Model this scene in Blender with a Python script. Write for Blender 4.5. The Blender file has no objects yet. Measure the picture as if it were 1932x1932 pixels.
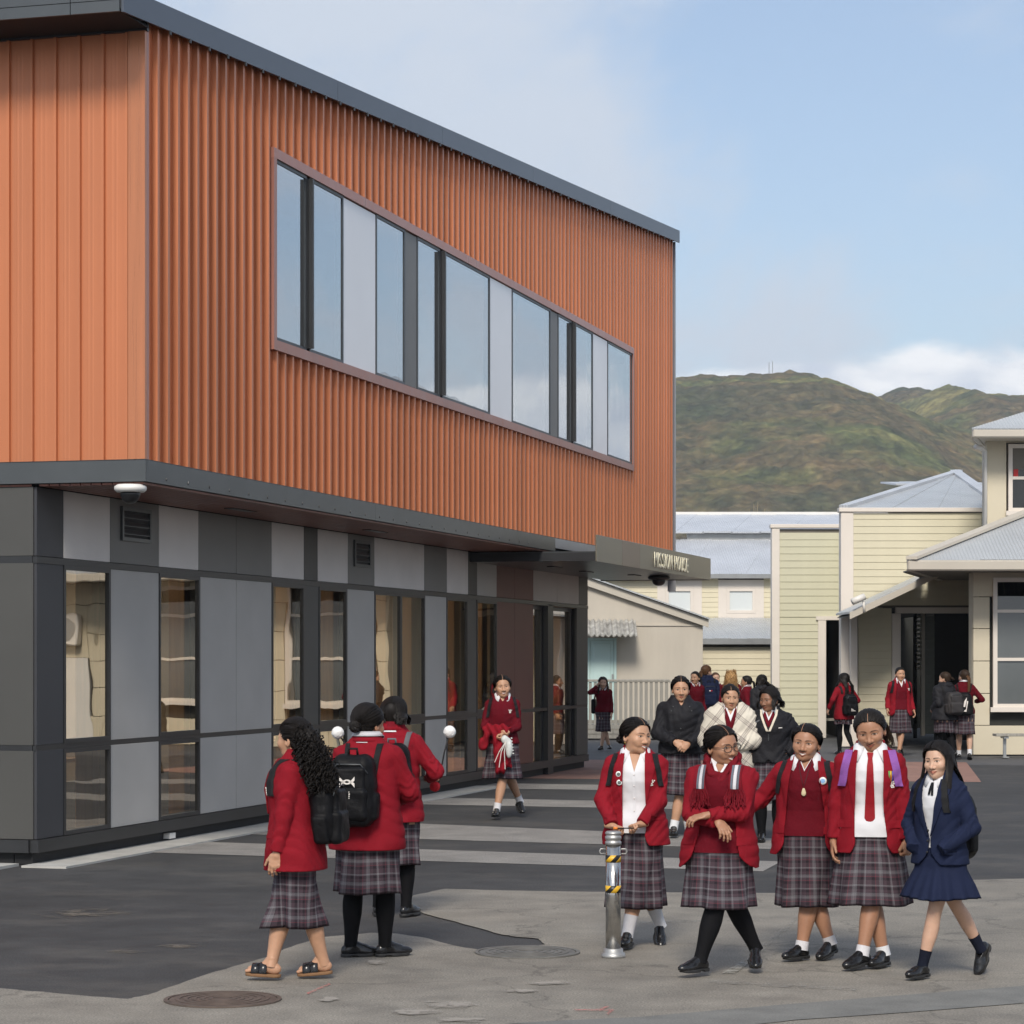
import bpy, math, random
import numpy as np
from mathutils import Vector, Matrix, Euler
random.seed(7); RNG = np.random.default_rng(7)
SC = bpy.context.scene
COL = SC.collection
R = math.radians
# ------------------------------------------------------------------ camera
F, CX, HY, EYE = 4678.0, 966.0, 1244.6, 2.0      # a long level lens with vertical shift (picture 1932 units wide)
cam = bpy.data.objects.new('camera', bpy.data.cameras.new('camera')); COL.objects.link(cam)
cam.location = (0, 0, EYE); cam.rotation_euler = (R(90), 0, 0)
cam.data.sensor_width = 36; cam.data.lens = 36 * F / 1932
cam.data.shift_y = (HY - 966) / 1932; cam.data.clip_end = 9000; cam.data.clip_start = .5
SC.camera = cam
# ------------------------------------------------------------------ light
SUN_EL, SUN_AZ = 40.0, 187.0                       # azimuth clockwise from +Y: behind the camera, to its left
wd = bpy.data.worlds.new('World'); SC.world = wd; wd.use_nodes = True
def build_world():
    nt = wd.node_tree; N = nt.nodes; L = nt.links; N.clear()
    out = N.new('ShaderNodeOutputWorld'); bg = N.new('ShaderNodeBackground'); L.new(bg.outputs[0], out.inputs[0])
    sky = N.new('ShaderNodeTexSky'); sky.sky_type = 'NISHITA'; sky.sun_disc = False
    sky.sun_elevation = R(SUN_EL); sky.sun_rotation = R(SUN_AZ); sky.air_density = 1.0; sky.dust_density = 1.5; sky.ozone_density = 1.5
    bg.inputs['Strength'].default_value = 0.1
    tc = N.new('ShaderNodeTexCoord'); sp = N.new('ShaderNodeSeparateXYZ'); L.new(tc.outputs['Generated'], sp.inputs[0])
    def math_(op, a, b=None, clamp=False):
        n = N.new('ShaderNodeMath'); n.operation = op; n.use_clamp = clamp
        for i, v in enumerate((a, b)):
            if v is None: continue
            if isinstance(v, (int, float)): n.inputs[i].default_value = v
            else: L.new(v, n.inputs[i])
        return n.outputs[0]
    z = math_('MAXIMUM', sp.outputs[2], 0.0)
    def clouds(zoff, sx, sy, scale, detail, rough, lo, hi, seed):
        zz = math_('ADD', z, zoff)
        cx = N.new('ShaderNodeCombineXYZ')
        L.new(math_('MULTIPLY', math_('DIVIDE', sp.outputs[0], zz), sx), cx.inputs[0])
        L.new(math_('MULTIPLY', math_('DIVIDE', sp.outputs[1], zz), sy), cx.inputs[1]); cx.inputs[2].default_value = seed
        n = N.new('ShaderNodeTexNoise'); n.inputs['Scale'].default_value = scale; n.inputs['Detail'].default_value = detail
        n.inputs['Roughness'].default_value = rough; n.inputs['Distortion'].default_value = .35
        L.new(cx.outputs[0], n.inputs['Vector'])
        m = N.new('ShaderNodeMapRange'); m.interpolation_type = 'SMOOTHSTEP'
        m.inputs['From Min'].default_value = lo; m.inputs['From Max'].default_value = hi
        L.new(n.outputs['Fac'], m.inputs['Value']); return m.outputs[0]
    veil = clouds(.22, 1.5, .8, 1.9, 8, .60, .40, .66, 3.1)     # thin high cloud all over the sky
    # heaped clouds in a band low over the horizon, all the way round
    cv = N.new('ShaderNodeCombineXYZ'); L.new(sp.outputs[0], cv.inputs[0]); L.new(sp.outputs[1], cv.inputs[1])
    L.new(math_('MULTIPLY', sp.outputs[2], 2.2), cv.inputs[2])
    n = N.new('ShaderNodeTexNoise'); n.inputs['Scale'].default_value = 13; n.inputs['Detail'].default_value = 9; n.inputs['Roughness'].default_value = .5
    L.new(cv.outputs[0], n.inputs['Vector'])
    rng = N.new('ShaderNodeMapRange'); rng.inputs['From Min'].default_value = .095; rng.inputs['From Max'].default_value = .155
    rng.inputs['To Min'].default_value = .235; rng.inputs['To Max'].default_value = -.33; L.new(sp.outputs[2], rng.inputs['Value'])
    s = math_('ADD', n.outputs['Fac'], rng.outputs[0])
    m = N.new('ShaderNodeMapRange'); m.interpolation_type = 'SMOOTHSTEP'; m.inputs['From Min'].default_value = .48; m.inputs['From Max'].default_value = .60
    L.new(s, m.inputs['Value'])
    heap = m.outputs[0]
    mx = N.new('ShaderNodeMix'); mx.data_type = 'RGBA'; L.new(math_('ADD', math_('MULTIPLY', veil, .72), .17), mx.inputs[0])
    L.new(sky.outputs[0], mx.inputs['A']); mx.inputs['B'].default_value = (4.6, 5.02, 5.65, 1)
    # shaded grey folds inside the heaps
    n2 = N.new('ShaderNodeTexNoise'); n2.inputs['Scale'].default_value = 20; n2.inputs['Detail'].default_value = 6; L.new(cv.outputs[0], n2.inputs['Vector'])
    cr = N.new('ShaderNodeMapRange'); cr.inputs['From Min'].default_value = .40; cr.inputs['From Max'].default_value = .58; L.new(n2.outputs['Fac'], cr.inputs['Value'])
    cm = N.new('ShaderNodeMix'); cm.data_type = 'RGBA'; L.new(cr.outputs[0], cm.inputs[0])
    cm.inputs['A'].default_value = (4.7, 5.2, 6.0, 1); cm.inputs['B'].default_value = (7.6, 7.7, 7.8, 1)
    mx2 = N.new('ShaderNodeMix'); mx2.data_type = 'RGBA'; L.new(heap, mx2.inputs[0]); L.new(mx.outputs['Result'], mx2.inputs['A']); L.new(cm.outputs['Result'], mx2.inputs['B'])
    L.new(mx2.outputs['Result'], bg.inputs['Color'])
build_world()
sun = bpy.data.objects.new('sun', bpy.data.lights.new('sun', 'SUN')); COL.objects.link(sun)
sun.data.energy = 2.1; sun.data.angle = R(15); sun.data.color = (1.0, .93, .83)
_sd = Vector((math.sin(R(SUN_AZ)) * math.cos(R(SUN_EL)), math.cos(R(SUN_AZ)) * math.cos(R(SUN_EL)), math.sin(R(SUN_EL))))
sun.rotation_euler = _sd.to_track_quat('Z', 'Y').to_euler(); sun.location = (0, -20, 60)
SC.view_settings.view_transform = 'Standard'; SC.view_settings.look = 'None'
SC.view_settings.exposure = 0.62; SC.view_settings.gamma = 1.0; SC.view_settings.use_curve_mapping = False
SC.cycles.max_bounces = 6; SC.cycles.diffuse_bounces = 3; SC.cycles.glossy_bounces = 3; SC.cycles.transparent_max_bounces = 12
SC.cycles.caustics_reflective = False; SC.cycles.caustics_refractive = False
SC.cycles.use_denoising = True
# ------------------------------------------------------------------ helpers
def at(px, py, Y):                 # point of the place seen at (px, py) of the picture, Y metres out
    return Vector(((px - CX) / F * Y, Y, EYE + (HY - py) / F * Y))
def gnd(px, py):
    Y = F * EYE / (py - HY); return ((px - CX) / F * Y, Y)
def link(o, parent=None):
    COL.objects.link(o)
    if parent is not None: o.parent = parent
    return o
def tag(o, label=None, cat=None, group=None, kind=None):
    for k, v in (('label', label), ('category', cat), ('group', group), ('kind', kind)):
        if v: o[k] = v
    return o
def empty(name, loc=(0, 0, 0), rz=0, label=None, cat=None, group=None):
    o = bpy.data.objects.new(name, None); link(o); o.location = loc; o.rotation_euler = (0, 0, rz); o.empty_display_size = .2
    return tag(o, label, cat, group)
class MB:
    """collects faces, builds ONE mesh object"""
    def __init__(s): s.v = []; s.f = []; s.uv = None
    def add(s, vs, fs):
        b = len(s.v); s.v += [tuple(map(float, v)) for v in vs]; s.f += [tuple(b + i for i in f) for f in fs]; return s
    def box(s, x0, x1, y0, y1, z0, z1):
        return s.add([(x0, y0, z0), (x1, y0, z0), (x1, y1, z0), (x0, y1, z0), (x0, y0, z1), (x1, y0, z1), (x1, y1, z1), (x0, y1, z1)],
                     [(0, 3, 2, 1), (4, 5, 6, 7), (0, 1, 5, 4), (1, 2, 6, 5), (2, 3, 7, 6), (3, 0, 4, 7)])
    def bbox(s, x0, x1, y0, y1, z0, z1, b=.006):          # box with chamfered edges
        vs = []
        for sx in (0, 1):
            for sy in (0, 1):
                for sz in (0, 1):
                    X = (x0, x1)[sx]; Y = (y0, y1)[sy]; Z = (z0, z1)[sz]; dx = b * (1 - 2 * sx); dy = b * (1 - 2 * sy); dz = b * (1 - 2 * sz)
                    vs += [(X, Y + dy, Z + dz), (X + dx, Y, Z + dz), (X + dx, Y + dy, Z)]
        def c(sx, sy, sz, a): return (sx * 4 + sy * 2 + sz) * 3 + a
        fs = []
        for q in (0, 1):
            fs += [tuple(c(q, *p, 0) for p in ((0, 0), (1, 0), (1, 1), (0, 1))), tuple(c(p[0], q, p[1], 1) for p in ((0, 0), (1, 0), (1, 1), (0, 1))), tuple(c(*p, q, 2) for p in ((0, 0), (1, 0), (1, 1), (0, 1)))]
        for a in (0, 1):
            for d in (0, 1):
                fs += [(c(a, d, 0, 0), c(a, d, 0, 1), c(a, d, 1, 1), c(a, d, 1, 0)), (c(a, 0, d, 0), c(a, 0, d, 2), c(a, 1, d, 2), c(a, 1, d, 0)), (c(0, a, d, 1), c(0, a, d, 2), c(1, a, d, 2), c(1, a, d, 1))]
                for e in (0, 1): fs.append((c(a, d, e, 0), c(a, d, e, 1), c(a, d, e, 2)))
        return s.add(vs, fs)
    def prism(s, poly, d):                                  # poly: 3D points, extruded along d
        n = len(poly); d = Vector(d); p = [Vector(q) for q in poly]
        return s.add([tuple(q) for q in p] + [tuple(q + d) for q in p], [tuple(range(n))[::-1], tuple(range(n, 2 * n))] + [(i, (i + 1) % n, n + (i + 1) % n, n + i) for i in range(n)])
    def tube(s, path, r, seg=10, cap=True, flat=None):
        path = [Vector(p) for p in path]; n = len(path); rr = r if isinstance(r, (list, tuple)) else [r] * n
        vs = []; up = None
        for i, p in enumerate(path):
            t = (path[min(i + 1, n - 1)] - path[max(i - 1, 0)]).normalized()
            if up is None: up = Vector((0, 0, 1)) if abs(t.z) < .9 else Vector((0, 1, 0))
            a = t.cross(up)
            if a.length < 1e-6: a = t.orthogonal()
            a.normalize(); b = a.cross(t).normalized(); up = b
            for k in range(seg):
                w = 2 * math.pi * k / seg
                vs.append(p + a * (rr[i] * math.cos(w)) + b * (rr[i] * (flat or 1) * math.sin(w)))
        fs = [(i * seg + k, i * seg + (k + 1) % seg, (i + 1) * seg + (k + 1) % seg, (i + 1) * seg + k) for i in range(n - 1) for k in range(seg)]
        if cap: fs += [tuple(range(seg))[::-1], tuple((n - 1) * seg + k for k in range(seg))]
        return s.add(vs, fs)
    def lathe(s, prof, seg=24, c=(0, 0, 0), cap=True):
        n = len(prof); vs = [(c[0] + r * math.cos(2 * math.pi * k / seg), c[1] + r * math.sin(2 * math.pi * k / seg), c[2] + z) for r, z in prof for k in range(seg)]
        fs = [(i * seg + k, i * seg + (k + 1) % seg, (i + 1) * seg + (k + 1) % seg, (i + 1) * seg + k) for i in range(n - 1) for k in range(seg)]
        if cap: fs += [tuple(range(seg))[::-1], tuple((n - 1) * seg + k for k in range(seg))]
        return s.add(vs, fs)
    def mesh(s, name, m=None, smooth=False):
        me = bpy.data.meshes.new(name); me.from_pydata(s.v, [], s.f)
        if m: me.materials.append(m)
        if smooth: me.polygons.foreach_set('use_smooth', [True] * len(me.polygons))
        me.update(); return me
    def build(s, name, m, parent=None, smooth=False, loc=None, rz=None):
        o = bpy.data.objects.new(name, s.mesh(name, m, smooth)); link(o, parent)
        if loc is not None: o.location = loc
        if rz is not None: o.rotation_euler = (0, 0, rz)
        return o
def np_mesh(name, v, f, m=None, smooth=True, uv=None, mask=None):
    """v (n,3), f (m,4) or (m,3) arrays or list of them"""
    me = bpy.data.meshes.new(name); v = np.ascontiguousarray(v, dtype=np.float32)
    fl = f if isinstance(f, list) else [f]
    fl = [np.asarray(a, dtype=np.int32) for a in fl if len(a)]
    loops = np.concatenate([a.ravel() for a in fl]); cnt = np.concatenate([np.full(len(a), a.shape[1], np.int32) for a in fl])
    me.vertices.add(len(v)); me.vertices.foreach_set('co', v.ravel())
    me.loops.add(len(loops)); me.loops.foreach_set('vertex_index', loops)
    me.polygons.add(len(cnt)); st = np.zeros(len(cnt), np.int32); st[1:] = np.cumsum(cnt)[:-1]
    me.polygons.foreach_set('loop_start', st)
    try: me.polygons.foreach_set('loop_total', cnt)
    except Exception: pass
    me.polygons.foreach_set('use_smooth', np.full(len(cnt), smooth))
    if uv is not None:
        l = me.uv_layers.new(name='UVMap'); l.data.foreach_set('uv', np.asarray(uv, np.float32)[loops].ravel())
    if mask is not None:
        a = me.color_attributes.new('mask', 'FLOAT_COLOR', 'POINT'); a.data.foreach_set('color', np.asarray(mask, np.float32).ravel())
    if m: me.materials.append(m)
    me.update(calc_edges=True); me.validate(); return me
# ------------------------------------------------------------------ materials
def new_mat(name):
    m = bpy.data.materials.new(name); m.use_nodes = True; nt = m.node_tree
    return m, nt, nt.nodes['Principled BSDF']
def noise(nt, scale, detail=5, rough=.55, vec=None, stretch=None, coord='Object'):
    tc = nt.nodes.new('ShaderNodeTexCoord'); n = nt.nodes.new('ShaderNodeTexNoise'); src = vec or tc.outputs[coord]
    if stretch:
        mp = nt.nodes.new('ShaderNodeMapping'); mp.inputs['Scale'].default_value = stretch; nt.links.new(src, mp.inputs[0]); src = mp.outputs[0]
    nt.links.new(src, n.inputs['Vector']); n.inputs['Scale'].default_value = scale; n.inputs['Detail'].default_value = detail; n.inputs['Roughness'].default_value = rough
    return n.outputs['Fac']
def ramp(nt, fac, stops, interp='LINEAR'):
    r = nt.nodes.new('ShaderNodeValToRGB'); nt.links.new(fac, r.inputs[0]); e = r.color_ramp.elements; r.color_ramp.interpolation = interp
    while len(e) > 1: e.remove(e[-1])
    e[0].position = stops[0][0]; e[0].color = (*stops[0][1], 1) if len(stops[0][1]) == 3 else stops[0][1]
    for p, c in stops[1:]:
        k = e.new(p); k.color = (*c, 1) if len(c) == 3 else c
    return r.outputs[0]
def mixc(nt, fac, a, b, mode='MIX'):
    m = nt.nodes.new('ShaderNodeMix'); m.data_type = 'RGBA'; m.blend_type = mode
    for sock, v in ((m.inputs[0], fac), (m.inputs['A'], a), (m.inputs['B'], b)):
        if isinstance(v, (int, float)): sock.default_value = v
        elif isinstance(v, tuple): sock.default_value = (*v, 1) if len(v) == 3 else v
        else: nt.links.new(v, sock)
    return m.outputs['Result']
def bump(nt, bs, h, strength=.3, dist=.01):
    b = nt.nodes.new('ShaderNodeBump'); b.inputs['Strength'].default_value = strength; b.inputs['Distance'].default_value = dist
    nt.links.new(h, b.inputs['Height']); nt.links.new(b.outputs[0], bs.inputs['Normal'])
def plain(name, c, rough=.6, metal=0, var=.12, scale=3.0, bmp=0, bscale=60, stretch=None, spec=.5):
    m, nt, bs = new_mat(name)
    n = noise(nt, scale, 6, .6, stretch=stretch)
    col = ramp(nt, n, [(.25, tuple(max(0, x * (1 - var)) for x in c)), (.75, tuple(x * (1 + var) for x in c))])
    nt.links.new(col, bs.inputs['Base Color']); bs.inputs['Roughness'].default_value = rough; bs.inputs['Metallic'].default_value = metal
    bs.inputs['Specular IOR Level'].default_value = spec
    if bmp: bump(nt, bs, noise(nt, bscale, 4), bmp, .004)
    return m
def glassy(name, ior=2.1, tint=(1, .97, .9), through=(.75, .78, .75), least=.3):
    m = bpy.data.materials.new(name); m.use_nodes = True; nt = m.node_tree; nt.nodes.clear()
    o = nt.nodes.new('ShaderNodeOutputMaterial'); mx = nt.nodes.new('ShaderNodeMixShader'); g = nt.nodes.new('ShaderNodeBsdfGlossy'); t = nt.nodes.new('ShaderNodeBsdfTransparent')
    g.inputs['Roughness'].default_value = .01; g.inputs['Color'].default_value = (*tint, 1); t.inputs['Color'].default_value = (*through, 1)
    fr = nt.nodes.new('ShaderNodeFresnel'); fr.inputs['IOR'].default_value = ior
    b = nt.nodes.new('ShaderNodeBump'); b.inputs['Strength'].default_value = .02; b.inputs['Distance'].default_value = .1
    nt.links.new(noise(nt, 1.3, 1), b.inputs['Height']); nt.links.new(b.outputs[0], g.inputs['Normal'])
    mr = nt.nodes.new('ShaderNodeMapRange'); mr.inputs['To Min'].default_value = least; nt.links.new(fr.outputs[0], mr.inputs['Value']); nt.links.new(mr.outputs[0], mx.inputs[0]); nt.links.new(t.outputs[0], mx.inputs[1]); nt.links.new(g.outputs[0], mx.inputs[2]); nt.links.new(mx.outputs[0], o.inputs[0])
    return m
# ------------------------------------------------------------------ materials of the place
M = {}
def copper(name, c, rough=.33, metal=.4, amp=.18):
    m, nt, bs = new_mat(name)
    n = noise(nt, 2.0, 5, .6, stretch=(9, 9, .25)); n2 = noise(nt, 1.1, 3)
    col = mixc(nt, n2, ramp(nt, n, [(.3, tuple(x * (1 - amp) for x in c)), (.7, tuple(min(1, x * (1 + amp * .85)) for x in c))]), tuple(x * .93 for x in c))
    oi = nt.nodes.new('ShaderNodeObjectInfo'); col = mixc(nt, 1.0, col, ramp(nt, oi.outputs['Random'], [(0, (.86, .86, .86)), (.5, (1, 1, 1)), (1, (1.10, 1.08, 1.06))]), 'MULTIPLY')
    nt.links.new(col, bs.inputs['Base Color']); bs.inputs['Metallic'].default_value = metal
    nt.links.new(ramp(nt, n, [(.3, (rough * .8,) * 3), (.7, (rough * 1.25,) * 3)]), bs.inputs['Roughness']); return m
M['copper'] = copper('copper_cladding', (.53, .185, .082))
M['copper_smooth'] = copper('copper_trim', (.50, .19, .09), .3, .3)
M['trim_pink'] = copper('window_trim_copper', (.44, .20, .15), .34, .25)  # pinkish trim copper; its lilac cast is sky reflection put into the colour
M['steel'] = plain('grey_flashing', (.085, .092, .095), .32, .45, .14, 1.2)
M['steel_light'] = plain('pale_flashing', (.34, .35, .38), .35, .4, .1, 1.2)
M['roofedge'] = plain('slate_blue_fascia', (.085, .10, .125), .38, .3, .08, .8)
M['dark'] = plain('charcoal_frame', (.028, .029, .031), .38, .2, .15, 2)
M['frame_up'] = plain('grey_window_frame', (.055, .062, .068), .4, .3, .1, 2)
M['black'] = plain('black_recess', (.008, .008, .009), .7, 0, .1, 2)
def fibre(name, c):
    m, nt, bs = new_mat(name); n = noise(nt, 1.3, 5); n2 = noise(nt, 160, 2, .5)
    a = ramp(nt, n, [(.3, tuple(x * .93 for x in c)), (.7, tuple(x * 1.06 for x in c))])
    nt.links.new(mixc(nt, 1.0, a, ramp(nt, n2, [(.35, (.88,) * 3), (.65, (1.1,) * 3)]), 'MULTIPLY'), bs.inputs['Base Color'])
    bs.inputs['Roughness'].default_value = .5; bump(nt, bs, n2, .12, .002); return m
M['white_pan'] = fibre('white_fibre_cement', (.66, .62, .59)); M['pale_pan'] = fibre('pale_grey_fibre_cement', (.41, .395, .375))
M['grey_pan'] = fibre('grey_fibre_cement', (.17, .165, .155)); M['dark_pan'] = fibre('dark_grey_fibre_cement', (.062, .061, .056)); M['ink_pan'] = fibre('ink_fibre_cement', (.036, .037, .043))
M['brown_pan'] = fibre('oxblood_fibre_cement', (.125, .045, .034))
M['upper_white'] = plain('translucent_white_panel', (.88, .87, .87), .25, 0, .04, 1)
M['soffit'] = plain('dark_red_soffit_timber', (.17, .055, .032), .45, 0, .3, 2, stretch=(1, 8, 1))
M['olive'] = plain('olive_metal_panel', (.19, .175, .14), .33, .35, .06, 1); M['taupe'] = plain('taupe_metal_panel', (.185, .145, .12), .33, .35, .06, 1)
M['letter'] = plain('cream_letters', (.75, .70, .52), .4)
M['glass_lo'] = glassy('ground_floor_glass', 1.7, (1, .93, .82), (.80, .76, .68), .40); M['glass_up'] = glassy('upper_floor_glass', 1.8, (.95, .98, 1), (.6, .64, .66), .50)
M['timber'] = plain('pine_column', (.60, .33, .14), .5, 0, .25, 2, stretch=(8, 8, .5))
M['inside'] = plain('room_paint', (.55, .42, .28), .8, 0, .1, 1); M['inside_white'] = plain('room_white', (.75, .75, .73), .8); M['carpet'] = plain('room_carpet', (.06, .06, .065), .95)
M['conc'] = plain('pale_concrete', (.42, .41, .38), .85, 0, .18, 3, .3, 80)
def emis(name, c, s):
    m, nt, bs = new_mat(name); bs.inputs['Base Color'].default_value = (*c, 1); bs.inputs['Emission Color'].default_value = (*c, 1); bs.inputs['Emission Strength'].default_value = s; return m
M['lamp'] = emis('lit_ceiling_panel', (1, .92, .80), 11)
M['white'] = plain('white_paint', (.72, .70, .66), .5, 0, .05, 2); M['blackplastic'] = plain('black_plastic', (.012, .012, .013), .3)
# ------------------------------------------------------------------ the school building; local x runs back along the long side, y into it
C0 = Vector((-4.635, 24.11, 0)); WU = 1.126
SB = empty('school_building', C0, math.atan2(.9646, .264), 'two storey school building clad in copper coloured ribbed metal above grey panels', 'building')
def T(px, w=0.0):
    r = (px - CX) / F; return (r * (C0.y - .264 * w) - C0.x - .9646 * w) / (.264 - .9646 * r)
def ZF(px, py, w=0.0):
    t = T(px, w); return EYE + (HY - py) / F * (C0.y + .9646 * t - .264 * w)
def sb(name, m, *boxes, bev=0, parent=None, smooth=False):
    b = MB()
    for q in boxes: (b.bbox(*q, bev) if bev else b.box(*q))
    return b.build(name, m, parent or SB, smooth)
Z_BASE, Z_MID, Z_TOP, Z_SOF = .12, 1.136, 2.975, 3.68
# --- ground floor: columns as they come along the wall
COLS = [(66.8, 118, 'ink'), (118, 206, 'win'), (206, 298, 'pan'), (298, 375, 'win'), (375, 444, 'pan'), (444, 511, 'pan'), (511, 572, 'win'), (572, 600, 'dark'), (600, 653, 'win'),
        (653, 705, 'pan'), (705, 800, 'win2'), (800, 841, 'pan'), (841, 881, 'win'), (881, 898, 'dark'), (898, 936, 'win'), (936, 970, 'brown'), (970, 1005, 'brown'), (1005, 1032, 'door'),
        (1032, 1042, 'post'), (1042, 1087, 'door'), (1087, 1108, 'dark')]
TOPS = [(66.8, 118, 'ink'), (118, 206, 'white'), (206, 298, 'greyv'), (298, 373, 'white'), (373, 444, 'grey'), (444, 511, 'grey'), (511, 572, 'white'), (572, 598, 'dark'), (598, 655, 'white'), (655, 705, 'greyv'),
        (705, 799, 'white'), (799, 842, 'grey'), (842, 882, 'white'), (882, 899, 'dark'), (899, 936, 'pale'), (936, 970, 'brown'), (970, 1005, 'brown'), (1005, 1050, 'pale'), (1050, 1091, 'pale'), (1091, 1108, 'dark')]
PM = {'ink': 'ink_pan', 'white': 'white_pan', 'grey': 'grey_pan', 'greyv': 'grey_pan', 'dark': 'dark_pan', 'pan': 'pale_pan', 'brown': 'brown_pan', 'pale': 'pale_pan'}
def panel(x0, x1, z0, z1, k, y=0.0):
    return sb('wall_panel', M[PM[k]], (x0 + .006, x1 - .006, y - .012, y + .03, z0, z1), bev=.003)
def window_unit(x0, x1, z0, z1, glass, y=0.0, fr=.042, dep=.09, gy=.004, m=None):
    D_ = m or M['dark']
    w = sb('window', D_, (x0, x0 + fr, y - .02, y + dep, z0, z1), (x1 - fr, x1, y - .02, y + dep, z0, z1), (x0 + fr, x1 - fr, y - .02, y + dep, z0, z0 + fr), (x0 + fr, x1 - fr, y - .02, y + dep, z1 - fr, z1))
    MB().add([(x0 + fr, y + gy, z0 + fr), (x1 - fr, y + gy, z0 + fr), (x1 - fr, y + gy, z1 - fr), (x0 + fr, y + gy, z1 - fr)], [(0, 1, 2, 3)]).build('pane', glass, w); return w
for a, b, k in COLS:
    x0, x1 = T(a), T(b); lo, hi = (Z_BASE + .13, Z_MID - .025), (Z_MID + .03, Z_TOP - .035)
    if k in ('win', 'win2', 'door'):
        xs = [x0, x1] if k != 'win2' else [x0, (x0 + x1) / 2 + .02, x1]
        for i in range(len(xs) - 1):
            if k == 'door':
                d = window_unit(xs[i] + .03, xs[i + 1], Z_BASE - .06, hi[1], M['glass_lo'], .10, .07); d.name = 'door'
                sb('door_rail', M['dark'], (xs[i] + .1, xs[i + 1] - .07, .09, .16, Z_MID - .04, Z_MID + .04), parent=d)
                sb('handle', M['steel_light'], (xs[i] + .10, xs[i] + .13, .02, .05, .95, 1.45), parent=d)
            else:
                window_unit(xs[i], xs[i + 1], *lo, M['glass_lo']); window_unit(xs[i], xs[i + 1], *hi, M['glass_lo'])
    elif k == 'post': sb('door_post', M['dark'], (x0, x1, -.02, .2, 0, Z_TOP))
    else:
        panel(x0, x1, *lo, k); panel(x0, x1, *hi, k)
for a, b, k in TOPS:
    x0, x1 = T(a), T(b); panel(x0, x1, Z_TOP + .035, Z_SOF, k)
    if k == 'greyv':
        c = (x0 + x1) / 2; hw = .30 * (x1 - x0); z1 = Z_SOF - .07; z0 = z1 - .36
        v = sb('vent', M['steel'], (c - hw, c - hw + .04, -.04, 0, z0, z1), (c + hw - .04, c + hw, -.04, 0, z0, z1), (c - hw + .04, c + hw - .04, -.04, 0, z0, z0 + .04), (c - hw + .04, c + hw - .04, -.04, 0, z1 - .04, z1), (c - hw + .04, c + hw - .04, -.016, -.013, z0 + .04, z1 - .04))
        v.data.materials.append(M['black'])
        for p in v.data.polygons[24:]: p.material_index = 1
        for i in range(3):
            z = z0 + .07 + i * .085; MB().prism([(c - hw + .04, -.034, z), (c - hw + .04, -.016, z + .045), (c - hw + .04, -.016, z + .052), (c - hw + .04, -.034, z + .007)], (2 * hw - .08, 0, 0)).build('louvre', M['steel'], v)
XE = T(1108)
sb('base_rail', M['dark'], (0, XE, -.03, .06, Z_BASE, Z_BASE + .125)); sb('mid_rail', M['dark'], (0, XE, -.008, .028, Z_MID - .024, Z_MID + .029)); sb('top_rail', M['dark'], (0, XE, -.02, .06, Z_TOP - .034, Z_TOP + .03))
sb('plinth', M['black'], (.06, XE, .06, .25, 0, Z_BASE))
bk = MB()                                              # dark sheathing behind the panels, seen in the joints
for a, b, k in COLS:
    if k not in ('win', 'win2', 'door', 'post'): bk.box(T(a) + .002, T(b) - .002, .032, .10, Z_BASE + .13, Z_TOP - .04)
bk.box(.01, XE, .032, .10, Z_TOP + .032, Z_SOF + .2); bk.build('sheathing', M['black'], SB)
# the short end towards the camera
for i in range(4):
    y0 = .012 + i * 1.3
    for z0, z1 in ((Z_BASE + .13, Z_MID - .025), (Z_MID + .03, Z_TOP - .035), (Z_TOP + .035, Z_SOF)):
        sb('wall_panel', M['dark_pan'], (-.012, .03, y0 + .006, y0 + 1.294, z0, z1), bev=.003)
sb('base_rail', M['dark'], (-.03, .06, .06, 5.2, Z_BASE, Z_BASE + .125)); sb('sheathing', M['black'], (.032, .1, .11, 5.2, Z_BASE + .13, Z_SOF + .2)); sb('plinth', M['black'], (.06, .25, .26, 5.2, 0, Z_BASE))
sb('mid_rail', M['dark'], (-.008, .028, .03, 5.2, Z_MID - .024, Z_MID + .029)); sb('top_rail', M['dark'], (-.008, .028, .03, 5.2, Z_TOP - .034, Z_TOP + .034))
x = T(318); sb('overflow_pipe', M['white'], (x, x + .16, -.015, .06, .03, .09))
# rooms behind the glass
sb('room_floor', M['carpet'], (.3, XE - .1, .26, 6, .02, .10)); sb('room_wall', M['inside'], (.3, XE - .1, 6, 6.1, .1, 3.6)); sb('room_wall', M['inside'], (XE - .1, XE, .12, 6.1, 0, 3.6)); sb('room_ceiling', M['inside_white'], (.3, XE - .1, .12, 6, 3.55, 3.6))
for px in (166, 345, 549, 632, 733, 782, 864, 917, 1016, 1066):
    x = T(px) + .62; sb('timber_column', M['timber'], (x, x + .30, .24, .44, .1, 3.5), bev=.01)
for px in (150, 330, 690, 760): x = T(px); sb('table', M['timber'], (x, x + 1.2, 1.6, 2.3, .82, .86), (x + .05, x + .1, 1.65, 1.7, .1, .82), (x + 1.1, x + 1.15, 2.2, 2.25, .1, .82))
for k in range(5): sb('room_light', M['lamp'], (1.5 + 4.2 * k, 2.9 + 4.2 * k, 1.6, 1.9, 3.50, 3.545)); sb('room_light', M['lamp'], (1.5 + 4.2 * k, 2.9 + 4.2 * k, 3.9, 4.2, 3.50, 3.545))  # glowing panels added to brighten the rooms behind the glass
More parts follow.
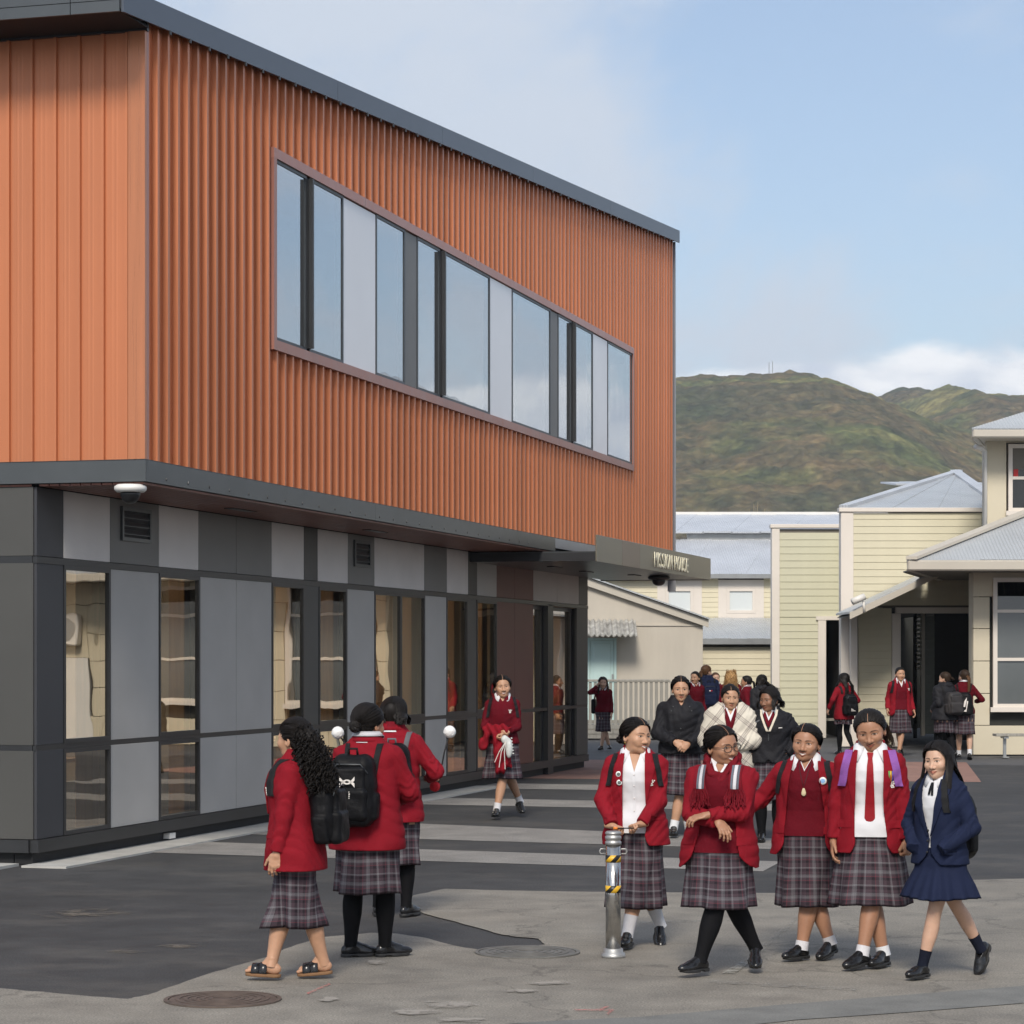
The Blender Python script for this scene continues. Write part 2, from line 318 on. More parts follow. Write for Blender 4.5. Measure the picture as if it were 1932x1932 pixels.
# --- upper floor
XU0, XU1 = 0.0, 25.3; ZU0, ZC = 3.925, 3.71
rooftop = lambda x: 8.327 + .0795 * x
BW = dict(x0=3.44, x1=21.4, z0=5.495, z1=7.48)
PITCH = .25
def tray(n, z0, z1_a, z1_b, fl=.004, rib=(.175, .186, .230, .052)):
    """one folded metal tray: a flat pan with fine flutes and a standing rib, heads cut on the slope"""
    prof = [(0, 0), (.055, 0), (.06, -fl), (.075, -fl), (.08, 0), (.10, 0), (.105, -fl), (.12, -fl), (.125, 0), (rib[0], 0), (rib[1], -rib[3]), (rib[2], -rib[3]), (.25, 0)]
    b = MB(); vs = []
    for x, y in prof: vs += [(x, y, z0), (x, y, z1_a + (z1_b - z1_a) * x / PITCH)]
    for x, y in ((.25, .012), (0, .012)): vs += [(x, y, z0), (x, y, z1_a if x == 0 else z1_b)]
    k = len(vs) // 2; b.add(vs, [(2 * i, 2 * ((i + 1) % k), 2 * ((i + 1) % k) + 1, 2 * i + 1) for i in range(k)] + [tuple(2 * i for i in range(k))[::-1], tuple(2 * i + 1 for i in range(k))])
    return b
n = 0; share = {}
x = XU0 + .055
while x + PITCH <= XU1 - .03:
    za, zb = rooftop(x) - .20, rooftop(x + PITCH) - .20
    inb = x + PITCH > BW['x0'] - .06 and x < BW['x1'] + .06
    for z0, z1a, z1b in (((ZU0, za, zb),) if not inb else ((BW['z1'] + .095, za, zb), (ZU0, BW['z0'] - .095, BW['z0'] - .095))):
        key = ('low',) if inb and z0 == ZU0 else None
        if key in share: me = share[key]
        else:
            me = tray(n, z0, z1a, z1b).mesh('cladding_panel', M['copper'])
            if key: share[key] = me
        o = link(bpy.data.objects.new('cladding_panel', me), SB); o.location = (x, -WU, 0)
    x += PITCH
sb('sheathing', M['black'], (.02, BW['x0'] - .05, -WU + .014, -WU + .1, ZU0, 8.2), (BW['x1'] + .05, XU1, -WU + .014, -WU + .1, ZU0, 9.6), (BW['x0'] - .05, BW['x1'] + .05, -WU + .014, -WU + .1, ZU0, BW['z0'] - .06), (BW['x0'] - .05, BW['x1'] + .05, -WU + .014, -WU + .1, BW['z1'] + .06, 8.25))
sb('corner_trim', M['trim_pink'], (.0, .05, -WU - .045, -WU + .01, ZU0, 8.10)); sb('corner_trim', M['copper_smooth'], (-.045, -.002, -WU - .045, -WU + .13, ZU0, 8.03))
sb('corner_trim', M['steel_light'], (XU1 - .03, XU1 + .03, -WU - .05, -WU + .1, ZU0 - .6, rooftop(XU1) - .22))
y = -WU + .135
M['copper_pan'] = copper('copper_flat_pan', (.51, .180, .080), .4, .25, .07)
me = tray(0, ZU0, 8.03, 8.03, .0010, (.214, .217, .244, .032)).mesh('cladding_panel', M['copper_pan'])
while y < 6:                                           # the short end
    o = link(bpy.data.objects.new('cladding_panel', me), SB); o.location = (0, y + PITCH, 0); o.rotation_euler = (0, 0, -math.pi / 2); y += PITCH
sb('sheathing', M['black'], (.014, .1, -WU + .12, 6.2, ZU0, 8.02)); sb('head_flashing', M['dark'], (-.03, .02, -WU - .06, 6.2, 8.032, 8.12))
sb('end_wall', M['dark_pan'], (XU1 - .2, XU1 - .03, -WU + .1, 8, 3.7, 9.9), (XU0, XU1, 7.9, 8, 3.7, 10))
# roof: deck, long fascia in lengths, the fascia over the short end
rx0, rx1 = -.72, 24.75 + .6
MB().prism([(rx0, -WU - .10, rooftop(rx0) - .06), (rx1, -WU - .10, rooftop(rx1) - .06), (rx1, -WU - .10, rooftop(rx1) - .20), (rx0, -WU - .10, rooftop(rx0) - .20)], (0, 9, 0)).build('roof', M['steel'], SB)
jx = [rx0, 5.3, 9.5, 14.2, 19.4, rx1]
for a, b in zip(jx, jx[1:]):
    MB().prism([(a + .004, -WU - .125, rooftop(a) - .235), (b - .004, -WU - .125, rooftop(b) - .235), (b - .004, -WU - .125, rooftop(b)), (a + .004, -WU - .125, rooftop(a))], (0, .024, 0)).build('roof_fascia', M['roofedge'], SB)
y = -WU - .10
for i, ln in enumerate((.5, 2.1, 2.1, 2.1)):
    z1 = rooftop(rx0); z0 = z1 - .235; b = MB()
    b.box(rx0 - .03, rx0 - .002, y + .004, y + ln - .004, z0, z0 + .105); b.box(rx0 - .03, rx0 - .002, y + .004, y + ln - .004, z0 + .112, z1); b.build('roof_fascia', M['steel'], SB); y += ln
sb('roof_soffit', M['black'], (rx0, -.035, -WU - .08, 6, 8.05, 8.06), (rx0, -.035, -WU - .08, 6, 8.066, 8.07))
bolts = MB(); x = .35
while x < 24.5: z = rooftop(x) - .245; bolts.box(x, x + .03, -WU - .14, -WU - .127, z - .03, z + .012); x += .5
o = bolts.build('roof_bracket', M['dark'], SB); tag(o, kind='stuff')
# lower fascia and timber soffit of the overhang
XC0 = T(885); XF = T(1045, WU + .03)
fx = [-.03, 6.9, 13.6, XF]
for a, b in zip(fx, fx[1:]): sb('lower_fascia', M['steel'], (a + .003, b - .003, -WU - .055, -WU - .03, ZC, ZU0 - .012))
sb('lower_fascia', M['steel_light'], (XF + .003, XU1, -WU - .055, -WU - .03, ZC + .05, ZU0 - .012))  # paler length: sky reflection on this stretch put into the colour
sb('lower_fascia', M['steel'], (-.055, -.031, -WU - .055, 6, ZC, ZU0 - .012))
sb('drip_edge', M['dark'], (-.055, XU1, -WU - .05, -WU + .05, ZU0 - .011, ZU0 - .001), (-.05, .05, -WU + .06, 6, ZU0 - .011, ZU0 - .001))
riv = MB()
for i in range(26): riv.lathe([(.016, -.004), (.014, .004)], 8, (0, 0, 0))
v = np.array(riv.v).reshape(26, -1, 3); vv = []
for i in range(26): q = v[i]; vv += [(.45 + i * .55 + a[0], -WU - .057 - a[2], ZC + .05 + a[1]) for a in q]
riv.v = vv; tag(riv.build('rivet', M['dark'], SB), kind='stuff')
nb = 10; bw = (WU - .02) / nb
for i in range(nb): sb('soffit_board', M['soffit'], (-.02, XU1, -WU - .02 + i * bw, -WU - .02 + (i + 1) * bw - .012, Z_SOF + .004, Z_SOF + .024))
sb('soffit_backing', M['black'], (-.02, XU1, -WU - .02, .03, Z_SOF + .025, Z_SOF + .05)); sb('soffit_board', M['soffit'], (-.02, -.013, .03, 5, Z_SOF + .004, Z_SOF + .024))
for px, py in ((445, 958), (700, 1010)):
    x = T(px, .5); sb('soffit_light', M['blackplastic'], (x - .35, x + .35, -.62, -.50, Z_SOF - .006, Z_SOF + .003))
# --- window band
yb = -WU - .075; yr = -WU + .05
for nm, q in (('sill', (BW['x0'] - .09, BW['x1'] + .09, yb, yr, BW['z0'] - .11, BW['z0'])), ('head', (BW['x0'] - .09, BW['x1'] + .09, yb, yr, BW['z1'], BW['z1'] + .11)), ('jamb', (BW['x0'] - .09, BW['x0'], yb, yr, BW['z0'] + .001, BW['z1'] - .001)), ('jamb', (BW['x1'], BW['x1'] + .09, yb, yr, BW['z0'] + .001, BW['z1'] - .001))):
    sb('window_band_' + nm, M['trim_pink'], q)
UW = [(517, 570, 'win'), (570, 579, 'fin'), (590, 640, 'win'), (641, 702, 'white'), (702, 757, 'win'), (757, 780, 'grey'), (780, 823, 'win'), (823, 829, 'fin'), (838, 918, 'win'), (918, 960, 'white'), (960, 1033, 'win'), (1033, 1047, 'grey'), (1047, 1072, 'win'), (1072, 1078, 'fin'), (1089, 1113, 'win'), (1113, 1141, 'white'), (1141, 1181, 'win')]
yw = -WU - .035
prev = BW['x0']
for i, (a, b, k) in enumerate(UW):
    x0 = prev; x1 = BW['x1'] if i == len(UW) - 1 else T(b, WU)
    if k == 'fin': x1 = x0 + .10
    z0, z1 = BW['z0'] + .002, BW['z1'] - .002
    if k == 'win': window_unit(x0, x1, z0, z1, M['glass_up'], yw, .036, .07, -.008, M['frame_up'])
    elif k == 'fin': sb('window_fin', M['dark'], (x0 + .03, x1 - .03, yw - .085, yw + .05, z0 + .03, z1 - .03), (x0, x0 + .028, yw - .03, yw + .05, z0 + .03, z1 - .03), (x1 - .028, x1, yw - .03, yw + .05, z0 + .03, z1 - .03))
    else: sb('wall_panel', M['upper_white' if k == 'white' else 'grey_pan'], (x0 + .008, x1 - .008, yw - .012, yw + .03, z0 + .01, z1 - .01), bev=.003)
    prev = x1
sb('room_floor', M['carpet'], (.2, 25, -WU + .2, 7.8, 3.96, 4.0)); sb('room_wall', M['inside_white'], (.2, 25, 4.5, 4.6, 4.0, 8.2)); sb('room_ceiling', M['inside_white'], (.2, 25, -WU + .12, 4.5, 7.75, 7.8))
sb('ceiling_light', M['lamp'], (12.2, 13.3, .8, 1.25, 7.70, 7.745)); sb('ceiling_light', M['lamp'], (15.6, 16.7, .8, 1.25, 7.70, 7.745))
for x in (3.3, 9.2, 15.2, 21.5): sb('partition', M['inside_white'], (x, x + .12, -.7, 4.5, 4.0, 7.75))
# --- entrance canopy with the name
XC1, WC = 24.4, 2.03; zc0, zc1 = 3.51, 3.92
jx = [XC0 + .004, T(1173, WC), T(1206, WC), XC1]
for (a, b), m in zip(zip(jx, jx[1:]), ('olive', 'taupe', 'olive')):
    sb('canopy_panel', M[m], (a + .006, b - .006, -WC - .012, -WC + .012, zc0, zc1), bev=.003)
sb('canopy_edge', M['dark'], (XC0 - .01, XC0 + .05, -WC + .013, -.02, zc0 + .01, zc0 + .14)); sb('canopy_edge', M['olive'], (XC1 - .01, XC1 + .004, -WC + .013, .1, zc0, zc1))
sb('canopy_roof', M['steel'], (XC0 + .052, XC1 - .012, -WC + .013, -.02, zc0 + .10, zc0 + .16))
nb = 8
for i in range(nb):
    w = (WC - .04) / nb; sb('canopy_soffit', M['steel'], (XC0 + .06, XC1 - .02, -WC + .014 + i * w, -WC + .014 + (i + 1) * w - .008, zc0 + .012, zc0 + .03))
for t_, y_ in ((17.3, -.8), (19.5, -.8), (21.5, -1.2)): sb('canopy_light', M['blackplastic'], (t_ - .3, t_ + .3, y_ - .06, y_ + .06, zc0 - .004, zc0 + .011))
xs0, xs1 = T(1230.5, WC), T(1296, WC); zl0 = 3.555; lh = .275
msgs = 'MISSION HOUSE'; fsz = lh / .73
widths = []
tmp = []
for ch in msgs:
    if ch == ' ': tmp.append(None); widths.append(.42); continue
    cu = bpy.data.curves.new('letter', 'FONT'); cu.body = ch; cu.size = fsz; cu.extrude = .007; cu.resolution_u = 3; cu.offset = .0
    tmp.append(cu); widths.append({'I': .28, 'M': .83, 'N': .74, 'O': .76, 'S': .66, 'H': .72, 'U': .72, 'E': .62}[ch])
tot = sum(widths) ; k = (xs1 - xs0) / tot; xx = xs0
for cu, w in zip(tmp, widths):
    if cu is not None:
        o = bpy.data.objects.new('letter', cu); COL.objects.link(o); dg = bpy.context.evaluated_depsgraph_get(); me = bpy.data.meshes.new_from_object(o.evaluated_get(dg)); bpy.data.objects.remove(o)
        vx = [v.co.x for v in me.vertices]; a0, a1 = min(vx), max(vx); sc = (w * k * .76) / (a1 - a0) if cu.body != 'I' else (w * k * .42) / (a1 - a0)
        for v in me.vertices: v.co.x = (v.co.x - (a0 + a1) / 2) * sc
        me.materials.append(M['letter']); o = link(bpy.data.objects.new('letter', me), SB)
        o.rotation_euler = (R(90), 0, 0); o.location = (xx + w * k / 2, -WC - .032, zl0 + .02)
    xx += w * k
# --- dome cameras (things that hang from the building)
def local(x, y, z): return SB.matrix_basis @ Vector((x, y, z))
SB.matrix_basis = Matrix.Translation(C0) @ Matrix.Rotation(math.atan2(.9646, .264), 4, 'Z')
def dome(px, w, z, r, shell, label):
    e = empty('security_camera', local(T(px, w), -w, z), 0, label, 'security camera', 'dome security cameras under the soffits')
    MB().lathe([(r * .8, 0), (r, -.02), (r, -.05), (r * .85, -.075)], 28).build('housing', shell, e, True)
    MB().lathe([(r * .62, -.07), (r * .62, -.10), (r * .5, -.15), (r * .25, -.18), (.005, -.185)], 28).build('dome', M['blackplastic'], e, True)
dome(246, 1.0, Z_SOF + .004, .155, M['white'], 'white rimmed dome security camera under the corner of the timber soffit')
dome(1243, 1.55, zc0 + .011, .20, M['blackplastic'], 'black dome security camera under the entrance canopy below its lettering')
# ------------------------------------------------------------------ ground
def asphalt(name, c, spk=.5, patch=.25, streak=0, rough=.85, crack=0.):
    m, nt, bs = new_mat(name)
    big = noise(nt, .35, 7, .62); mid = noise(nt, 2.2, 9, .68); fine = noise(nt, 75, 5, .7); st = noise(nt, .9, 10, .74, stretch=(.6, .9, 1))
    col = ramp(nt, big, [(.3, tuple(x * (1 - patch) for x in c)), (.7, tuple(x * (1 + patch) for x in c))])
    col = mixc(nt, 1.0, col, ramp(nt, mid, [(.28, (.70,) * 3), (.5, (1,) * 3), (.74, (1.26,) * 3)]), 'MULTIPLY')
    col = mixc(nt, 1.0, col, ramp(nt, fine, [(.32, (1 - spk,) * 3), (.5, (1,) * 3), (.68, (1 + spk * 1.3,) * 3)]), 'MULTIPLY')
    vo = nt.nodes.new('ShaderNodeTexVoronoi'); vo.feature = 'DISTANCE_TO_EDGE'; vo.inputs['Scale'].default_value = .38; vo.inputs['Randomness'].default_value = 1; tcv = nt.nodes.new('ShaderNodeTexCoord'); wv = nt.nodes.new('ShaderNodeVectorMath'); wv.operation = 'ADD'; nw = nt.nodes.new('ShaderNodeTexNoise'); nw.inputs['Scale'].default_value = 1.6; nw.inputs['Detail'].default_value = 6; nt.links.new(tcv.outputs['Object'], nw.inputs['Vector']); nt.links.new(tcv.outputs['Object'], wv.inputs[0]); nt.links.new(nw.outputs['Color'], wv.inputs[1]); nt.links.new(wv.outputs[0], vo.inputs['Vector'])
    col = mixc(nt, 1.0, col, ramp(nt, vo.outputs['Distance'], [(0, (1 - crack,) * 3), (.008, (1,) * 3)]), 'MULTIPLY')
    if streak: col = mixc(nt, ramp(nt, st, [(.50, (0,) * 3), (.72, (streak,) * 3)]), col, (.24, .21, .17))
    nt.links.new(col, bs.inputs['Base Color']); nt.links.new(ramp(nt, mid, [(.3, (rough - .12,) * 3), (.7, (rough + .08,) * 3)]), bs.inputs['Roughness'])
    bump(nt, bs, fine, .5, .006); return m
M['asphalt'] = asphalt('new_dark_asphalt', (.040, .039, .039), .6, .24, .22, crack=.12)
M['oldasphalt'] = asphalt('worn_grey_asphalt', (.215, .196, .165), .45, .16, .35, crack=.35)
M['aggregate'] = asphalt('exposed_aggregate_band', (.235, .222, .205), .8, .08)
M['terracotta'] = asphalt('terracotta_concrete', (.27, .15, .115), .2, .1)
M['backyard'] = asphalt('grey_asphalt', (.085, .085, .087), .3, .2, .1)
def sheet(name, pts, z, m, label=None, kind='structure', sub=0):
    me = bpy.data.meshes.new(name); me.from_pydata([(x, y, 0) for x, y in pts], [], [tuple(range(len(pts)))]); me.materials.append(m)
    import bmesh
    bm = bmesh.new(); bm.from_mesh(me); bmesh.ops.triangulate(bm, faces=bm.faces[:]); bmesh.ops.recalc_face_normals(bm, faces=bm.faces[:])
    if sum(f.normal.z for f in bm.faces) < 0: bmesh.ops.reverse_faces(bm, faces=bm.faces[:])
    bm.to_mesh(me); bm.free()
    o = link(bpy.data.objects.new(name, me)); o.location.z = z; tag(o, kind=kind); return o
sheet('ground', [(-900, -60), (900, -60), (1500, 2600), (-1500, 2600)], -.02, M['backyard'])
lp = lambda x, w: (lambda v: (v.x, v.y))(local(x, -w, 0))
sheet('dark_asphalt', [lp(-9, 30), lp(26, 26), lp(26, -.3), lp(-9, -.3), (-30, 15), (-20, 5), (20, 5)], -.008, M['asphalt'])
def wob(pts, amp, n=5):
    out = []
    for a, b in zip(pts, pts[1:]):
        for i in range(n):
            f = i / n; out.append((a[0] + (b[0] - a[0]) * f + random.uniform(-amp, amp) * (i > 0), a[1] + (b[1] - a[1]) * f + random.uniform(-amp, amp) * (i > 0)))
    return out + [pts[-1]]
q2 = lambda x, y: gnd(x / 1.24224, y / 1.24224)
edge = [(-200, 2300), (0, 2316), (168, 2331), (298, 2341), (348, 2331), (435, 2300), (546, 2265), (621, 2244), (683, 2219), (758, 2196), (869, 2186), (931, 2188), (1006, 2200), (1080, 2219), (1143, 2228), (1210, 2226), (1278, 2213), (1262, 2200), (1200, 2194), (1180, 2191), (1087, 2166), (994, 2141), (938, 2116), (969, 2098), (1043, 2083), (1118, 2085), (1200, 2087), (1386, 2090), (1821, 2093), (2000, 2080), (2287, 2062), (2400, 2059), (2900, 2050)]
pts = wob([q2(*e) for e in edge], .012) + [(12, 6), (-12, 6)]
sheet('worn_asphalt', pts, 0, M['oldasphalt'])
# bands of exposed aggregate crossing the dark asphalt, squared off parallel to the building
for (l0, l1, r0, r1) in (((352, 1997), (450, 1971), (1788, 2041), (1831, 2018)), ((534, 1953), (690, 1917), (1846, 1990), (1908, 1968)), ((905, 1883), (990, 1868), (2068, 1904), (2098, 1889)), ((1010, 1845), (1100, 1834), (2146, 1862), (2174, 1850))):
    sheet('paving_band', [q2(*l0), q2(*r0), q2(*r1), q2(*l1)], -.004, M['aggregate'])
o = sheet('terracotta_path', [q2(1130, 1823), q2(2300, 1832), q2(2265, 1786), q2(1380, 1780)], -.0041, M['terracotta'])
kerb = MB().box(-.2, T(905), -.42, .05, -.01, .012).build('concrete_strip', M['conc'], None); kerb.matrix_basis = SB.matrix_basis.copy(); tag(kerb, kind='structure')
kerb = MB().box(-1.1, -.05, .15, 6, -.01, .02).build('concrete_strip', M['conc'], None); kerb.matrix_basis = SB.matrix_basis.copy(); tag(kerb, kind='structure')
# lane between the worn patches near the camera
M['patch'] = asphalt('smooth_grey_patch', (.165, .163, .15), .2, .1)
sheet('asphalt_patch', wob([q2(*p) for p in ((1180, 2400), (1500, 2385), (1810, 2358), (2100, 2335), (2400, 2312))], .006) + wob([q2(*p) for p in ((2400, 2352), (2150, 2372), (1860, 2392), (1700, 2410))], .006), .004, M['patch'])
# worn paint and stains
def worn(name, c, cover=.5, scale=14, radial=False):
    m, nt, bs = new_mat(name); n = noise(nt, scale, 8, .7)
    if radial:                                             # thins out towards its own edge
        tc = nt.nodes.new('ShaderNodeTexCoord'); g = nt.nodes.new('ShaderNodeTexGradient'); g.gradient_type = 'SPHERICAL'; mp = nt.nodes.new('ShaderNodeMapping'); mp.inputs['Location'].default_value = (-1, -1, 0); mp.inputs['Scale'].default_value = (2, 2, 0); nt.links.new(tc.outputs['Generated'], mp.inputs[0]); nt.links.new(mp.outputs[0], g.inputs[0])
        ad = nt.nodes.new('ShaderNodeMath'); ad.operation = 'MULTIPLY_ADD'; nt.links.new(g.outputs['Fac'], ad.inputs[0]); ad.inputs[1].default_value = .26; nt.links.new(n, ad.inputs[2]); n = ad.outputs[0]; cover += .13
    nt.links.new(ramp(nt, n, [(cover - .08, (0,) * 3), (cover + .12, (.85,) * 3)]), bs.inputs['Alpha'])
    bs.inputs['Base Color'].default_value = (*c, 1); bs.inputs['Roughness'].default_value = .8; return m
M['wornwhite'] = worn('worn_white_paint', (.36, .35, .31), .46); M['faint'] = worn('faint_white_paint', (.30, .29, .26), .56, 20); M['pink'] = worn('pink_spray_paint', (.55, .16, .14), .5, 25); M['mortar'] = worn('spilt_mortar', (.33, .30, .26), .44, 9, True)
M['dust'] = worn('pale_dust', (.15, .13, .105), .55, 5, True)
def mark(name, m, pts, z=.008): return sheet(name, [q2(*p) for p in pts], z, m)
mark('line_marking', M['wornwhite'], ((1690, 2284), (1722, 2284), (1770, 2250), (1752, 2248)))
mark('line_marking', M['faint'], ((1752, 2248), (1770, 2250), (1890, 2140), (1880, 2138)))
mark('line_marking', M['faint'], ((1835, 2103), (1835, 2108), (2120, 2112), (2120, 2106)))
mark('line_marking', M['faint'], ((1655, 2300), (1655, 2306), (2010, 2325), (2010, 2318)))
mark('line_marking', M['faint'], ((1500, 2162), (1500, 2166), (1780, 2160), (1780, 2156)))
def blot(name, m, cx, cy, rx, ry, z=.008, n=26, seed=0):
    rr = random.Random(seed); pts = []
    for i in range(n):
        a = 2 * math.pi * i / n; k = rr.uniform(.85, 1.25); pts.append((cx + rx * k * math.cos(a), cy + ry * k * math.sin(a)))
    mark(name, m, pts, z)
blot('mortar_stain', M['mortar'], 770, 2344, 24, 7, seed=1); blot('mortar_stain', M['mortar'], 1055, 2357, 62, 9, seed=2); blot('mortar_stain', M['mortar'], 980, 2374, 60, 8, seed=3); blot('mortar_stain', M['mortar'], 885, 2257, 26, 6, seed=4); blot('mortar_stain', M['mortar'], 1080, 2392, 60, 7, seed=5)
blot('mortar_stain', M['mortar'], 1290, 2306, 52, 5, seed=6); blot('mortar_stain', M['mortar'], 1225, 2325, 40, 4, seed=8)
blot('dust_patch', M['dust'], 420, 2215, 75, 9, seed=7, z=-.003); blot('dust_patch', M['dust'], 300, 2228, 60, 6, seed=9, z=-.003); blot('dust_patch', M['dust'], 200, 2140, 130, 14, seed=11, z=-.003)
mark('spray_mark', M['pink'], ((1345, 2368), (1345, 2371), (1430, 2372), (1432, 2368))); mark('spray_mark', M['pink'], ((1420, 2378), (1426, 2382), (1440, 2370), (1434, 2368))); mark('spray_mark', M['pink'], ((1405, 2366), (1426, 2360), (1428, 2363), (1408, 2369)))
mark('spray_mark', M['pink'], ((718, 2330), (722, 2333), (775, 2310), (772, 2307)))
# manhole covers with rings
M['iron'] = plain('rusty_iron', (.13, .10, .082), .6, .3, .35, 8); M['iron2'] = plain('grey_iron', (.17, .165, .15), .6, .3, .3, 8)
def manhole(qx, qy, r, m, label):
    x, y = q2(qx, qy); e = empty('manhole_cover', (x, y, 0), 0, label, 'manhole cover', 'round manhole covers in the worn asphalt')
    MB().lathe([(r, .001), (r, .010), (r * .93, .010), (r * .93, .004)], 48, cap=False).build('frame', m, e)
    MB().lathe([(r * .91, .002), (r * .91, .008), (.01, .008)], 48).build('lid', m, e)
    for k in (.80, .66, .52, .38, .24): MB().lathe([(r * k, .0085), (r * k, .0125), (r * (k - .07), .0125), (r * (k - .07), .0085)], 40, cap=False).build('ring', m, e)
manhole(522, 2344, .345, M['iron'], 'rusty ringed manhole cover in front of the girl in sandals'); manhole(1236, 2233, .36, M['iron2'], 'grey ringed manhole cover at the tip of the dark asphalt tongue')
# ------------------------------------------------------------------ hills
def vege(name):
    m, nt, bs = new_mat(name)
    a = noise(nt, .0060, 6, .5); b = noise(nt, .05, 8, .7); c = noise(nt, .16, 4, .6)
    base = ramp(nt, a, [(.34, (.060, .080, .036)), (.44, (.10, .088, .050)), (.52, (.17, .120, .062)), (.58, (.12, .135, .050)), (.66, (.26, .215, .085)), (.74, (.14, .16, .06))])  # golden and dark patches put sun and cloud shade into the bush colours
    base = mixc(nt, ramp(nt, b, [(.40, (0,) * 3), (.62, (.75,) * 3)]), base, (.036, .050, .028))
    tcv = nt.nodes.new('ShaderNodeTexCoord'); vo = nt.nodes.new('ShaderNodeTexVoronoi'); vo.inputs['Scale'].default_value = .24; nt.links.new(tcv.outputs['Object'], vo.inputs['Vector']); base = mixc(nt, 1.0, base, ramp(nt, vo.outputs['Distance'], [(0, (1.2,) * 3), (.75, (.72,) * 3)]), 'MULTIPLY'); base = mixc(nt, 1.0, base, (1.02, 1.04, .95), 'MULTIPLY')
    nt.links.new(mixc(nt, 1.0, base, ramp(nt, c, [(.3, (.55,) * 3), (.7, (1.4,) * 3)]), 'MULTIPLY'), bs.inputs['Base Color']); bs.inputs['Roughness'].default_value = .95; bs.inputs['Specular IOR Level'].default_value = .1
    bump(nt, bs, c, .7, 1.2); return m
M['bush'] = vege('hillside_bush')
def vnoise(x, y, seed=0):
    def h(i, j): 
        v = np.sin(i * 127.1 + j * 311.7 + seed * 74.7) * 43758.5453; return v - np.floor(v)
    i, j = np.floor(x), np.floor(y); fx, fy = x - i, y - j; fx, fy = fx * fx * (3 - 2 * fx), fy * fy * (3 - 2 * fy)
    return (h(i, j) * (1 - fx) + h(i + 1, j) * fx) * (1 - fy) + (h(i, j + 1) * (1 - fx) + h(i + 1, j + 1) * fx) * fy
def hill(Y, ridge, depth, x0, x1, step, seed):
    px = np.array([r[0] for r in ridge], float); py = np.array([r[1] for r in ridge], float)
    rx = (px - CX) / F * Y; rz = EYE + (HY - py) / F * Y
    nx = int((x1 - x0) / step); ny = int(depth * 1.5 / step)
    gx, gy = np.meshgrid(np.linspace(x0, x1, nx), np.linspace(-depth, depth * .5, ny))
    top = np.interp(gx + 18 * (vnoise(gx / 90, gy / 90, seed) - .5), rx, rz)
    prof = np.where(gy < 0, .5 + .5 * np.cos(np.pi * np.clip(-gy / depth, 0, 1)), .5 + .5 * np.cos(np.pi * np.clip(gy / (depth * .9), 0, 1)))
    prof = prof ** .8
    spur = vnoise(gx / 130 + gy / 260, gy / 400, seed + 3) * 1.0 + .5 * vnoise(gx / 55 + gy / 200, gy / 160, seed + 5)
    z = top * prof - (1 - prof) * prof * 55 * (spur - .6) * 2.0
    lim = top * np.where(gy < 0, (1 + gy / Y) * (1 - .10 * (-gy / depth) ** .7), 1.0); z = np.minimum(z, lim)
    cr = vnoise(gx / 6, gy / 6, seed + 7) * 2.6 + vnoise(gx / 3, gy / 3, seed + 8) * 1.6 + vnoise(gx / 26, gy / 26, seed + 9) * 3
    z = z + cr - 3
    v = np.stack([gx, gy + Y, z], -1).reshape(-1, 3); i = np.arange(nx * ny).reshape(ny, nx)
    f = np.stack([i[:-1, :-1], i[:-1, 1:], i[1:, 1:], i[1:, :-1]], -1).reshape(-1, 4)
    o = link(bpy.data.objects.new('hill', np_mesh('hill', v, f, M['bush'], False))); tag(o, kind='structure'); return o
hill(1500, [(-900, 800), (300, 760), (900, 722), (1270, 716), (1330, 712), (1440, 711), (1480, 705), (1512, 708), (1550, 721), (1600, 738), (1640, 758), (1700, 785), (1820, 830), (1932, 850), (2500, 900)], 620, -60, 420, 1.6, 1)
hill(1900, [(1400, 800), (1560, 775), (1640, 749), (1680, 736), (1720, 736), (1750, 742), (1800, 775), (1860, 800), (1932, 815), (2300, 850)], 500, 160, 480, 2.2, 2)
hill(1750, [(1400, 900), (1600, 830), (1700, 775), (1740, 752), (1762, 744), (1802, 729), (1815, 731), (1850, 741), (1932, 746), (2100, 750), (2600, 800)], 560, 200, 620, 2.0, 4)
# masts on the ridge
M['mast'] = plain('grey_mast_steel', (.3, .3, .3), .5, .5)
for px, h in ((1451, 25), (1457.5, 27)):
    p = at(px, 712, 1495); e = empty('radio_mast', p, 0, 'thin grey radio mast on the hilltop ridge, ' + ('left of the pair' if px < 1455 else 'taller right of the pair'), 'radio mast', 'radio masts on the ridge')
    MB().tube([(0, 0, -4), (0, 0, h * .36)], .22, 6).build('pole', M['mast'], e)
# ------------------------------------------------------------------ the older cream buildings across the yard
def boardmat(name, c): return plain(name, c, .55, 0, .07, 1.2, 0)
M['cream'] = boardmat('cream_weatherboard', (.60, .555, .405)); M['yellow'] = boardmat('pale_yellow_weatherboard', (.66, .60, .435)); M['sage'] = boardmat('sage_weatherboard', (.545, .525, .385))  # recessed wing's boards: cream with the shade of the recess in the colour
M['trim'] = plain('off_white_trim', (.70, .64, .57), .5, 0, .05, 1); M['plaster'] = plain('cream_plaster', (.60, .54, .41), .8, 0, .06, .8, .15, 60); M['shed'] = plain('stained_beige_plaster', (.50, .455, .385), .85, 0, .12, .7, .15, 50, stretch=(2, 2, .5))
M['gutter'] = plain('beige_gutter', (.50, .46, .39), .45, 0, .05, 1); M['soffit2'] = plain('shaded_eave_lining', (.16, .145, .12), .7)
M['passage'] = plain('dark_passage_lining', (.022, .023, .02), .8); M['greyboard'] = plain('grey_green_cladding', (.17, .185, .165), .6)
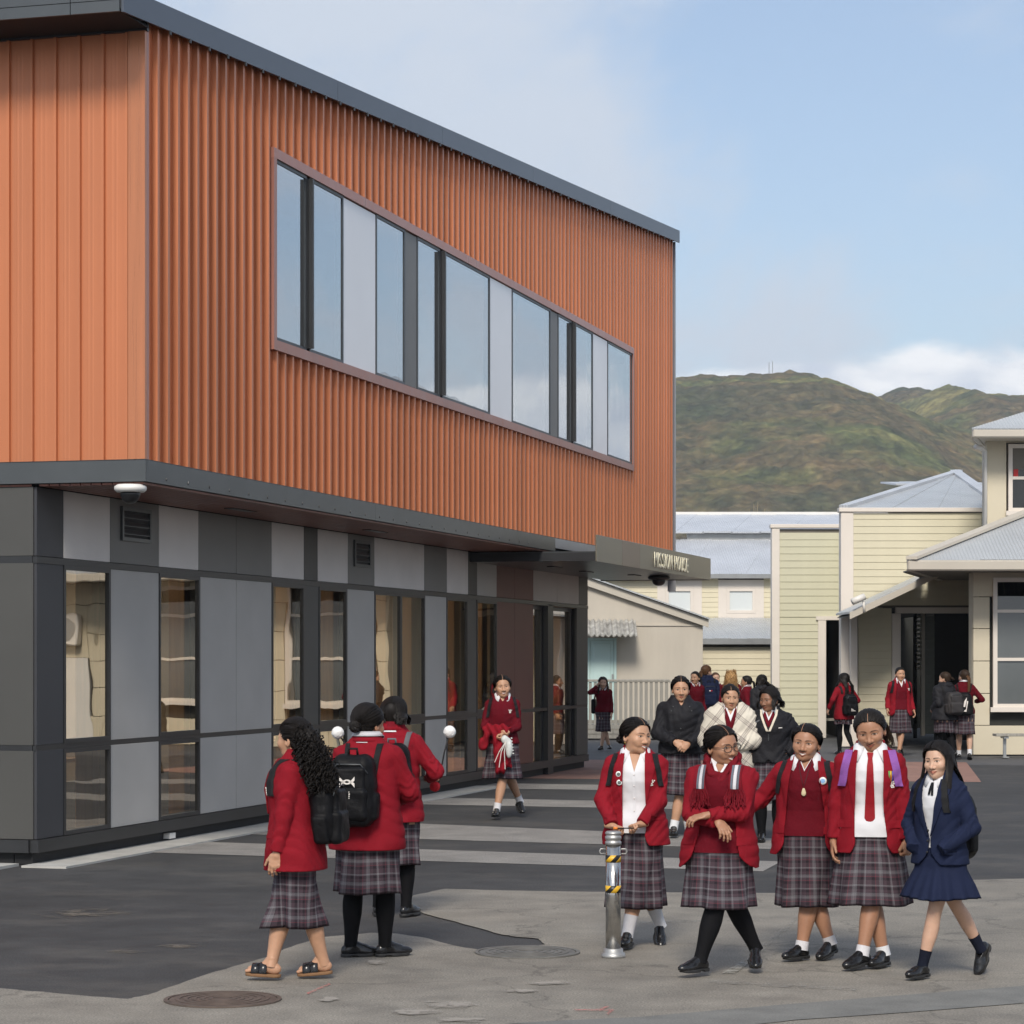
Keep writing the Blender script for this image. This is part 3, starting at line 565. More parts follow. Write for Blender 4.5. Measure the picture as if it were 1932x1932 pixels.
def iron(name, c):
    m, nt, bs = new_mat(name); tc = nt.nodes.new('ShaderNodeTexCoord'); w = nt.nodes.new('ShaderNodeTexWave'); w.bands_direction = 'X'; w.inputs['Scale'].default_value = 4.2; nt.links.new(tc.outputs['Object'], w.inputs['Vector'])
    n = noise(nt, .9, 6, .6); nt.links.new(ramp(nt, n, [(.3, tuple(x * .9 for x in c)), (.7, tuple(x * 1.08 for x in c))]), bs.inputs['Base Color'])
    bs.inputs['Metallic'].default_value = .25; bs.inputs['Roughness'].default_value = .42; bump(nt, bs, w.outputs['Fac'], .5, .03); return m
M['iron_roof'] = iron('painted_corrugated_iron', (.50, .52, .53)); M['iron_pale'] = iron('pale_corrugated_iron', (.60, .62, .65))
M['frost'] = plain('frosted_white_pane', (.66, .70, .70), .12, 0, .03, 1); M['dimglass'] = plain('dim_window_glass', (.10, .11, .11), .10, 0, .12, 1.2, spec=.8); M['darkglass'] = plain('dark_window_glass', (.012, .013, .013), .08, 0, .2, 1.5, spec=.7)
M['teal'] = plain('pale_teal_paint', (.47, .62, .60), .45, 0, .04, 2); M['greytimber'] = plain('weathered_grey_timber', (.30, .285, .25), .85, 0, .25, 3, stretch=(6, 6, .6))
M['gal'] = plain('galvanised_steel', (.34, .35, .35), .4, .6, .15, 3)
class Bld:
    def __init__(s, name, base, label, cat, group=None): s.e = empty(name, base, 0, label, cat, group); s.b = Vector(base); s.shared = {}
    def box(s, part, m, *q, bev=0, parent=None):
        b = MB(); x, y, z = s.b
        for k in q: a = (k[0] - x, k[1] - x, k[2] - y, k[3] - y, k[4] - z, k[5] - z); (b.bbox(*a, bev) if bev else b.box(*a))
        return b.build(part, m, parent or s.e)
    def poly(s, part, m, pts, d, parent=None):
        return MB().prism([Vector(p) - s.b for p in pts], d).build(part, m, parent or s.e)
    def boards(s, m, x0, x1, y, z0, z1, pitch, part='weatherboard'):
        """each lapped board an object of its own; the face looks towards -Y at y"""
        k = (round(x1 - x0, 3), pitch, m.name)
        if k not in s.shared:
            L = x1 - x0; s.shared[k] = MB().prism([(0, -.006, pitch * .992), (0, -.019, .003), (0, -.016, -.003), (0, .012, -.003), (0, .012, pitch * .992)], (L, 0, 0)).mesh(part, m)
        z = z0
        while z + pitch * .6 < z1:
            o = link(bpy.data.objects.new(part, s.shared[k]), s.e); o.location = (x0 - s.b.x, y - s.b.y, z - s.b.z)
            if z + pitch > z1: o.scale.z = (z1 - z) / pitch
            z += pitch
    def window(s, m_pane, x0, x1, y, z0, z1, fr=.07, bars=(), trim=0, m_fr=None, sill=True):
        m_fr = m_fr or M['trim']; w = s.box('window', m_fr, (x0, x0 + fr, y - .05, y + .06, z0, z1), (x1 - fr, x1, y - .05, y + .06, z0, z1), (x0 + fr, x1 - fr, y - .05, y + .06, z0, z0 + fr), (x0 + fr, x1 - fr, y - .05, y + .06, z1 - fr, z1))
        zs = [z0 + fr] + list(bars) + [z1 - fr]
        for i in range(len(zs) - 1):
            a = zs[i] + (.035 if i else 0); b = zs[i + 1] - (.035 if i < len(zs) - 2 else 0)
            s.box('pane', m_pane, (x0 + fr + .001, x1 - fr - .001, y + .0, y + .02, a, b), parent=w)
            if i: s.box('glazing_bar', m_fr, (x0 + fr + .001, x1 - fr - .001, y - .045, y + .03, zs[i] - .033, zs[i] + .033), parent=w)
        if trim: s.box('window_trim', m_fr, (x0 - trim, x0 - .002, y - .04, y + .05, z0 - trim, z1 + trim), (x1 + .002, x1 + trim, y - .04, y + .05, z0 - trim, z1 + trim), (x0 - .001, x1 + .001, y - .04, y + .05, z1 + .002, z1 + trim), (x0 - .001, x1 + .001, y - .04, y + .05, z0 - trim, z0 - .002), parent=w)
        elif sill: s.box('sill', m_fr, (x0 - .06, x1 + .06, y - .10, y - .051, z0 - .08, z0 + .02), parent=w)
        return w
    def roof(s, quads, m, n=8, th=.05, part='roof_sheet'):
        """a roof plane as sheets side by side: (eave left, eave right, ridge right, ridge left)"""
        a, b, c, d = [Vector(q) - s.b for q in quads]; nrm = (b - a).cross(d - a).normalized()
        for i in range(n):
            f0, f1 = i / n, (i + 1) / n + .004 * (i < n - 1); p = [a.lerp(b, f0), a.lerp(b, f1), d.lerp(c, f1), d.lerp(c, f0)]
            off = nrm * (.012 if i % 2 else 0); MB().prism([q + off for q in p], -nrm * th).build(part, m, s.e)
# --- weatherboard hall with the tall parapet (middle)
Y2, Y1 = 57.0, 63.5
X = lambda px, Y: (px - CX) / F * Y
Z = lambda py, Y: EYE + (HY - py) / F * Y
B2 = Bld('weatherboard_hall', (X(1720, Y2), Y2, 0), 'cream weatherboard hall with off white corner boards and a flat parapet', 'building')
xl, xr = X(1610, Y2), X(1852, Y2); zt = Z(968, Y2)
B2.boards(M['cream'], xl, xr, Y2, 3.25, zt, .165); B2.boards(M['cream'], X(1619, Y2), X(1682, Y2), Y2, .05, 3.24, .165)
B2.box('corner_board', M['trim'], (X(1586, Y2), xl - .002, Y2 - .05, Y2 + .3, 0, zt + .02), bev=.008)
B2.box('parapet_cap', M['trim'], (X(1582, Y2), xr, Y2 - .09, Y2 + .25, zt + .022, zt + .12), bev=.01)
B2.box('wall', M['soffit2'], (xl, xr, Y2 + .02, Y2 + .2, 3.2, zt), (xl, X(1682, Y2), Y2 + .02, Y2 + .2, 0, 3.19))
B2.box('post', M['trim'], (X(1604, Y2 - .2), X(1617, Y2 - .2), Y2 - .3, Y2 - .06, 0, 3.05), bev=.006); B2.box('post', M['trim'], (X(1682.5, Y2), X(1699, Y2), Y2 - .06, Y2 + .2, 0, 3.06), bev=.006)
B2.box('beam', M['trim'], (X(1690, Y2), X(1838, Y2), Y2 - .08, Y2 + .15, 3.065, 3.20), bev=.006)
# recessed wing to its left
x0, x1 = X(1471, Y1), X(1590, Y1); z1 = Z(998, Y1); xd = X(1543, Y1); zd = Z(1170, Y1)
B2.boards(M['sage'], x0, x1, Y1, zd + .08, z1, .18); B2.boards(M['sage'], x0, xd, Y1, .02, zd + .07, .18)
B2.box('corner_board', M['trim'], (X(1456, Y1), x0 - .002, Y1 - .05, Y1 + .3, 0, z1 + .02), bev=.008); B2.box('parapet_cap', M['trim'], (X(1453, Y1), x1, Y1 - .08, Y1 + .2, z1 + .022, z1 + .12), bev=.01)
B2.box('wall', M['soffit2'], (x0, x1, Y1 + .02, Y1 + .2, zd + .05, z1), (x0, xd, Y1 + .02, Y1 + .2, 0, zd + .04))
B2.box('door_surround', M['trim'], (xd + .002, X(1558, Y1), Y1 - .06, Y1 + .2, 0, zd), (xd - .05, x1, Y1 - .07, Y1 + .2, zd + .002, zd + .10)); B2.box('side_wall', M['sage'], (X(1590, Y1), X(1590, Y1) + .1, Y2 + .31, Y1 + .2, 0, z1))
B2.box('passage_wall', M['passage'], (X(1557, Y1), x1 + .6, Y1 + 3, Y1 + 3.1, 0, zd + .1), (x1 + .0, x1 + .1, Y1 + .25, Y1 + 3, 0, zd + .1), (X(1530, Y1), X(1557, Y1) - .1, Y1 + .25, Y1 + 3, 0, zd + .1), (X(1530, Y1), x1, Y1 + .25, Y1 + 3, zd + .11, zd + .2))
B2.box('bench_seat', M['greytimber'], (X(1560, Y1), X(1588, Y1), Y1 + .6, Y1 + 1, .42, .48))
# hipped iron roof behind the parapet
ax, az = X(1803, 66), Z(892, 66)
B2.roof([(X(1585, 58), 58, Z(966, 58) + .05), (X(1905, 58), 58, Z(966, 58) + .05), (ax + .1, 66, az), (ax, 66, az)], M['iron_roof'], 7)
B2.poly('roof_ridge', M['iron_pale'], [(X(1583, 58), 58, Z(964, 58) + .05), (ax, 66, az), (ax, 66, az + .09), (X(1583, 58), 58, Z(964, 58) + .14)], (.22, .15, 0)); B2.poly('roof_ridge', M['iron_pale'], [(X(1907, 58), 58, Z(964, 58) + .05), (ax + .1, 66, az), (ax + .1, 66, az + .09), (X(1907, 58), 58, Z(964, 58) + .14)], (-.22, .15, 0))
B2.roof([(X(1680, 72), 71, Z(917, 72)), (X(1860, 72), 71, Z(917, 72)), (X(1860, 74), 76, Z(900, 74)), (X(1680, 74), 76, Z(900, 74))], M['iron_pale'], 5); B2.box('roof_monitor', M['passage'], (X(1705, 72), X(1860, 72), 72.2, 75, 5.5, Z(917, 72) - .02))
# covered way between the hall and the plaster block
Yl = 54.6
B2.poly('lean_to_roof', M['iron_roof'], [(X(1603, Yl), Yl, Z(1158, Yl)), (X(1772, Yl), Yl, Z(1078, Yl)), (X(1772, Yl), Yl, Z(1078, Yl) + .05), (X(1603, Yl), Yl, Z(1158, Yl) + .05)], (0, Y2 - Yl - .1, 0))
B2.poly('lean_to_fascia', M['gutter'], [(X(1603, Yl), Yl, Z(1160, Yl) - .10), (X(1775, Yl), Yl, Z(1078, Yl) - .10), (X(1775, Yl), Yl, Z(1078, Yl) + .045), (X(1603, Yl), Yl, Z(1160, Yl) + .045)], (0, -.03, 0))
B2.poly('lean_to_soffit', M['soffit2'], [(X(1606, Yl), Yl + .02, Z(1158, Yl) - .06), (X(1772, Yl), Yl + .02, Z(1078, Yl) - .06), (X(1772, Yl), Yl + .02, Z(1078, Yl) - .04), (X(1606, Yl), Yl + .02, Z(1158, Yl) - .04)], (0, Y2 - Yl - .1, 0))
B2.boards(M['sage'], X(1700, Y2), X(1836, Y2), Y2 - .03, 3.22, 3.26, .165)
yp = 58.6
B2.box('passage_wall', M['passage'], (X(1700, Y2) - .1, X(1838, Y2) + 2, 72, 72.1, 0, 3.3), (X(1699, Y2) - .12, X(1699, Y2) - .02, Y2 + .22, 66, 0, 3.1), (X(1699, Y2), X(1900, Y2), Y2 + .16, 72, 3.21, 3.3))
B2.boards(M['greyboard'], X(1745, yp), X(1763, yp), yp, .25, 3.15, .2, 'cladding_board'); B2.box('partition_post', M['gutter'], (X(1738, yp), X(1744.6, yp), yp - .04, yp + .1, .2, 3.15)); B2.box('partition', M['passage'], (X(1763.5, yp), X(1840, yp), yp + .03, yp + .1, .1, 3.15), (X(1724, 60), X(1730, 60), 60, 60.1, .1, 3.15))  # wide dark sheet holds the shade of the opening beside the boards
for i in range(14): B2.box('louvre', M['white'], (X(1730, 64), X(1742, 64), 63.9, 64, 1.75 + i * .11, 1.81 + i * .11))  # pale slats added for the daylight showing at the passage end
# --- plaster block on the right, two storeys, running on to the right of the view
Y5 = 52.0
B5 = Bld('plaster_block', (X(1836, Y5), Y5, 0), 'cream plaster classroom block with sash windows and hipped iron roofs', 'building')
xa = X(1836, Y5); xe = 31.0; wins = [(X(1873, Y5), X(1873, Y5) + 2.35), (14.0, 16.3), (18.3, 19.15), (22.5, 24.8), (27, 29.3)]
zj = [0, .62, 1.29, 1.97, 2.65, 3.32, 3.9]
for i in range(6):                                     # ruled courses of plaster
    segs = []; x = xa
    for (a, b) in wins: 
        if i in (1, 2, 3, 4): segs.append((x, a - .06)); x = b + .06
    segs.append((x, xe))
    for a, b in segs:
        n = max(1, round((b - a) / 1.6))
        for k in range(n): B5.box('plaster_panel', M['plaster'], (a + (b - a) * k / n + .004, a + (b - a) * (k + 1) / n - .004, Y5, Y5 + .12, zj[i] + .006, zj[i + 1] - .006), bev=.006)
zb, ztp = Z(1336, Y5), Z(1090, Y5)
for i, (a, b) in enumerate(wins):
    if i == 2: 
        B5.box('door', M['white'], (a, b, Y5 - .02, Y5 + .04, .1, 2.05)); B5.box('plaster_panel', M['plaster'], (a - .055, b + .055, Y5, Y5 + .12, 2.06, 3.316)); continue
    B5.window(M['dimglass'], a, b, Y5, zb, ztp, .09, (Z(1244, Y5), Z(1153, Y5)))
B5.box('wall', M['passage'], (xa + .02, xe, Y5 + .22, Y5 + .3, 0, 3.9)); B5.box('side_wall', M['plaster'], (xa, xa + .15, Y5 + .13, Y5 + .5, 0, 4.0))
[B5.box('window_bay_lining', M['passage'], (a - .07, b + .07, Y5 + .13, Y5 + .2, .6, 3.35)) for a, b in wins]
ev, Ye = Z(1079, 50.7), 50.7
B5.box('gutter', M['gutter'], (X(1711, Ye), xe + 1, Ye - .12, Ye, ev + .02, ev + .24), bev=.03); DG = Vector((.264, .9646, 0)); B5.poly('gutter', M['gutter'], [(X(1711, Ye), Ye + .001, ev + .02), (X(1711, Ye) + .12, Ye + .001, ev + .02), (X(1711, Ye) + .12, Ye + .001, ev + .24), (X(1711, Ye), Ye + .001, ev + .24)], DG * 14)
B5.poly('side_wall', M['plaster'], [(xa + .01, Y5 + .51, 0), (xa + .15, Y5 + .51, 0), (xa + .15, Y5 + .51, 4), (xa + .01, Y5 + .51, 4)], DG * 14)
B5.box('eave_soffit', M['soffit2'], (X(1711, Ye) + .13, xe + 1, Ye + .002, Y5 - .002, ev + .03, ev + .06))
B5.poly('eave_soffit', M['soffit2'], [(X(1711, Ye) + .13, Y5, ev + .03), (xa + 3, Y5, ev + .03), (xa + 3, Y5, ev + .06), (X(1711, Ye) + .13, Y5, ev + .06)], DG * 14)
rs = .5; run = 6.0; hx = 1.31 * run; el = X(1711, Ye) - .02
B5.roof([(el, Ye - .1, ev + .24), (xe + 1, Ye - .1, ev + .24), (xe + 1, Ye + run, ev + .24 + run * rs), (el + hx, Ye + run, ev + .24 + run * rs)], M['iron_roof'], 16)
B5.roof([(el + 3.7, Ye + 13.5, ev + .24), (el, Ye - .1, ev + .24), (el + hx, Ye + run, ev + .24 + run * rs), (el + hx + 2, Ye + 13.4, ev + .24 + run * rs)], M['iron_roof'], 8)
B5.poly('roof_ridge', M['gutter'], [(el - .02, Ye - .12, ev + .25), (el + hx, Ye + run, ev + .25 + run * rs), (el + hx, Ye + run, ev + .31 + run * rs), (el - .02, Ye - .12, ev + .31)], (.22, -.05, 0))
# upper storey
Yu = 54.5; xu = X(1862, Yu); ez = Z(829, 53.7)
wx0, wx1 = X(1902, Yu), X(1902, Yu) + 2.2; wz0, wz1 = Z(966, Yu), Z(838, Yu)
B5.box('plaster_panel', M['plaster'], (xu, wx0 - .04, Yu, Yu + .2, 4.3, ez + .05)); B5.box('plaster_panel', M['plaster'], (wx1 + .04, xe, Yu, Yu + .2, 4.3, ez + .05)); B5.box('plaster_panel', M['plaster'], (wx0 - .039, wx1 + .039, Yu, Yu + .2, 4.3, wz0 - .05)); B5.box('plaster_panel', M['plaster'], (wx0 - .039, wx1 + .039, Yu, Yu + .2, wz1 + .03, ez + .05))
w = B5.window(M['darkglass'], wx0, wx1, Yu, wz0, wz1, .09, ((wz0 + wz1) / 2,)); B5.box('window_sticker', plain('red_sticker', (.5, .02, .02)), (wx0 + .12, wx0 + .22, Yu - .004, Yu - .001, wz0 + .75, wz0 + 1.0), parent=w); B5.box('window_lining', M['passage'], (wx0, wx1, Yu + .07, Yu + .1, wz0, wz1)); B5.box('blind', M['soffit2'], (wx0 + .1, wx1 - .1, Yu - .012, Yu - .006, wz1 - .55, wz1 - .09), parent=w)
B5.poly('upper_side_wall', M['plaster'], [(xu, Yu + .21, 4.3), (xu + .2, Yu + .21, 4.3), (xu + .2, Yu + .21, ez + .05), (xu, Yu + .21, ez + .05)], DG * 12)
B5.box('gutter', M['gutter'], (X(1834, 53.6), xe + 1, 53.5, 53.62, ez + .02, ez + .21), bev=.03)
B5.poly('gutter', M['gutter'], [(X(1834, 53.6), 53.63, ez + .02), (X(1834, 53.6) + .12, 53.63, ez + .02), (X(1834, 53.6) + .12, 53.63, ez + .21), (X(1834, 53.6), 53.63, ez + .21)], DG * 13); B5.poly('eave_soffit', M['gutter'], [(X(1834, 53.6) + .13, 53.63, ez + .03), (xe, 53.63, ez + .03), (xe, 53.63, ez + .05), (X(1834, 53.6) + .13, 53.63, ez + .05)], DG * 13)
el = X(1834, 53.6) - .02; run = 6; hx = 1.31 * run
B5.roof([(el, 53.5, ez + .22), (xe + 1, 53.5, ez + .22), (xe + 1, 53.5 + run, ez + .22 + run * .44), (el + hx, 53.5 + run, ez + .22 + run * .44)], M['iron_roof'], 15)
B5.roof([(el + 3.4, 66, ez + .22), (el, 53.5, ez + .22), (el + hx, 53.5 + run, ez + .22 + run * .44), (el + hx + 1.7, 66, ez + .22 + run * .44)], M['iron_roof'], 8)
pipe = MB(); xp = X(1858, Yu - .1); pipe.tube([(xp - .25 - B5.b.x, Yu - .35 - Y5, ez - .12), (xp - .1 - B5.b.x, Yu - .2 - Y5, ez - .13), (xp - B5.b.x, Yu - .1 - Y5, ez - .2), (xp - B5.b.x, Yu - .1 - Y5, 4.35)], .055, 10); pipe.build('downpipe', M['white'], B5.e, True)
# what hangs on the wall to the right, seen in the ground floor glass
e = empty('heat_pump', (18.9, Y5 - .2, 2.75), 0, 'white wall mounted heat pump unit reflected in the corner window', 'heat pump')
MB().bbox(-.45, .45, -.15, .15, -.35, .35, .03).build('casing', M['white'], e); MB().lathe([(.27, 0), (.27, .01), (.01, .012)], 24).build('fan_grille', M['gal'], e).matrix_basis = Matrix.Translation((-.1, -.152, 0)) @ Matrix.Rotation(R(90), 4, 'X')
# --- bench under the sash window
e = empty('bench', (X(1876, 50.6), 50.6, 0), 0, 'grey bench fixed under the large sash window of the plaster block', 'bench')
for i in range(3): MB().bbox(0, 2.6, -.21 + i * .14, -.08 + i * .14, .44, .49, .006).build('seat_slat', M['greytimber'], e)
for x in (.18, 2.2): MB().box(x, x + .06, -.03, .03, .02, .435).box(x - .02, x + .08, -.18, .18, .395, .436).box(x - .02, x + .1, -.12, .12, 0, .018).build('leg', M['gal'], e)
# small white CCTV on the lean-to
e = empty('security_camera', at(1621, 1134, 54.5), 0, 'small white bullet camera on the edge of the lean-to roof', 'security camera')
MB().tube([(.12, 0, .10), (-.16, -.05, -.02)], .075, 10).build('housing', M['white'], e, True); MB().tube([(.10, .02, 0), (.12, .05, -.25)], .03, 8).build('bracket', M['white'], e, True)
# --- long block at the back with two white windows
Y3 = 76.0
B3 = Bld('long_block', (X(1330, Y3), Y3, 0), 'long pale yellow weatherboard block with big corrugated roof and two white windows', 'building')
xa, xb = X(1060, Y3), X(1600, Y3); eh = Z(1090, Y3)
W3 = [(X(1256, Y3), X(1308, Y3)), (X(1371, Y3), X(1425, Y3))]; zb, zt3 = Z(1157, Y3), Z(1110, Y3); tr = .26
xs = [xa] + [v for a, b in W3 for v in (a - tr, b + tr)] + [xb]
for i in range(0, len(xs), 2): B3.boards(M['yellow'], xs[i], xs[i + 1], Y3, zb - tr, eh, .15)
B3.boards(M['yellow'], xa, xb, Y3, 2.6, zb - tr, .15)
for a, b in W3: B3.window(M['frost'], a, b, Y3, zb, zt3, .09, (), tr)
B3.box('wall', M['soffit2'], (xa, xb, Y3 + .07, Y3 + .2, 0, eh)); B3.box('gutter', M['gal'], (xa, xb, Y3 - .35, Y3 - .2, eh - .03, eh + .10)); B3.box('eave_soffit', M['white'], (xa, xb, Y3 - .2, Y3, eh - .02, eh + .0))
rz, ry = Z(970, 84), 84.0
fr = .56; mz = eh + .1 + (rz - eh - .1) * fr; my = Y3 - .3 + (ry - Y3 + .3) * fr
B3.roof([(xa, Y3 - .3, eh + .1), (xb + 6, Y3 - .3, eh + .1), (xb + 7.2, my, mz), (xa + 1.2, my, mz)], M['iron_pale'], 16); B3.roof([(xa, my - .3, mz + .22), (xb + 6, my - .3, mz + .22), (xb + 7, ry, rz), (xa + 1, ry, rz)], M['iron_pale'], 16)
B3.box('roof_step', M['gal'], (X(1296, my), xb + 6, my - .1, my, mz - .05, mz + .2)); B3.box('roof_ridge', M['white'], (xa, xb + 6, ry - .1, ry + .1, rz - .02, rz + .07))
# low lean-to in front of it
Y4 = 70.5; e4 = Z(1205, Y4)
B3.roof([(X(1315, Y4), Y4, e4), (X(1600, Y4), Y4, e4), (X(1600, Y3), Y3 - .05, Z(1166, Y3)), (X(1315, Y3), Y3 - .05, Z(1166, Y3))], M['iron_roof'], 9); B3.box('gutter', M['gal'], (X(1315, Y4), X(1600, Y4), Y4 - .15, Y4 - .02, e4 - .16, e4 + .0)); B3.boards(M['yellow'], X(1318, Y4), X(1600, Y4), Y4 + .1, .05, e4 - .2, .165); B3.box('wall', M['soffit2'], (X(1318, Y4), X(1600, Y4), Y4 + .18, Y4 + .3, 0, e4 - .05))
# --- plaster shed with the mono-pitch roof and teal door
Y6 = 65.0
B6 = Bld('plaster_shed', (X(1220, Y6), Y6, 0), 'stained beige plaster shed with a sloping fascia and a pale teal door', 'building')
p = lambda px, py, dy=0: (X(px, Y6 + dy), Y6 + dy, Z(py, Y6))
B6.poly('wall', M['shed'], [(X(1080, Y6), Y6, 0), (X(1326, Y6), Y6, 0), p(1326, 1180), p(1326, 1172), p(1080, 1090)], (0, 6, 0)); B6.box('wall_band', M['shed'], (X(1080, Y6), X(1327, Y6), Y6 - .03, Y6, Z(1181, Y6), Z(1178, Y6)))
B6.poly('fascia', M['gutter'], [p(1080, 1096, -.15), p(1337, 1184, -.15), p(1337, 1170, -.15), p(1080, 1080, -.15)], (0, .12, 0)); B6.poly('roof', M['iron_roof'], [p(1080, 1079, -.25), p(1339, 1169, -.25), p(1339, 1166, -.25), p(1080, 1076, -.25)], (0, 6.5, 0))
dz0 = Z(1372, Y6)
d = B6.box('door', M['teal'], (X(1113, Y6), X(1158, Y6), Y6 - .03, Y6 - .001, dz0, Z(1208, Y6)), bev=.008); B6.box('door_panel', M['teal'], (X(1119, Y6), X(1152, Y6), Y6 - .045, Y6 - .031, dz0 + .15, Z(1214, Y6)), bev=.008, parent=d); B6.box('handle', M['gal'], (X(1154, Y6), X(1157, Y6), Y6 - .09, Y6 - .04, Z(1284, Y6), Z(1272, Y6)), parent=d)
B6.box('door_frame', M['teal'], (X(1107, Y6), X(1112.6, Y6), Y6 - .05, Y6, dz0, Z(1204, Y6)), (X(1158.4, Y6), X(1163, Y6), Y6 - .05, Y6, dz0, Z(1204, Y6)), (X(1113, Y6), X(1158, Y6), Y6 - .05, Y6, Z(1208, Y6) + .005, Z(1204, Y6)))
M['mossy'] = plain('lichen_stained_iron', (.36, .35, .32), .8, 0, .55, 5)
b = MB(); n = 36; xs0, xs1 = X(1085, Y6) - B6.b.x, X(1199, Y6) - B6.b.x; vs = []
for j, (yy, zz) in enumerate(((-1.0, Z(1199, Y6)), (-.02, Z(1178, Y6) + .12))):
    for i in range(n + 1): vs.append((xs0 + (xs1 - xs0) * i / n, yy, zz + .035 * math.sin(i * 1.9)))
b.add(vs, [(i, i + 1, n + 2 + i, n + 1 + i) for i in range(n)]); o = b.build('door_canopy', M['mossy'], B6.e); o.modifiers.new('thick', 'SOLIDIFY').thickness = .03
# ramp with baluster rail
Yr = 62.3
e = empty('access_ramp', (X(1190, Yr), Yr, 0), 0, 'weathered grey timber ramp with an upright baluster rail before the plaster shed', 'ramp')
bx = lambda a, b_, y0, y1, z0, z1: (X(a, Yr) - e.location.x, X(b_, Yr) - e.location.x, y0, y1, z0, z1)
for i in range(3): MB().box(*bx(1080, 1290 + i, -.02 * i, .02, .02 + i * .12, .125 + i * .12)).build('base_board', M['greytimber'], e)
MB().box(*bx(1080, 1287, .03, 2.4, .25, .36)).build('deck', M['greytimber'], e)
zt_ = Z(1284, Yr); zl = Z(1369, Yr)
MB().bbox(*bx(1080, 1262, -.06, .08, zt_ - .03, zt_ + .03), .01).build('handrail', M['greytimber'], e)
MB().prism([(bx(1262, 0, 0, 0, 0, 0)[0], -.06, zt_ - .03), (bx(1262, 0, 0, 0, 0, 0)[0], -.06, zt_ + .03), (bx(1292, 0, 0, 0, 0, 0)[0], -.06, zt_ - .35), (bx(1292, 0, 0, 0, 0, 0)[0], -.06, zt_ - .41)], (0, .14, 0)).build('handrail', M['greytimber'], e)
me = MB().bbox(0, .075, -.015, .02, 0, zt_ - zl - .04, .004).mesh('baluster', M['greytimber']); k = 0; px = 1082
while px < 1262:
    o = link(bpy.data.objects.new('baluster', me), e); o.location = (X(px, Yr) - e.location.x, 0, zl); px += 9.6
for k in range(3): o = link(bpy.data.objects.new('baluster', me), e); o.location = (X(1265 + 9 * k, Yr) - e.location.x, 0, zl - .11 * k)
MB().box(*bx(1080, 1290, .021, .05, zl + .06, zl + .14)).build('bottom_rail', M['greytimber'], e)
# bare shrub behind the long roof
M['twig'] = plain('pale_dry_stalks', (.30, .26, .18), .9)
p0 = at(1425, 985, 92); e = empty('bare_shrub', (p0.x, 92, 0), 0, 'pale leafless shrub standing behind the long corrugated roof', 'shrub'); b = MB(); rr = random.Random(3)
b.tube([(0, 0, 0), (0, 0, 4.5)], .12, 6); e2 = b.build('trunk', M['twig'], e); b = MB()
for i in range(70):
    x = rr.gauss(0, .75); h = 6.0 + rr.random() * 1.9 - abs(x) * .5; b.tube([(x * .4, rr.uniform(-.4, .4), 4.3), (x * .9, 0, 5.6), (x + rr.uniform(-.2, .2), 0, h)], [.03, .022, .012], 3)
b.build('branches', M['twig'], e); tag(bpy.data.objects['branches'], kind='stuff')
# ------------------------------------------------------------------ people: bodies and clothes grown from distance fields
def smin(a, b, k): h = np.clip(.5 + .5 * (b - a) / k, 0, 1); return b * (1 - h) + a * h - k * h * (1 - h)
def ssub(a, b, k): return -smin(-a, b, k)
def ell(P, c, r):
    q = (P - np.float32(c)) / np.float32(r); k0 = np.sqrt((q * q).sum(-1)); g = q / np.float32(r); k1 = np.sqrt((g * g).sum(-1)) + 1e-9; return k0 * (k0 - 1) / k1
def sph(P, c, r): q = P - np.float32(c); return np.sqrt((q * q).sum(-1)) - r
def cone(P, a, b, ra, rb):
    a = np.float32(a); b = np.float32(b); d = b - a; q = P - a; h = np.clip((q @ d) / (d @ d + 1e-12), 0, 1); e = q - h[..., None] * d
    return np.sqrt((e * e).sum(-1)) - (ra + (rb - ra) * h)
def pair(f, P, c, *a, **k):                     # mirrored left and right
    Q = P.copy(); Q[..., 0] = np.abs(Q[..., 0]); return f(Q, c, *a, **k)
def grid(lo, hi, res):
    n = [int(math.ceil((h - l) / res)) + 1 for l, h in zip(lo, hi)]
    ax = [np.float32(l) + np.float32(res) * np.arange(k, dtype=np.float32) for l, k in zip(lo, n)]
    return np.stack(np.meshgrid(*ax, indexing='ij'), -1)
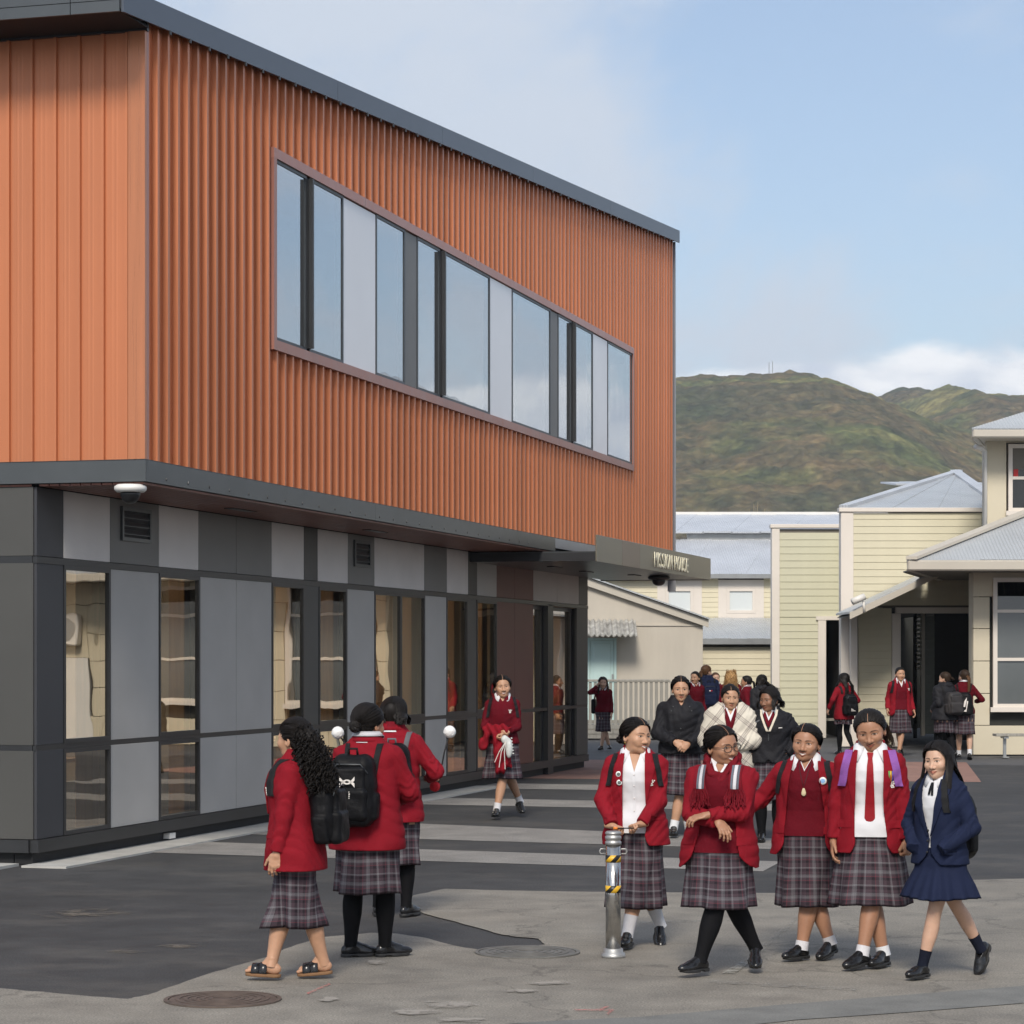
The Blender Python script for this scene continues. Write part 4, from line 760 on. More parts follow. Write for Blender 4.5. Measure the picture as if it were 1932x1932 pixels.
def nets(d, lo, res):
    """surface of d = 0 as quads (surface nets)"""
    nx, ny, nz = d.shape; s = d < 0
    cnt = np.zeros((nx - 1, ny - 1, nz - 1), np.float32); acc = np.zeros((nx - 1, ny - 1, nz - 1, 3), np.float32)
    cs = [(i, j, k) for i in (0, 1) for j in (0, 1) for k in (0, 1)]
    sl = lambda c: tuple(slice(c[a], d.shape[a] - 1 + c[a]) for a in range(3))
    for a in range(3):
        for c in cs:
            if c[a]: continue
            e = list(c); e[a] = 1; d0, d1 = d[sl(c)], d[sl(e)]; m = (d0 < 0) != (d1 < 0)
            t = np.where(m, d0 / (d0 - d1 + (~m)), 0); cnt += m
            for b in range(3): acc[..., b] += np.where(m, t if b == a else c[b], 0)
    act = cnt > 0; ids = np.full(cnt.shape, -1, np.int64); ids[act] = np.arange(act.sum())
    v = acc[act] / cnt[act][:, None] + np.argwhere(act); v = v * res + np.float32(lo)
    F_ = []
    for a in range(3):
        b, c = (a + 1) % 3, (a + 2) % 3
        s0 = [slice(1, -1)] * 3; s0[a] = slice(0, -1); s1 = list(s0); s1[a] = slice(1, None)
        m = s[tuple(s0)] != s[tuple(s1)]; ins = s[tuple(s0)][m]; p = np.argwhere(m); p[:, b] += 1; p[:, c] += 1
        def g(db, dc): q = p.copy(); q[:, b] += db; q[:, c] += dc; return ids[q[:, 0], q[:, 1], q[:, 2]]
        q = np.stack([g(-1, -1), g(0, -1), g(0, 0), g(-1, 0)], 1); q[~ins] = q[~ins][:, ::-1]; F_.append(q)
    f = np.concatenate(F_); f = f[(f >= 0).all(1)]; return v.astype(np.float32), f
def field(fn, lo, hi, res):
    G = grid(lo, hi, res); return nets(fn(G), lo, res)
# ---------------- heads
def head_sdf(P, mouth='neutral'):
    d = smin(ell(P, (0, -.008, .03), (.075, .097, .083)), ell(P, (0, .022, -.025), (.067, .070, .088)), .03)
    d = smin(d, ell(P, (0, .036, -.084), (.045, .042, .030)), .025); d = smin(d, sph(P, (0, .066, -.095), .016), .022)
    sm = mouth != 'neutral'
    d = smin(d, pair(sph, P, (.040, .058 + .004 * sm, -.034 + .006 * sm), .025), .022)
    d = smin(d, pair(cone, P, (.010, .083, .017), (.047, .070, .016), .007, .007), .012)
    d = ssub(d, pair(sph, P, (.032, .100, .001), .016), .014); d = smin(d, pair(sph, P, (.032, .0715, .0), .0138), .004)
    d = smin(d, cone(P, (0, .082, .006), (0, .102, -.034), .0065, .0095), .012); d = smin(d, sph(P, (0, .1045, -.037), .0118), .007)
    d = smin(d, pair(sph, P, (.0145, .0945, -.040), .0092), .007)
    w = .026 if sm else .021; lift = .0085 if sm else 0
    if mouth == 'open':
        d = smin(d, pair(cone, P, (0, .0915, -.061), (.025, .080, -.059), .0052, .003), .006); d = smin(d, pair(cone, P, (0, .0905, -.0765), (.020, .081, -.068), .0062, .003), .006)
        d = smin(d, pair(sph, P, (.034, .071, -.052), .012), .02)
    else:
        d = smin(d, pair(cone, P, (0, .0935, -.0628), (w, .081, -.067 + lift), .0048, .0028), .005); d = smin(d, pair(cone, P, (0, .092, -.0735), (w * .8, .082, -.070 + lift), .0062, .003), .005)
        d = ssub(d, pair(cone, P, (0, .101, -.0682), (w, .088, -.0682 + lift), .002, .002), .003)
    d = smin(d, pair(ell, P, (.0765, -.010, -.016), (.009, .019, .030)), .007); d = ssub(d, pair(ell, P, (.0835, -.004, -.014), (.006, .010, .017)), .004)
    return smin(d, cone(P, (0, -.016, -.07), (0, -.034, -.19), .049, .056), .03)
def head_mask(v, mouth):
    x, y, z = np.abs(v[:, 0]), v[:, 1], v[:, 2]; m = np.zeros((len(v), 4), np.float32); m[:, 3] = 1; front = y > .045
    sm = mouth != 'neutral'; w = .027 if sm else .023; lift = .0085 if sm else 0; u = np.clip(x / w, 0, 1.2); zc = -.068 + lift * u ** 2
    if mouth == 'open':
        u = np.clip(x / .0245, 0, 1.3); zt = -.0632 + .0040 * u ** 2; zb = -.0745 + .0150 * u ** 2; inn = front & (u < 1) & (z < zt) & (z > zb) & (y > .07)
        m[:, 0] = np.where(front & (u < 1.12) & (z < zt + .0058 * (1.15 - u ** 2)) & (z > zb - .0078 * (1.15 - u ** 2)) & (y > .07) & ~inn, 1, 0)
        m[inn, 1] = .74; t = inn & ((z < zb + .0022) | (u > .88)); m[t, 1] = 0; m[t, 0] = .5; m[t, 2] = .75
    else: m[:, 0] = np.where(front & (x < w) & (z < zc + .0085 * (1 - u ** 2)) & (z > zc - .0105 * (1 - u ** 2)) & (y > .072), 1, 0); m[front & (x < w) & (np.abs(z - zc) < .0013) & (y > .07), 2] = .55
    u = (x - .032) / .0150; h = (.0040 if sm else .0048) * np.clip(1 - u ** 2, 0, 1); ey = front & (np.abs(u) < 1) & (np.abs(z) < h) & (y > .06)
    m[ey, 1] = .48; ir = ey & (np.abs(x - .032) < .0072); m[ir, 1] = 0; m[ir, 2] = .95
    ld = front & (np.abs(u) < 1.12) & (z >= h - .0004) & (z < h + .0032) & (y > .05); m[ld, 2] = np.maximum(m[ld, 2], .88); m[ld, 1] = 0
    ld = front & (np.abs(u) < 1) & (z <= -h) & (z > -h - .0014); m[ld, 2] = .3
    b = np.clip((x - .010) / .042, 0, 1); zb = .0175 + .0055 * np.sin(b * 2.5) - .002 * b; br = front & (x > .010) & (x < .052) & (np.abs(z - zb) < .0036 * (1.05 - .6 * b)); m[br, 2] = .82
    ns = front & (x > .004) & (x < .013) & (z < -.0445) & (z > -.050) & (y > .09); m[ns, 2] = .6
    return m
HEADS = {}
def get_head(mouth, res):
    k = (mouth, res)
    if k not in HEADS:
        v, f = field(lambda P: head_sdf(P, mouth), (-.095, -.125, -.20), (.095, .125, .125), res); HEADS[k] = (v, f, head_mask(v, mouth))
    return HEADS[k]
# ---------------- hands: right hand, wrist at the origin, fingers towards -Z, palm towards -X, thumb towards +Y
def hand_sdf(P, pose):
    curl = {'relax': (.30, .45, .35), 'grip': (1.35, 1.35, .8), 'flat': (.10, .12, .1), 'soft': (.6, .8, .5)}[pose]
    d = smin(cone(P, (0, 0, .045), (0, 0, -.01), .025, .0235), ell(P, (.000, .004, -.045), (.0145, .039, .050)), .02)
    for i, (y, L) in enumerate(((.030, .078), (.010, .086), (-.010, .080), (-.029, .064))):
        p = np.array([0., y, -.082 + .006 * abs(i - 1)]); a = 0; k = 1 + .12 * i
        for j, (fr, r) in enumerate(((.46, .0086), (.31, .0078), (.23, .0070))):
            a += curl[j] * k; q = p + L * fr * np.array([-math.sin(a), .05 * (1.5 - i) * .6, -math.cos(a)])
            c = cone(P, p, q, r, r * .93); d = smin(d, c, .005 if j else .009); p = q
    t0, t1 = np.array([-.004, .030, -.020]), (np.array([-.016, .054, -.052]) if pose != 'grip' else np.array([-.030, .044, -.055]))
    t2 = t1 + (np.array([-.010, .012, -.032]) if pose != 'grip' else np.array([-.016, -.018, -.024]))
    d = smin(d, cone(P, t0, t1, .0145, .0105), .012); return smin(d, cone(P, t1, t2, .0100, .0078), .005)
HANDS = {}
def get_hand(pose, res):
    k = (pose, res)
    if k not in HANDS: HANDS[k] = field(lambda P: hand_sdf(P, pose), (-.105, -.055, -.19), (.035, .085, .05), res)
    return HANDS[k]
# ---------------- shoes and bare feet: ankle axis at x = y = 0, sole on z = 0, toe towards +Y
def shoe_sdf(P, kind):
    d = smin(ell(P, (0, .105, .032), (.043, .085, .034)), ell(P, (0, -.020, .042), (.034, .052, .046)), .03); d = smin(d, cone(P, (0, .085, .052), (0, .01, .078), .026, .034), .03)
    d = np.maximum(d, .018 - P[..., 2])
    if kind == 'derby': d = ssub(d, ell(P, (0, -.012, .112), (.033, .045, .034)), .008); d = smin(d, ell(P, (0, .062, .066), (.024, .040, .010)), .008)
    else: d = ssub(d, ell(P, (0, .012, .105), (.036, .066, .040)), .008); d = smin(d, ell(P, (0, .080, .058), (.036, .022, .009)), .006)
    return d
def sole_sdf(P):
    Q = P.copy(); Q[..., 2] = 0; o = smin(cone(Q, (.003, .125, 0), (.002, .06, 0), .040, .043), cone(Q, (.002, .06, 0), (0, -.035, 0), .036, .036), .03)
    toe = np.clip(P[..., 1] - .11, 0, 1) ** 2 * 2.2
    d = np.maximum(o - .002, np.maximum(P[..., 2] - .022 - toe, toe - P[..., 2])); arch = np.maximum(np.maximum(np.abs(P[..., 1] - .01) - .02, P[..., 2] - .008), -.1); return np.maximum(d, -arch)
SHOES = {}
def get_shoe(kind, res):
    k = (kind, res)
    if k not in SHOES:
        up = field(lambda P: shoe_sdf(P, kind), (-.06, -.09, -.01), (.06, .205, .12), res); so = field(sole_sdf, (-.06, -.09, -.01), (.06, .205, .05), res)
        b = MB()
        if kind == 'derby' and res < .006:
            for i in range(4): y = .040 + i * .015; z = .083 - i * .0065; b.tube([(-.020, y - .003, z - .006), (0, y, z + .002), (.020, y + .003, z - .006)], .0025, 5)
            for sx in (-1, 1): b.tube([(0, .032, .088), (sx * .018, .030, .097), (sx * .026, .036, .088), (sx * .008, .036, .085)], .002, 5); b.tube([(0, .032, .088), (sx * .022, .046, .080), (sx * .030, .060, .066)], .002, 5)
        SHOES[k] = (np_mesh('shoe', *up, M['shoe']), np_mesh('sole', *so, M['sole']), b.mesh('laces', M['lace']) if b.v else None)
    return SHOES[k]
def foot_sdf(P):
    d = smin(ell(P, (0, .075, .030), (.038, .075, .026)), ell(P, (0, -.022, .036), (.029, .044, .036)), .03); d = smin(d, cone(P, (0, .05, .042), (0, -.005, .10), .026, .034), .03)
    for i, (x, y, r) in enumerate(((-.024, .150, .0125), (-.005, .153, .0092), (.010, .147, .0088), (.023, .139, .0083), (.034, .128, .0080))):
        d = smin(d, cone(P, (x * .9, y - .05, .026), (x, y, .015), r, r * .92), .006)
    return np.maximum(d, .004 - P[..., 2])
# ---------------- generalized tubes with named radii
def loft(rings, close=True, cap0=False, cap1=False):
    """rings: (n, m, 3)"""
    rings = np.asarray(rings, np.float32); n, m, _ = rings.shape; i = np.arange(n * m).reshape(n, m); j = np.roll(i, -1, 1) if close else None
    if close: f = np.stack([i[:-1], j[:-1], j[1:], i[1:]], -1).reshape(-1, 4)
    else: f = np.stack([i[:-1, :-1], i[:-1, 1:], i[1:, 1:], i[1:, :-1]], -1).reshape(-1, 4)
    return rings.reshape(-1, 3), f
def limb(path, rad, m=14, off=None, sq=1.0):
    path = np.asarray(path, float); n = len(path); t = np.gradient(path, axis=0); t /= np.linalg.norm(t, axis=1)[:, None]
    a = np.cross(t, np.array([0, 1, 0.001])); a /= np.linalg.norm(a, axis=1)[:, None]; b = np.cross(t, a)
    w = np.linspace(0, 2 * np.pi, m, endpoint=False); rad = np.asarray(rad, float)
    c = path if off is None else path + off
    return c[:, None] + rad[:, None, None] * (np.cos(w)[None, :, None] * a[:, None] + sq * np.sin(w)[None, :, None] * b[:, None])
class Acc:
    def __init__(s): s.v = []; s.f = []; s.n = 0; s.u = []; s.k = []
    def add(s, v, f, uv=None, mask=None):
        v = np.asarray(v, np.float32); s.v.append(v); s.f.append(np.asarray(f, np.int64) + s.n); s.n += len(v); s.u.append(np.zeros((len(v), 2), np.float32) if uv is None else uv)
        mk = np.zeros((len(v), 4), np.float32) if mask is None else mask; s.k.append(mk); return s
    def mesh(s, name, m, smooth=True, uv=False, mask=False):
        fs = {}
        for f in s.f: fs.setdefault(f.shape[1], []).append(f)
        return np_mesh(name, np.concatenate(s.v), [np.concatenate(x) for x in fs.values()], m, smooth, np.concatenate(s.u) if uv else None, np.concatenate(s.k) if mask else None)
    def obj(s, name, m, parent, **k): return link(bpy.data.objects.new(name, s.mesh(name, m, **k)), parent)
def ik(a, c, l1, l2, pole):
    a, c = np.asarray(a, float), np.asarray(c, float); d = c - a; L = np.linalg.norm(d); mx = (l1 + l2) * .999
    if L > mx: c = a + d * mx / L; d = c - a; L = mx
    u = d / L; x = (l1 * l1 - l2 * l2 + L * L) / (2 * L); h = math.sqrt(max(l1 * l1 - x * x, 0)); p = np.asarray(pole, float); p = p - u * (p @ u); p /= np.linalg.norm(p) + 1e-9
    return a + u * x + p * h, c
# ---------------- materials people wear
def skin_mat(name, c):
    m, nt, bs = new_mat(name); at_ = nt.nodes.new('ShaderNodeAttribute'); at_.attribute_name = 'mask'; sp = nt.nodes.new('ShaderNodeSeparateColor'); nt.links.new(at_.outputs['Color'], sp.inputs[0])
    base = ramp(nt, noise(nt, 14, 5), [(.3, tuple(x * .90 for x in c)), (.7, tuple(x * 1.08 for x in c))])
    lips = (c[0] * .82, c[1] * .50, c[2] * .50)
    col = mixc(nt, sp.outputs[0], base, lips); col = mixc(nt, sp.outputs[1], col, (.80, .78, .74)); col = mixc(nt, sp.outputs[2], col, (.014, .010, .008))
    nt.links.new(col, bs.inputs['Base Color']); bs.inputs['Roughness'].default_value = .48; bs.inputs['Specular IOR Level'].default_value = .4
    bs.inputs['Subsurface Weight'].default_value = .12; bs.inputs['Subsurface Radius'].default_value = (.012, .005, .003); bs.inputs['Subsurface Scale'].default_value = 1.0; return m
SKIN = {'a': skin_mat('warm_tan_skin', (.47, .265, .165)), 'b': skin_mat('brown_skin', (.36, .185, .11)), 'c': skin_mat('deep_brown_skin', (.25, .125, .075)), 'd': skin_mat('light_skin', (.54, .335, .235))}
def hair_mat(name, c, rough=.5):
    m, nt, bs = new_mat(name); n = noise(nt, 9, 5, .7, stretch=(14, 3, 1.2))
    nt.links.new(ramp(nt, n, [(.3, tuple(x * .45 for x in c)), (.72, tuple(x * 1.7 for x in c))]), bs.inputs['Base Color']); bs.inputs['Roughness'].default_value = rough; bs.inputs['Specular IOR Level'].default_value = .16; bump(nt, bs, n, .6, .004); return m
HAIR = {'black': hair_mat('black_hair', (.011, .009, .008)), 'dark': hair_mat('dark_brown_hair', (.030, .018, .011)), 'brown': hair_mat('brown_hair', (.085, .042, .020), .4), 'blond': hair_mat('golden_brown_hair', (.34, .20, .085), .5), 'ash': hair_mat('faded_hair', (.13, .10, .075), .5)}
def cloth(name, c, rough=.85, var=.08, wv=420, bmp=.35):
    m, nt, bs = new_mat(name); n = noise(nt, wv, 2, .5); n2 = noise(nt, 5, 4)
    a = ramp(nt, n2, [(.3, tuple(x * (1 - var) for x in c)), (.7, tuple(x * (1 + var) for x in c))])
    oi = nt.nodes.new('ShaderNodeObjectInfo'); a = mixc(nt, 1.0, a, ramp(nt, oi.outputs['Random'], [(0, (.86, .84, .84)), (1, (1.1, 1.12, 1.12))]), 'MULTIPLY'); nt.links.new(mixc(nt, 1.0, a, ramp(nt, n, [(.35, (.86,) * 3), (.65, (1.12,) * 3)]), 'MULTIPLY'), bs.inputs['Base Color']); bs.inputs['Roughness'].default_value = rough; bs.inputs['Specular IOR Level'].default_value = .12
    bump(nt, bs, noise(nt, 26, 4, .6), bmp, .012); return m
M['red'] = cloth('red_blazer_wool', (.215, .0085, .0165)); M['maroon'] = cloth('maroon_knit', (.112, .0055, .012), .9, .1, 260, .5); M['navy'] = cloth('navy_wool', (.012, .017, .042)); M['blackcoat'] = cloth('black_shell_fabric', (.017, .017, .020), .6, .15, 300, .6)
M['shirt'] = plain('white_shirt_cotton', (.66, .66, .68), .8, 0, .04, 6, .25, 30); M['sock'] = cloth('white_sock', (.66, .66, .68), .9); M['navysock'] = cloth('navy_sock', (.010, .012, .022), .9); M['tights'] = cloth('black_tights', (.006, .006, .007), .75, .1)
M['shoe'] = plain('black_leather', (.011, .011, .012), .24, 0, .3, 20, .1, 40); M['sole'] = plain('black_rubber', (.018, .018, .018), .6); M['lace'] = plain('black_lace', (.015, .015, .015), .7); M['pack'] = cloth('black_pack_nylon', (.007, .007, .008), .5, .2, 300, .5); M['packgrey'] = cloth('grey_pack_nylon', (.13, .13, .14), .55); M['strap'] = cloth('black_webbing', (.015, .015, .016), .7)
M['purple'] = cloth('purple_strap', (.26, .10, .34), .7); M['crest'] = plain('white_embroidery', (.70, .66, .62), .8); M['tie'] = cloth('red_tie', (.25, .010, .016), .55); M['collartrim'] = cloth('grey_knit_trim', (.10, .11, .125)); M['blacktie'] = cloth('black_neck_ribbon', (.012, .013, .016), .5)
def plaid(name):
    """tartan woven from warp and weft stripes; UV in metres"""
    m, nt, bs = new_mat(name); tc = nt.nodes.new('ShaderNodeTexCoord'); sp = nt.nodes.new('ShaderNodeSeparateXYZ'); nt.links.new(tc.outputs['UV'], sp.inputs[0]); cols = []
    plum, dk, gr, rd, pale = (.062, .042, .052), (.020, .015, .020), (.125, .120, .132), (.19, .022, .038), (.175, .168, .18)
    stops = [(0, plum), (.14, dk), (.26, plum), (.285, rd), (.30, plum), (.42, gr), (.47, pale), (.50, gr), (.58, dk), (.60, plum), (.72, dk), (.84, plum), (.86, gr), (.90, pale), (.93, plum)]
    for k in (0, 1):
        d = nt.nodes.new('ShaderNodeMath'); d.operation = 'DIVIDE'; d.inputs[1].default_value = .145; nt.links.new(sp.outputs[k], d.inputs[0]); fr = nt.nodes.new('ShaderNodeMath'); fr.operation = 'FRACT'; nt.links.new(d.outputs[0], fr.inputs[0])
        cols.append(ramp(nt, fr.outputs[0], stops, 'CONSTANT'))
    col = mixc(nt, .5, cols[0], cols[1]); tw = noise(nt, 900, 1, .5, coord='UV'); col = mixc(nt, 1.0, col, ramp(nt, tw, [(.4, (.8,) * 3), (.6, (1.2,) * 3)]), 'MULTIPLY')
    nt.links.new(col, bs.inputs['Base Color']); bs.inputs['Roughness'].default_value = .85; bs.inputs['Specular IOR Level'].default_value = .2; return m
M['plaid'] = plaid('plum_and_grey_tartan')
# ---------------- the figure
TZ = np.array([.62, .72, .82, .90, .98, 1.05, 1.12, 1.20, 1.27, 1.33, 1.375, 1.41, 1.44, 1.48])
TA = np.array([.160, .172, .180, .178, .150, .138, .142, .152, .160, .162, .140, .098, .068, .056])
TB = np.array([.120, .128, .128, .122, .104, .096, .100, .112, .112, .100, .084, .068, .060, .055])
TY = np.array([-.012, -.012, -.012, -.008, 0, .002, .008, .014, .010, .002, -.006, -.012, -.016, -.018])
JZ = np.array([.60, .72, .82, .90, .98, 1.05, 1.12, 1.20, 1.27, 1.33, 1.375, 1.41, 1.44, 1.48])   # an unfitted jacket hangs straighter
JA = np.array([.196, .194, .188, .178, .162, .157, .157, .160, .163, .163, .140, .098, .070, .058]); JB = np.array([.156, .150, .140, .129, .114, .110, .112, .117, .115, .102, .086, .070, .062, .056])
class Person:
    def __init__(s, label, x, y, H=1.65, yaw=180., girth=1.0, skin='a', res=1.0, mouth='smile', head=(0, 0, 0), lean=0., sway=0., group=None, z=0., feet=((.085, 0, 0, 0, 0), (-.085, 0, 0, 0, 0)), knee=(0, 1, 0), hip=(0, 0), sh=1.0, face=1.0, hh=0., hs=1.10):
        s.e = empty('person', (x, y, z), R(yaw), label, 'person', group); s.e.scale = (H / 1.65,) * 3
        s.g = girth; s.res = res; s.lean = lean; s.sway = sway; s.skin = SKIN[skin]; s.mouth = mouth; s.hip = np.array([hip[0], hip[1], 0.]); s.sh = sh; s.lg = 1 + (girth - 1) * .6; s.ga = 1 + (girth - 1); s.gb = 1 + (girth - 1) * 1.15
        s.body = Acc(); s.feet = feet; s.hand_out = {}
        off = s.off(1.47); hc = np.array([off[0], off[1] + .012, 1.5255 + hh]); s.hm = Matrix.Translation(Vector(hc)) @ Euler((R(head[0]), R(head[1]), R(head[2])), 'XYZ').to_matrix().to_4x4() @ Matrix.Diagonal((face * hs, hs, hs, 1))
        v, f, mk = get_head(mouth, .0027 if res <= 1 else .0042 if res < 2 else .006)
        s.body.add(s.hx(v), f, mask=mk)
        # chest and hips under the clothes
        w = np.linspace(0, 2 * np.pi, 24, endpoint=False); rings = []
        for z_ in np.linspace(.70, 1.46, 22): a, b, yc, xc = s.prof(z_, TA, TB, -.004); rings.append(np.stack([xc + a * np.cos(w), yc + b * np.sin(w), np.full(24, z_)], -1))
        s.body.add(*loft(rings)); s.legs(knee); s.parts = []
    def off(s, z): return np.array([s.sway * (z - .95), s.lean * (z - .95), 0.]) + s.hip * np.clip((1.3 - z) / .5, 0, 1) if np.isscalar(z) else None
    def prof(s, z, A, B, o=0.):
        gz = np.interp(z, [.6, 1.30, 1.42], [1, 1, 0]); a = np.interp(z, TZ, A) * (1 + (s.ga - 1) * gz) + o; b = np.interp(z, TZ, B) * (1 + (s.gb - 1) * gz) + o
        k = np.clip((1.3 - z) / .5, 0, 1); return a, b, np.interp(z, TZ, TY) + s.lean * (z - .95) + s.hip[1] * k, s.sway * (z - .95) + s.hip[0] * k
    def hx(s, v): m = np.array(s.hm, np.float32); return np.asarray(v, np.float32) @ m[:3, :3].T + m[:3, 3]
    def legs(s, pole):
        s.legpts = []; g = 1 + (s.g - 1) * .75
        for i, sx in enumerate((1, -1)):
            fx, fy, fz, yaw, pitch = s.feet[i][:5]; hipj = np.array([sx * .088 * g, -.008, .885]) + s.hip
            ank = np.array([fx, fy, fz + .085]); pl = s.feet[i][5] if len(s.feet[i]) > 5 else pole
            kn, ank = ik(hipj, ank, .415, .395, np.array(pl) + np.array([sx * .03, 0, 0])); s.legpts.append((hipj, kn, ank))
            n1, n2 = 8, 14; p = np.concatenate([hipj + (kn - hipj) * np.linspace(0, 1, n1)[:, None], (kn + (ank - kn) * np.linspace(0, 1.06, n2)[:, None])[1:]])
            q = p.copy()
            for _ in range(2): q[1:-1] = (q[:-2] + 2 * q[1:-1] + q[2:]) / 4
            t1 = np.linspace(0, 1, n1); t2 = np.linspace(0, 1, n2)[1:]
            r = np.concatenate([np.interp(t1, [0, .6, .9, 1], [.086, .068, .056, .054]), np.interp(t2, [0, .1, .3, .45, .7, .88, 1], [.054, .052, .056, .054, .041, .035, .037])]) * g
            sh = (kn - hipj) / np.linalg.norm(kn - hipj); d2 = (ank - kn) / np.linalg.norm(ank - kn); fw = np.array([math.sin(-R(yaw)) * 0, 1, 0]); back = -(fw - d2 * (fw @ d2)); back /= np.linalg.norm(back)
            o = np.zeros_like(q); cb = np.interp(t2, [0, .12, .32, .6, 1], [0, .002, .012, .004, 0]) * g; o[n1:] = back * cb[:, None]
            s.body.add(*loft(limb(q, r, 14, o))); s.legpts[i] = (hipj, kn, ank, q, r, o)
    def leg_cover(s, name, m, f0, f1=1.0, grow=.004, which=(0, 1), one=False):
        A = Acc()
        for i in which:
            _, _, _, q, r, o = s.legpts[i]; n = len(q); a, b = int(f0 * (n - 1)), int(f1 * (n - 1)) + 1; A.add(*loft(limb(q[a:b], r[a:b] + grow, 14, o[a:b])))
            if not one: A.obj(name, m, s.e); A = Acc()
        if one: A.obj(name, m, s.e)
    def shoes(s, kind='derby', which=(0, 1)):
        for i in which:
            fx, fy, fz, yaw, pitch = s.feet[i][:5]; ank = s.legpts[i][2]; up, so, lc = get_shoe(kind, .0045 if s.res <= 1 else .009)
            o = link(bpy.data.objects.new('shoe', up), s.e); o.location = Vector((ank[0], ank[1], ank[2])) ; o.rotation_euler = (R(pitch), 0, R(yaw))
            o.location -= o.rotation_euler.to_matrix() @ Vector((0, -.005, .085)); a = link(bpy.data.objects.new('sole', so), o)
            if lc: link(bpy.data.objects.new('laces', lc), o)
    def arm(s, side, wrist, pole=(0, -1, -.3), pose='relax', palm=None, fdir=None, hand=True, up=0.0):
        sx = 1 if side == 'R' else -1; o = s.off(1.33); shj = np.array([sx * .153 * s.sh * (1 + (s.g - 1) * .6), -.006, 1.318 + up]) + o
        el, wr = ik(shj, np.array(wrist, float), .275, .238, pole); s.hand_out[side] = (shj, el, wr); p = np.concatenate([shj + (el - shj) * np.linspace(0, 1, 6)[:, None], (el + (wr - el) * np.linspace(0, 1, 7)[:, None])[1:]])
        s.body.add(*loft(limb(p, np.interp(np.linspace(0, 1, 12), [0, .45, .6, 1], [.045, .036, .036, .023]), 12)))
        fd = (wr - el) if fdir is None else np.array(fdir, float); fd = fd / np.linalg.norm(fd); pn = np.array(palm if palm is not None else (-sx, 0, 0), float); pn = pn - fd * (pn @ fd); pn /= np.linalg.norm(pn)
        Zc = -fd; Xc = -pn; Yc = np.cross(Zc, Xc)
        if sx < 0: Yc = -Yc
        if not hand: return wr
        v, f = get_hand(pose, .0026 if s.res <= 1 else .0045 if s.res < 2 else .007); vv = wr + v[:, :1] * Xc + v[:, 1:2] * Yc + v[:, 2:] * Zc
        s.body.add(vv, f[:, ::-1] if sx < 0 else f); s.fr = (wr, Xc, Yc, Zc); return wr + fd * .085 + pn * .03
    def finish(s): s.body.obj('body', s.skin, s.e, mask=True); return s
    # -------- garments
    def torso_d(s, P, o, A, B):
        x, y, z = P[..., 0], P[..., 1], P[..., 2]; a, b, yc, xc = s.prof(z, A, B, o); X_ = np.abs((x - xc) / a); Y_ = np.abs((y - yc) / b)
        return np.maximum(((X_ ** 2.3 + Y_ ** 2.3) ** (1 / 2.3) - 1) * np.minimum(a, b), z - 1.462)
    def sleeves_d(s, P, arms, sr, cuff, bulk, wr):
        x, y, z = P[..., 0], P[..., 1], P[..., 2]; t = None
        for sd in arms:
            shj, el, wri = s.hand_out[sd]; we = wri - (wri - el) / np.linalg.norm(wri - el) * cuff
            c = smin(cone(P, shj, el, .0625 * sr * s.lg + bulk, .055 * sr * s.lg + bulk), cone(P, el, we, .054 * sr * s.lg + bulk, .042 * sr * s.lg + bulk), .02)
            q = P - np.float32(el); L = np.sqrt((q * q).sum(-1)); bend = 1 - float((el - shj) @ (we - el)) / (np.linalg.norm(el - shj) * np.linalg.norm(we - el) + 1e-9)
            c = c + (.0018 + .006 * min(1, bend)) * np.sin(L * 135 + x * 55 + 45 * z + 3 * np.sin(y * 40 + x * 30)) * np.exp(-(L / .09) ** 2) - .004 * np.exp(-(L / .05) ** 2)
            c = c + wr * .7 * np.sin(z * 34 + 48 * x + 38 * y + 3 * np.sin(z * 23 + x * 31 + s.e.location.x * 5)) * (1 - np.exp(-(L / .09) ** 2))
            c = np.maximum(c, (P - np.float32(we)) @ np.float32((we - el) / np.linalg.norm(we - el))); t = c if t is None else np.minimum(t, c)
        return t
    def fold_d(s, P):
        x, y, z = P[..., 0], P[..., 1], P[..., 2]; k = s.e.location.x * 3
        a = np.sin(x * 19 + 5 * np.sin(z * 8 + k) + z * 13) * np.sin(z * 15 - y * 12 + 4 * np.sin(x * 10 + k)); b = 1 - np.abs(np.sin(z * 24 + x * 30 * np.sin(k) + 3 * np.sin(x * 13 + z * 7 + k))) * 2
        return .6 * a + .45 * b
    def join_d(s, P, d, t, k): return d if t is None else np.where(P[..., 2] > 1.22, smin(d, t, k), smin(d, t, np.clip((P[..., 2] - 1.02) / .2, .18, 1) * k))
    def garment_solid(s, P, o, A, B, arms, sr=1.0, cuff=.012, k=.028, wr=.004, bulk=0.):
        d = s.torso_d(P, o, A, B); d = s.join_d(P, d, s.sleeves_d(P, arms, sr, cuff, bulk, wr), k); return d + (wr * .9 * s.fold_d(P) if wr else 0)
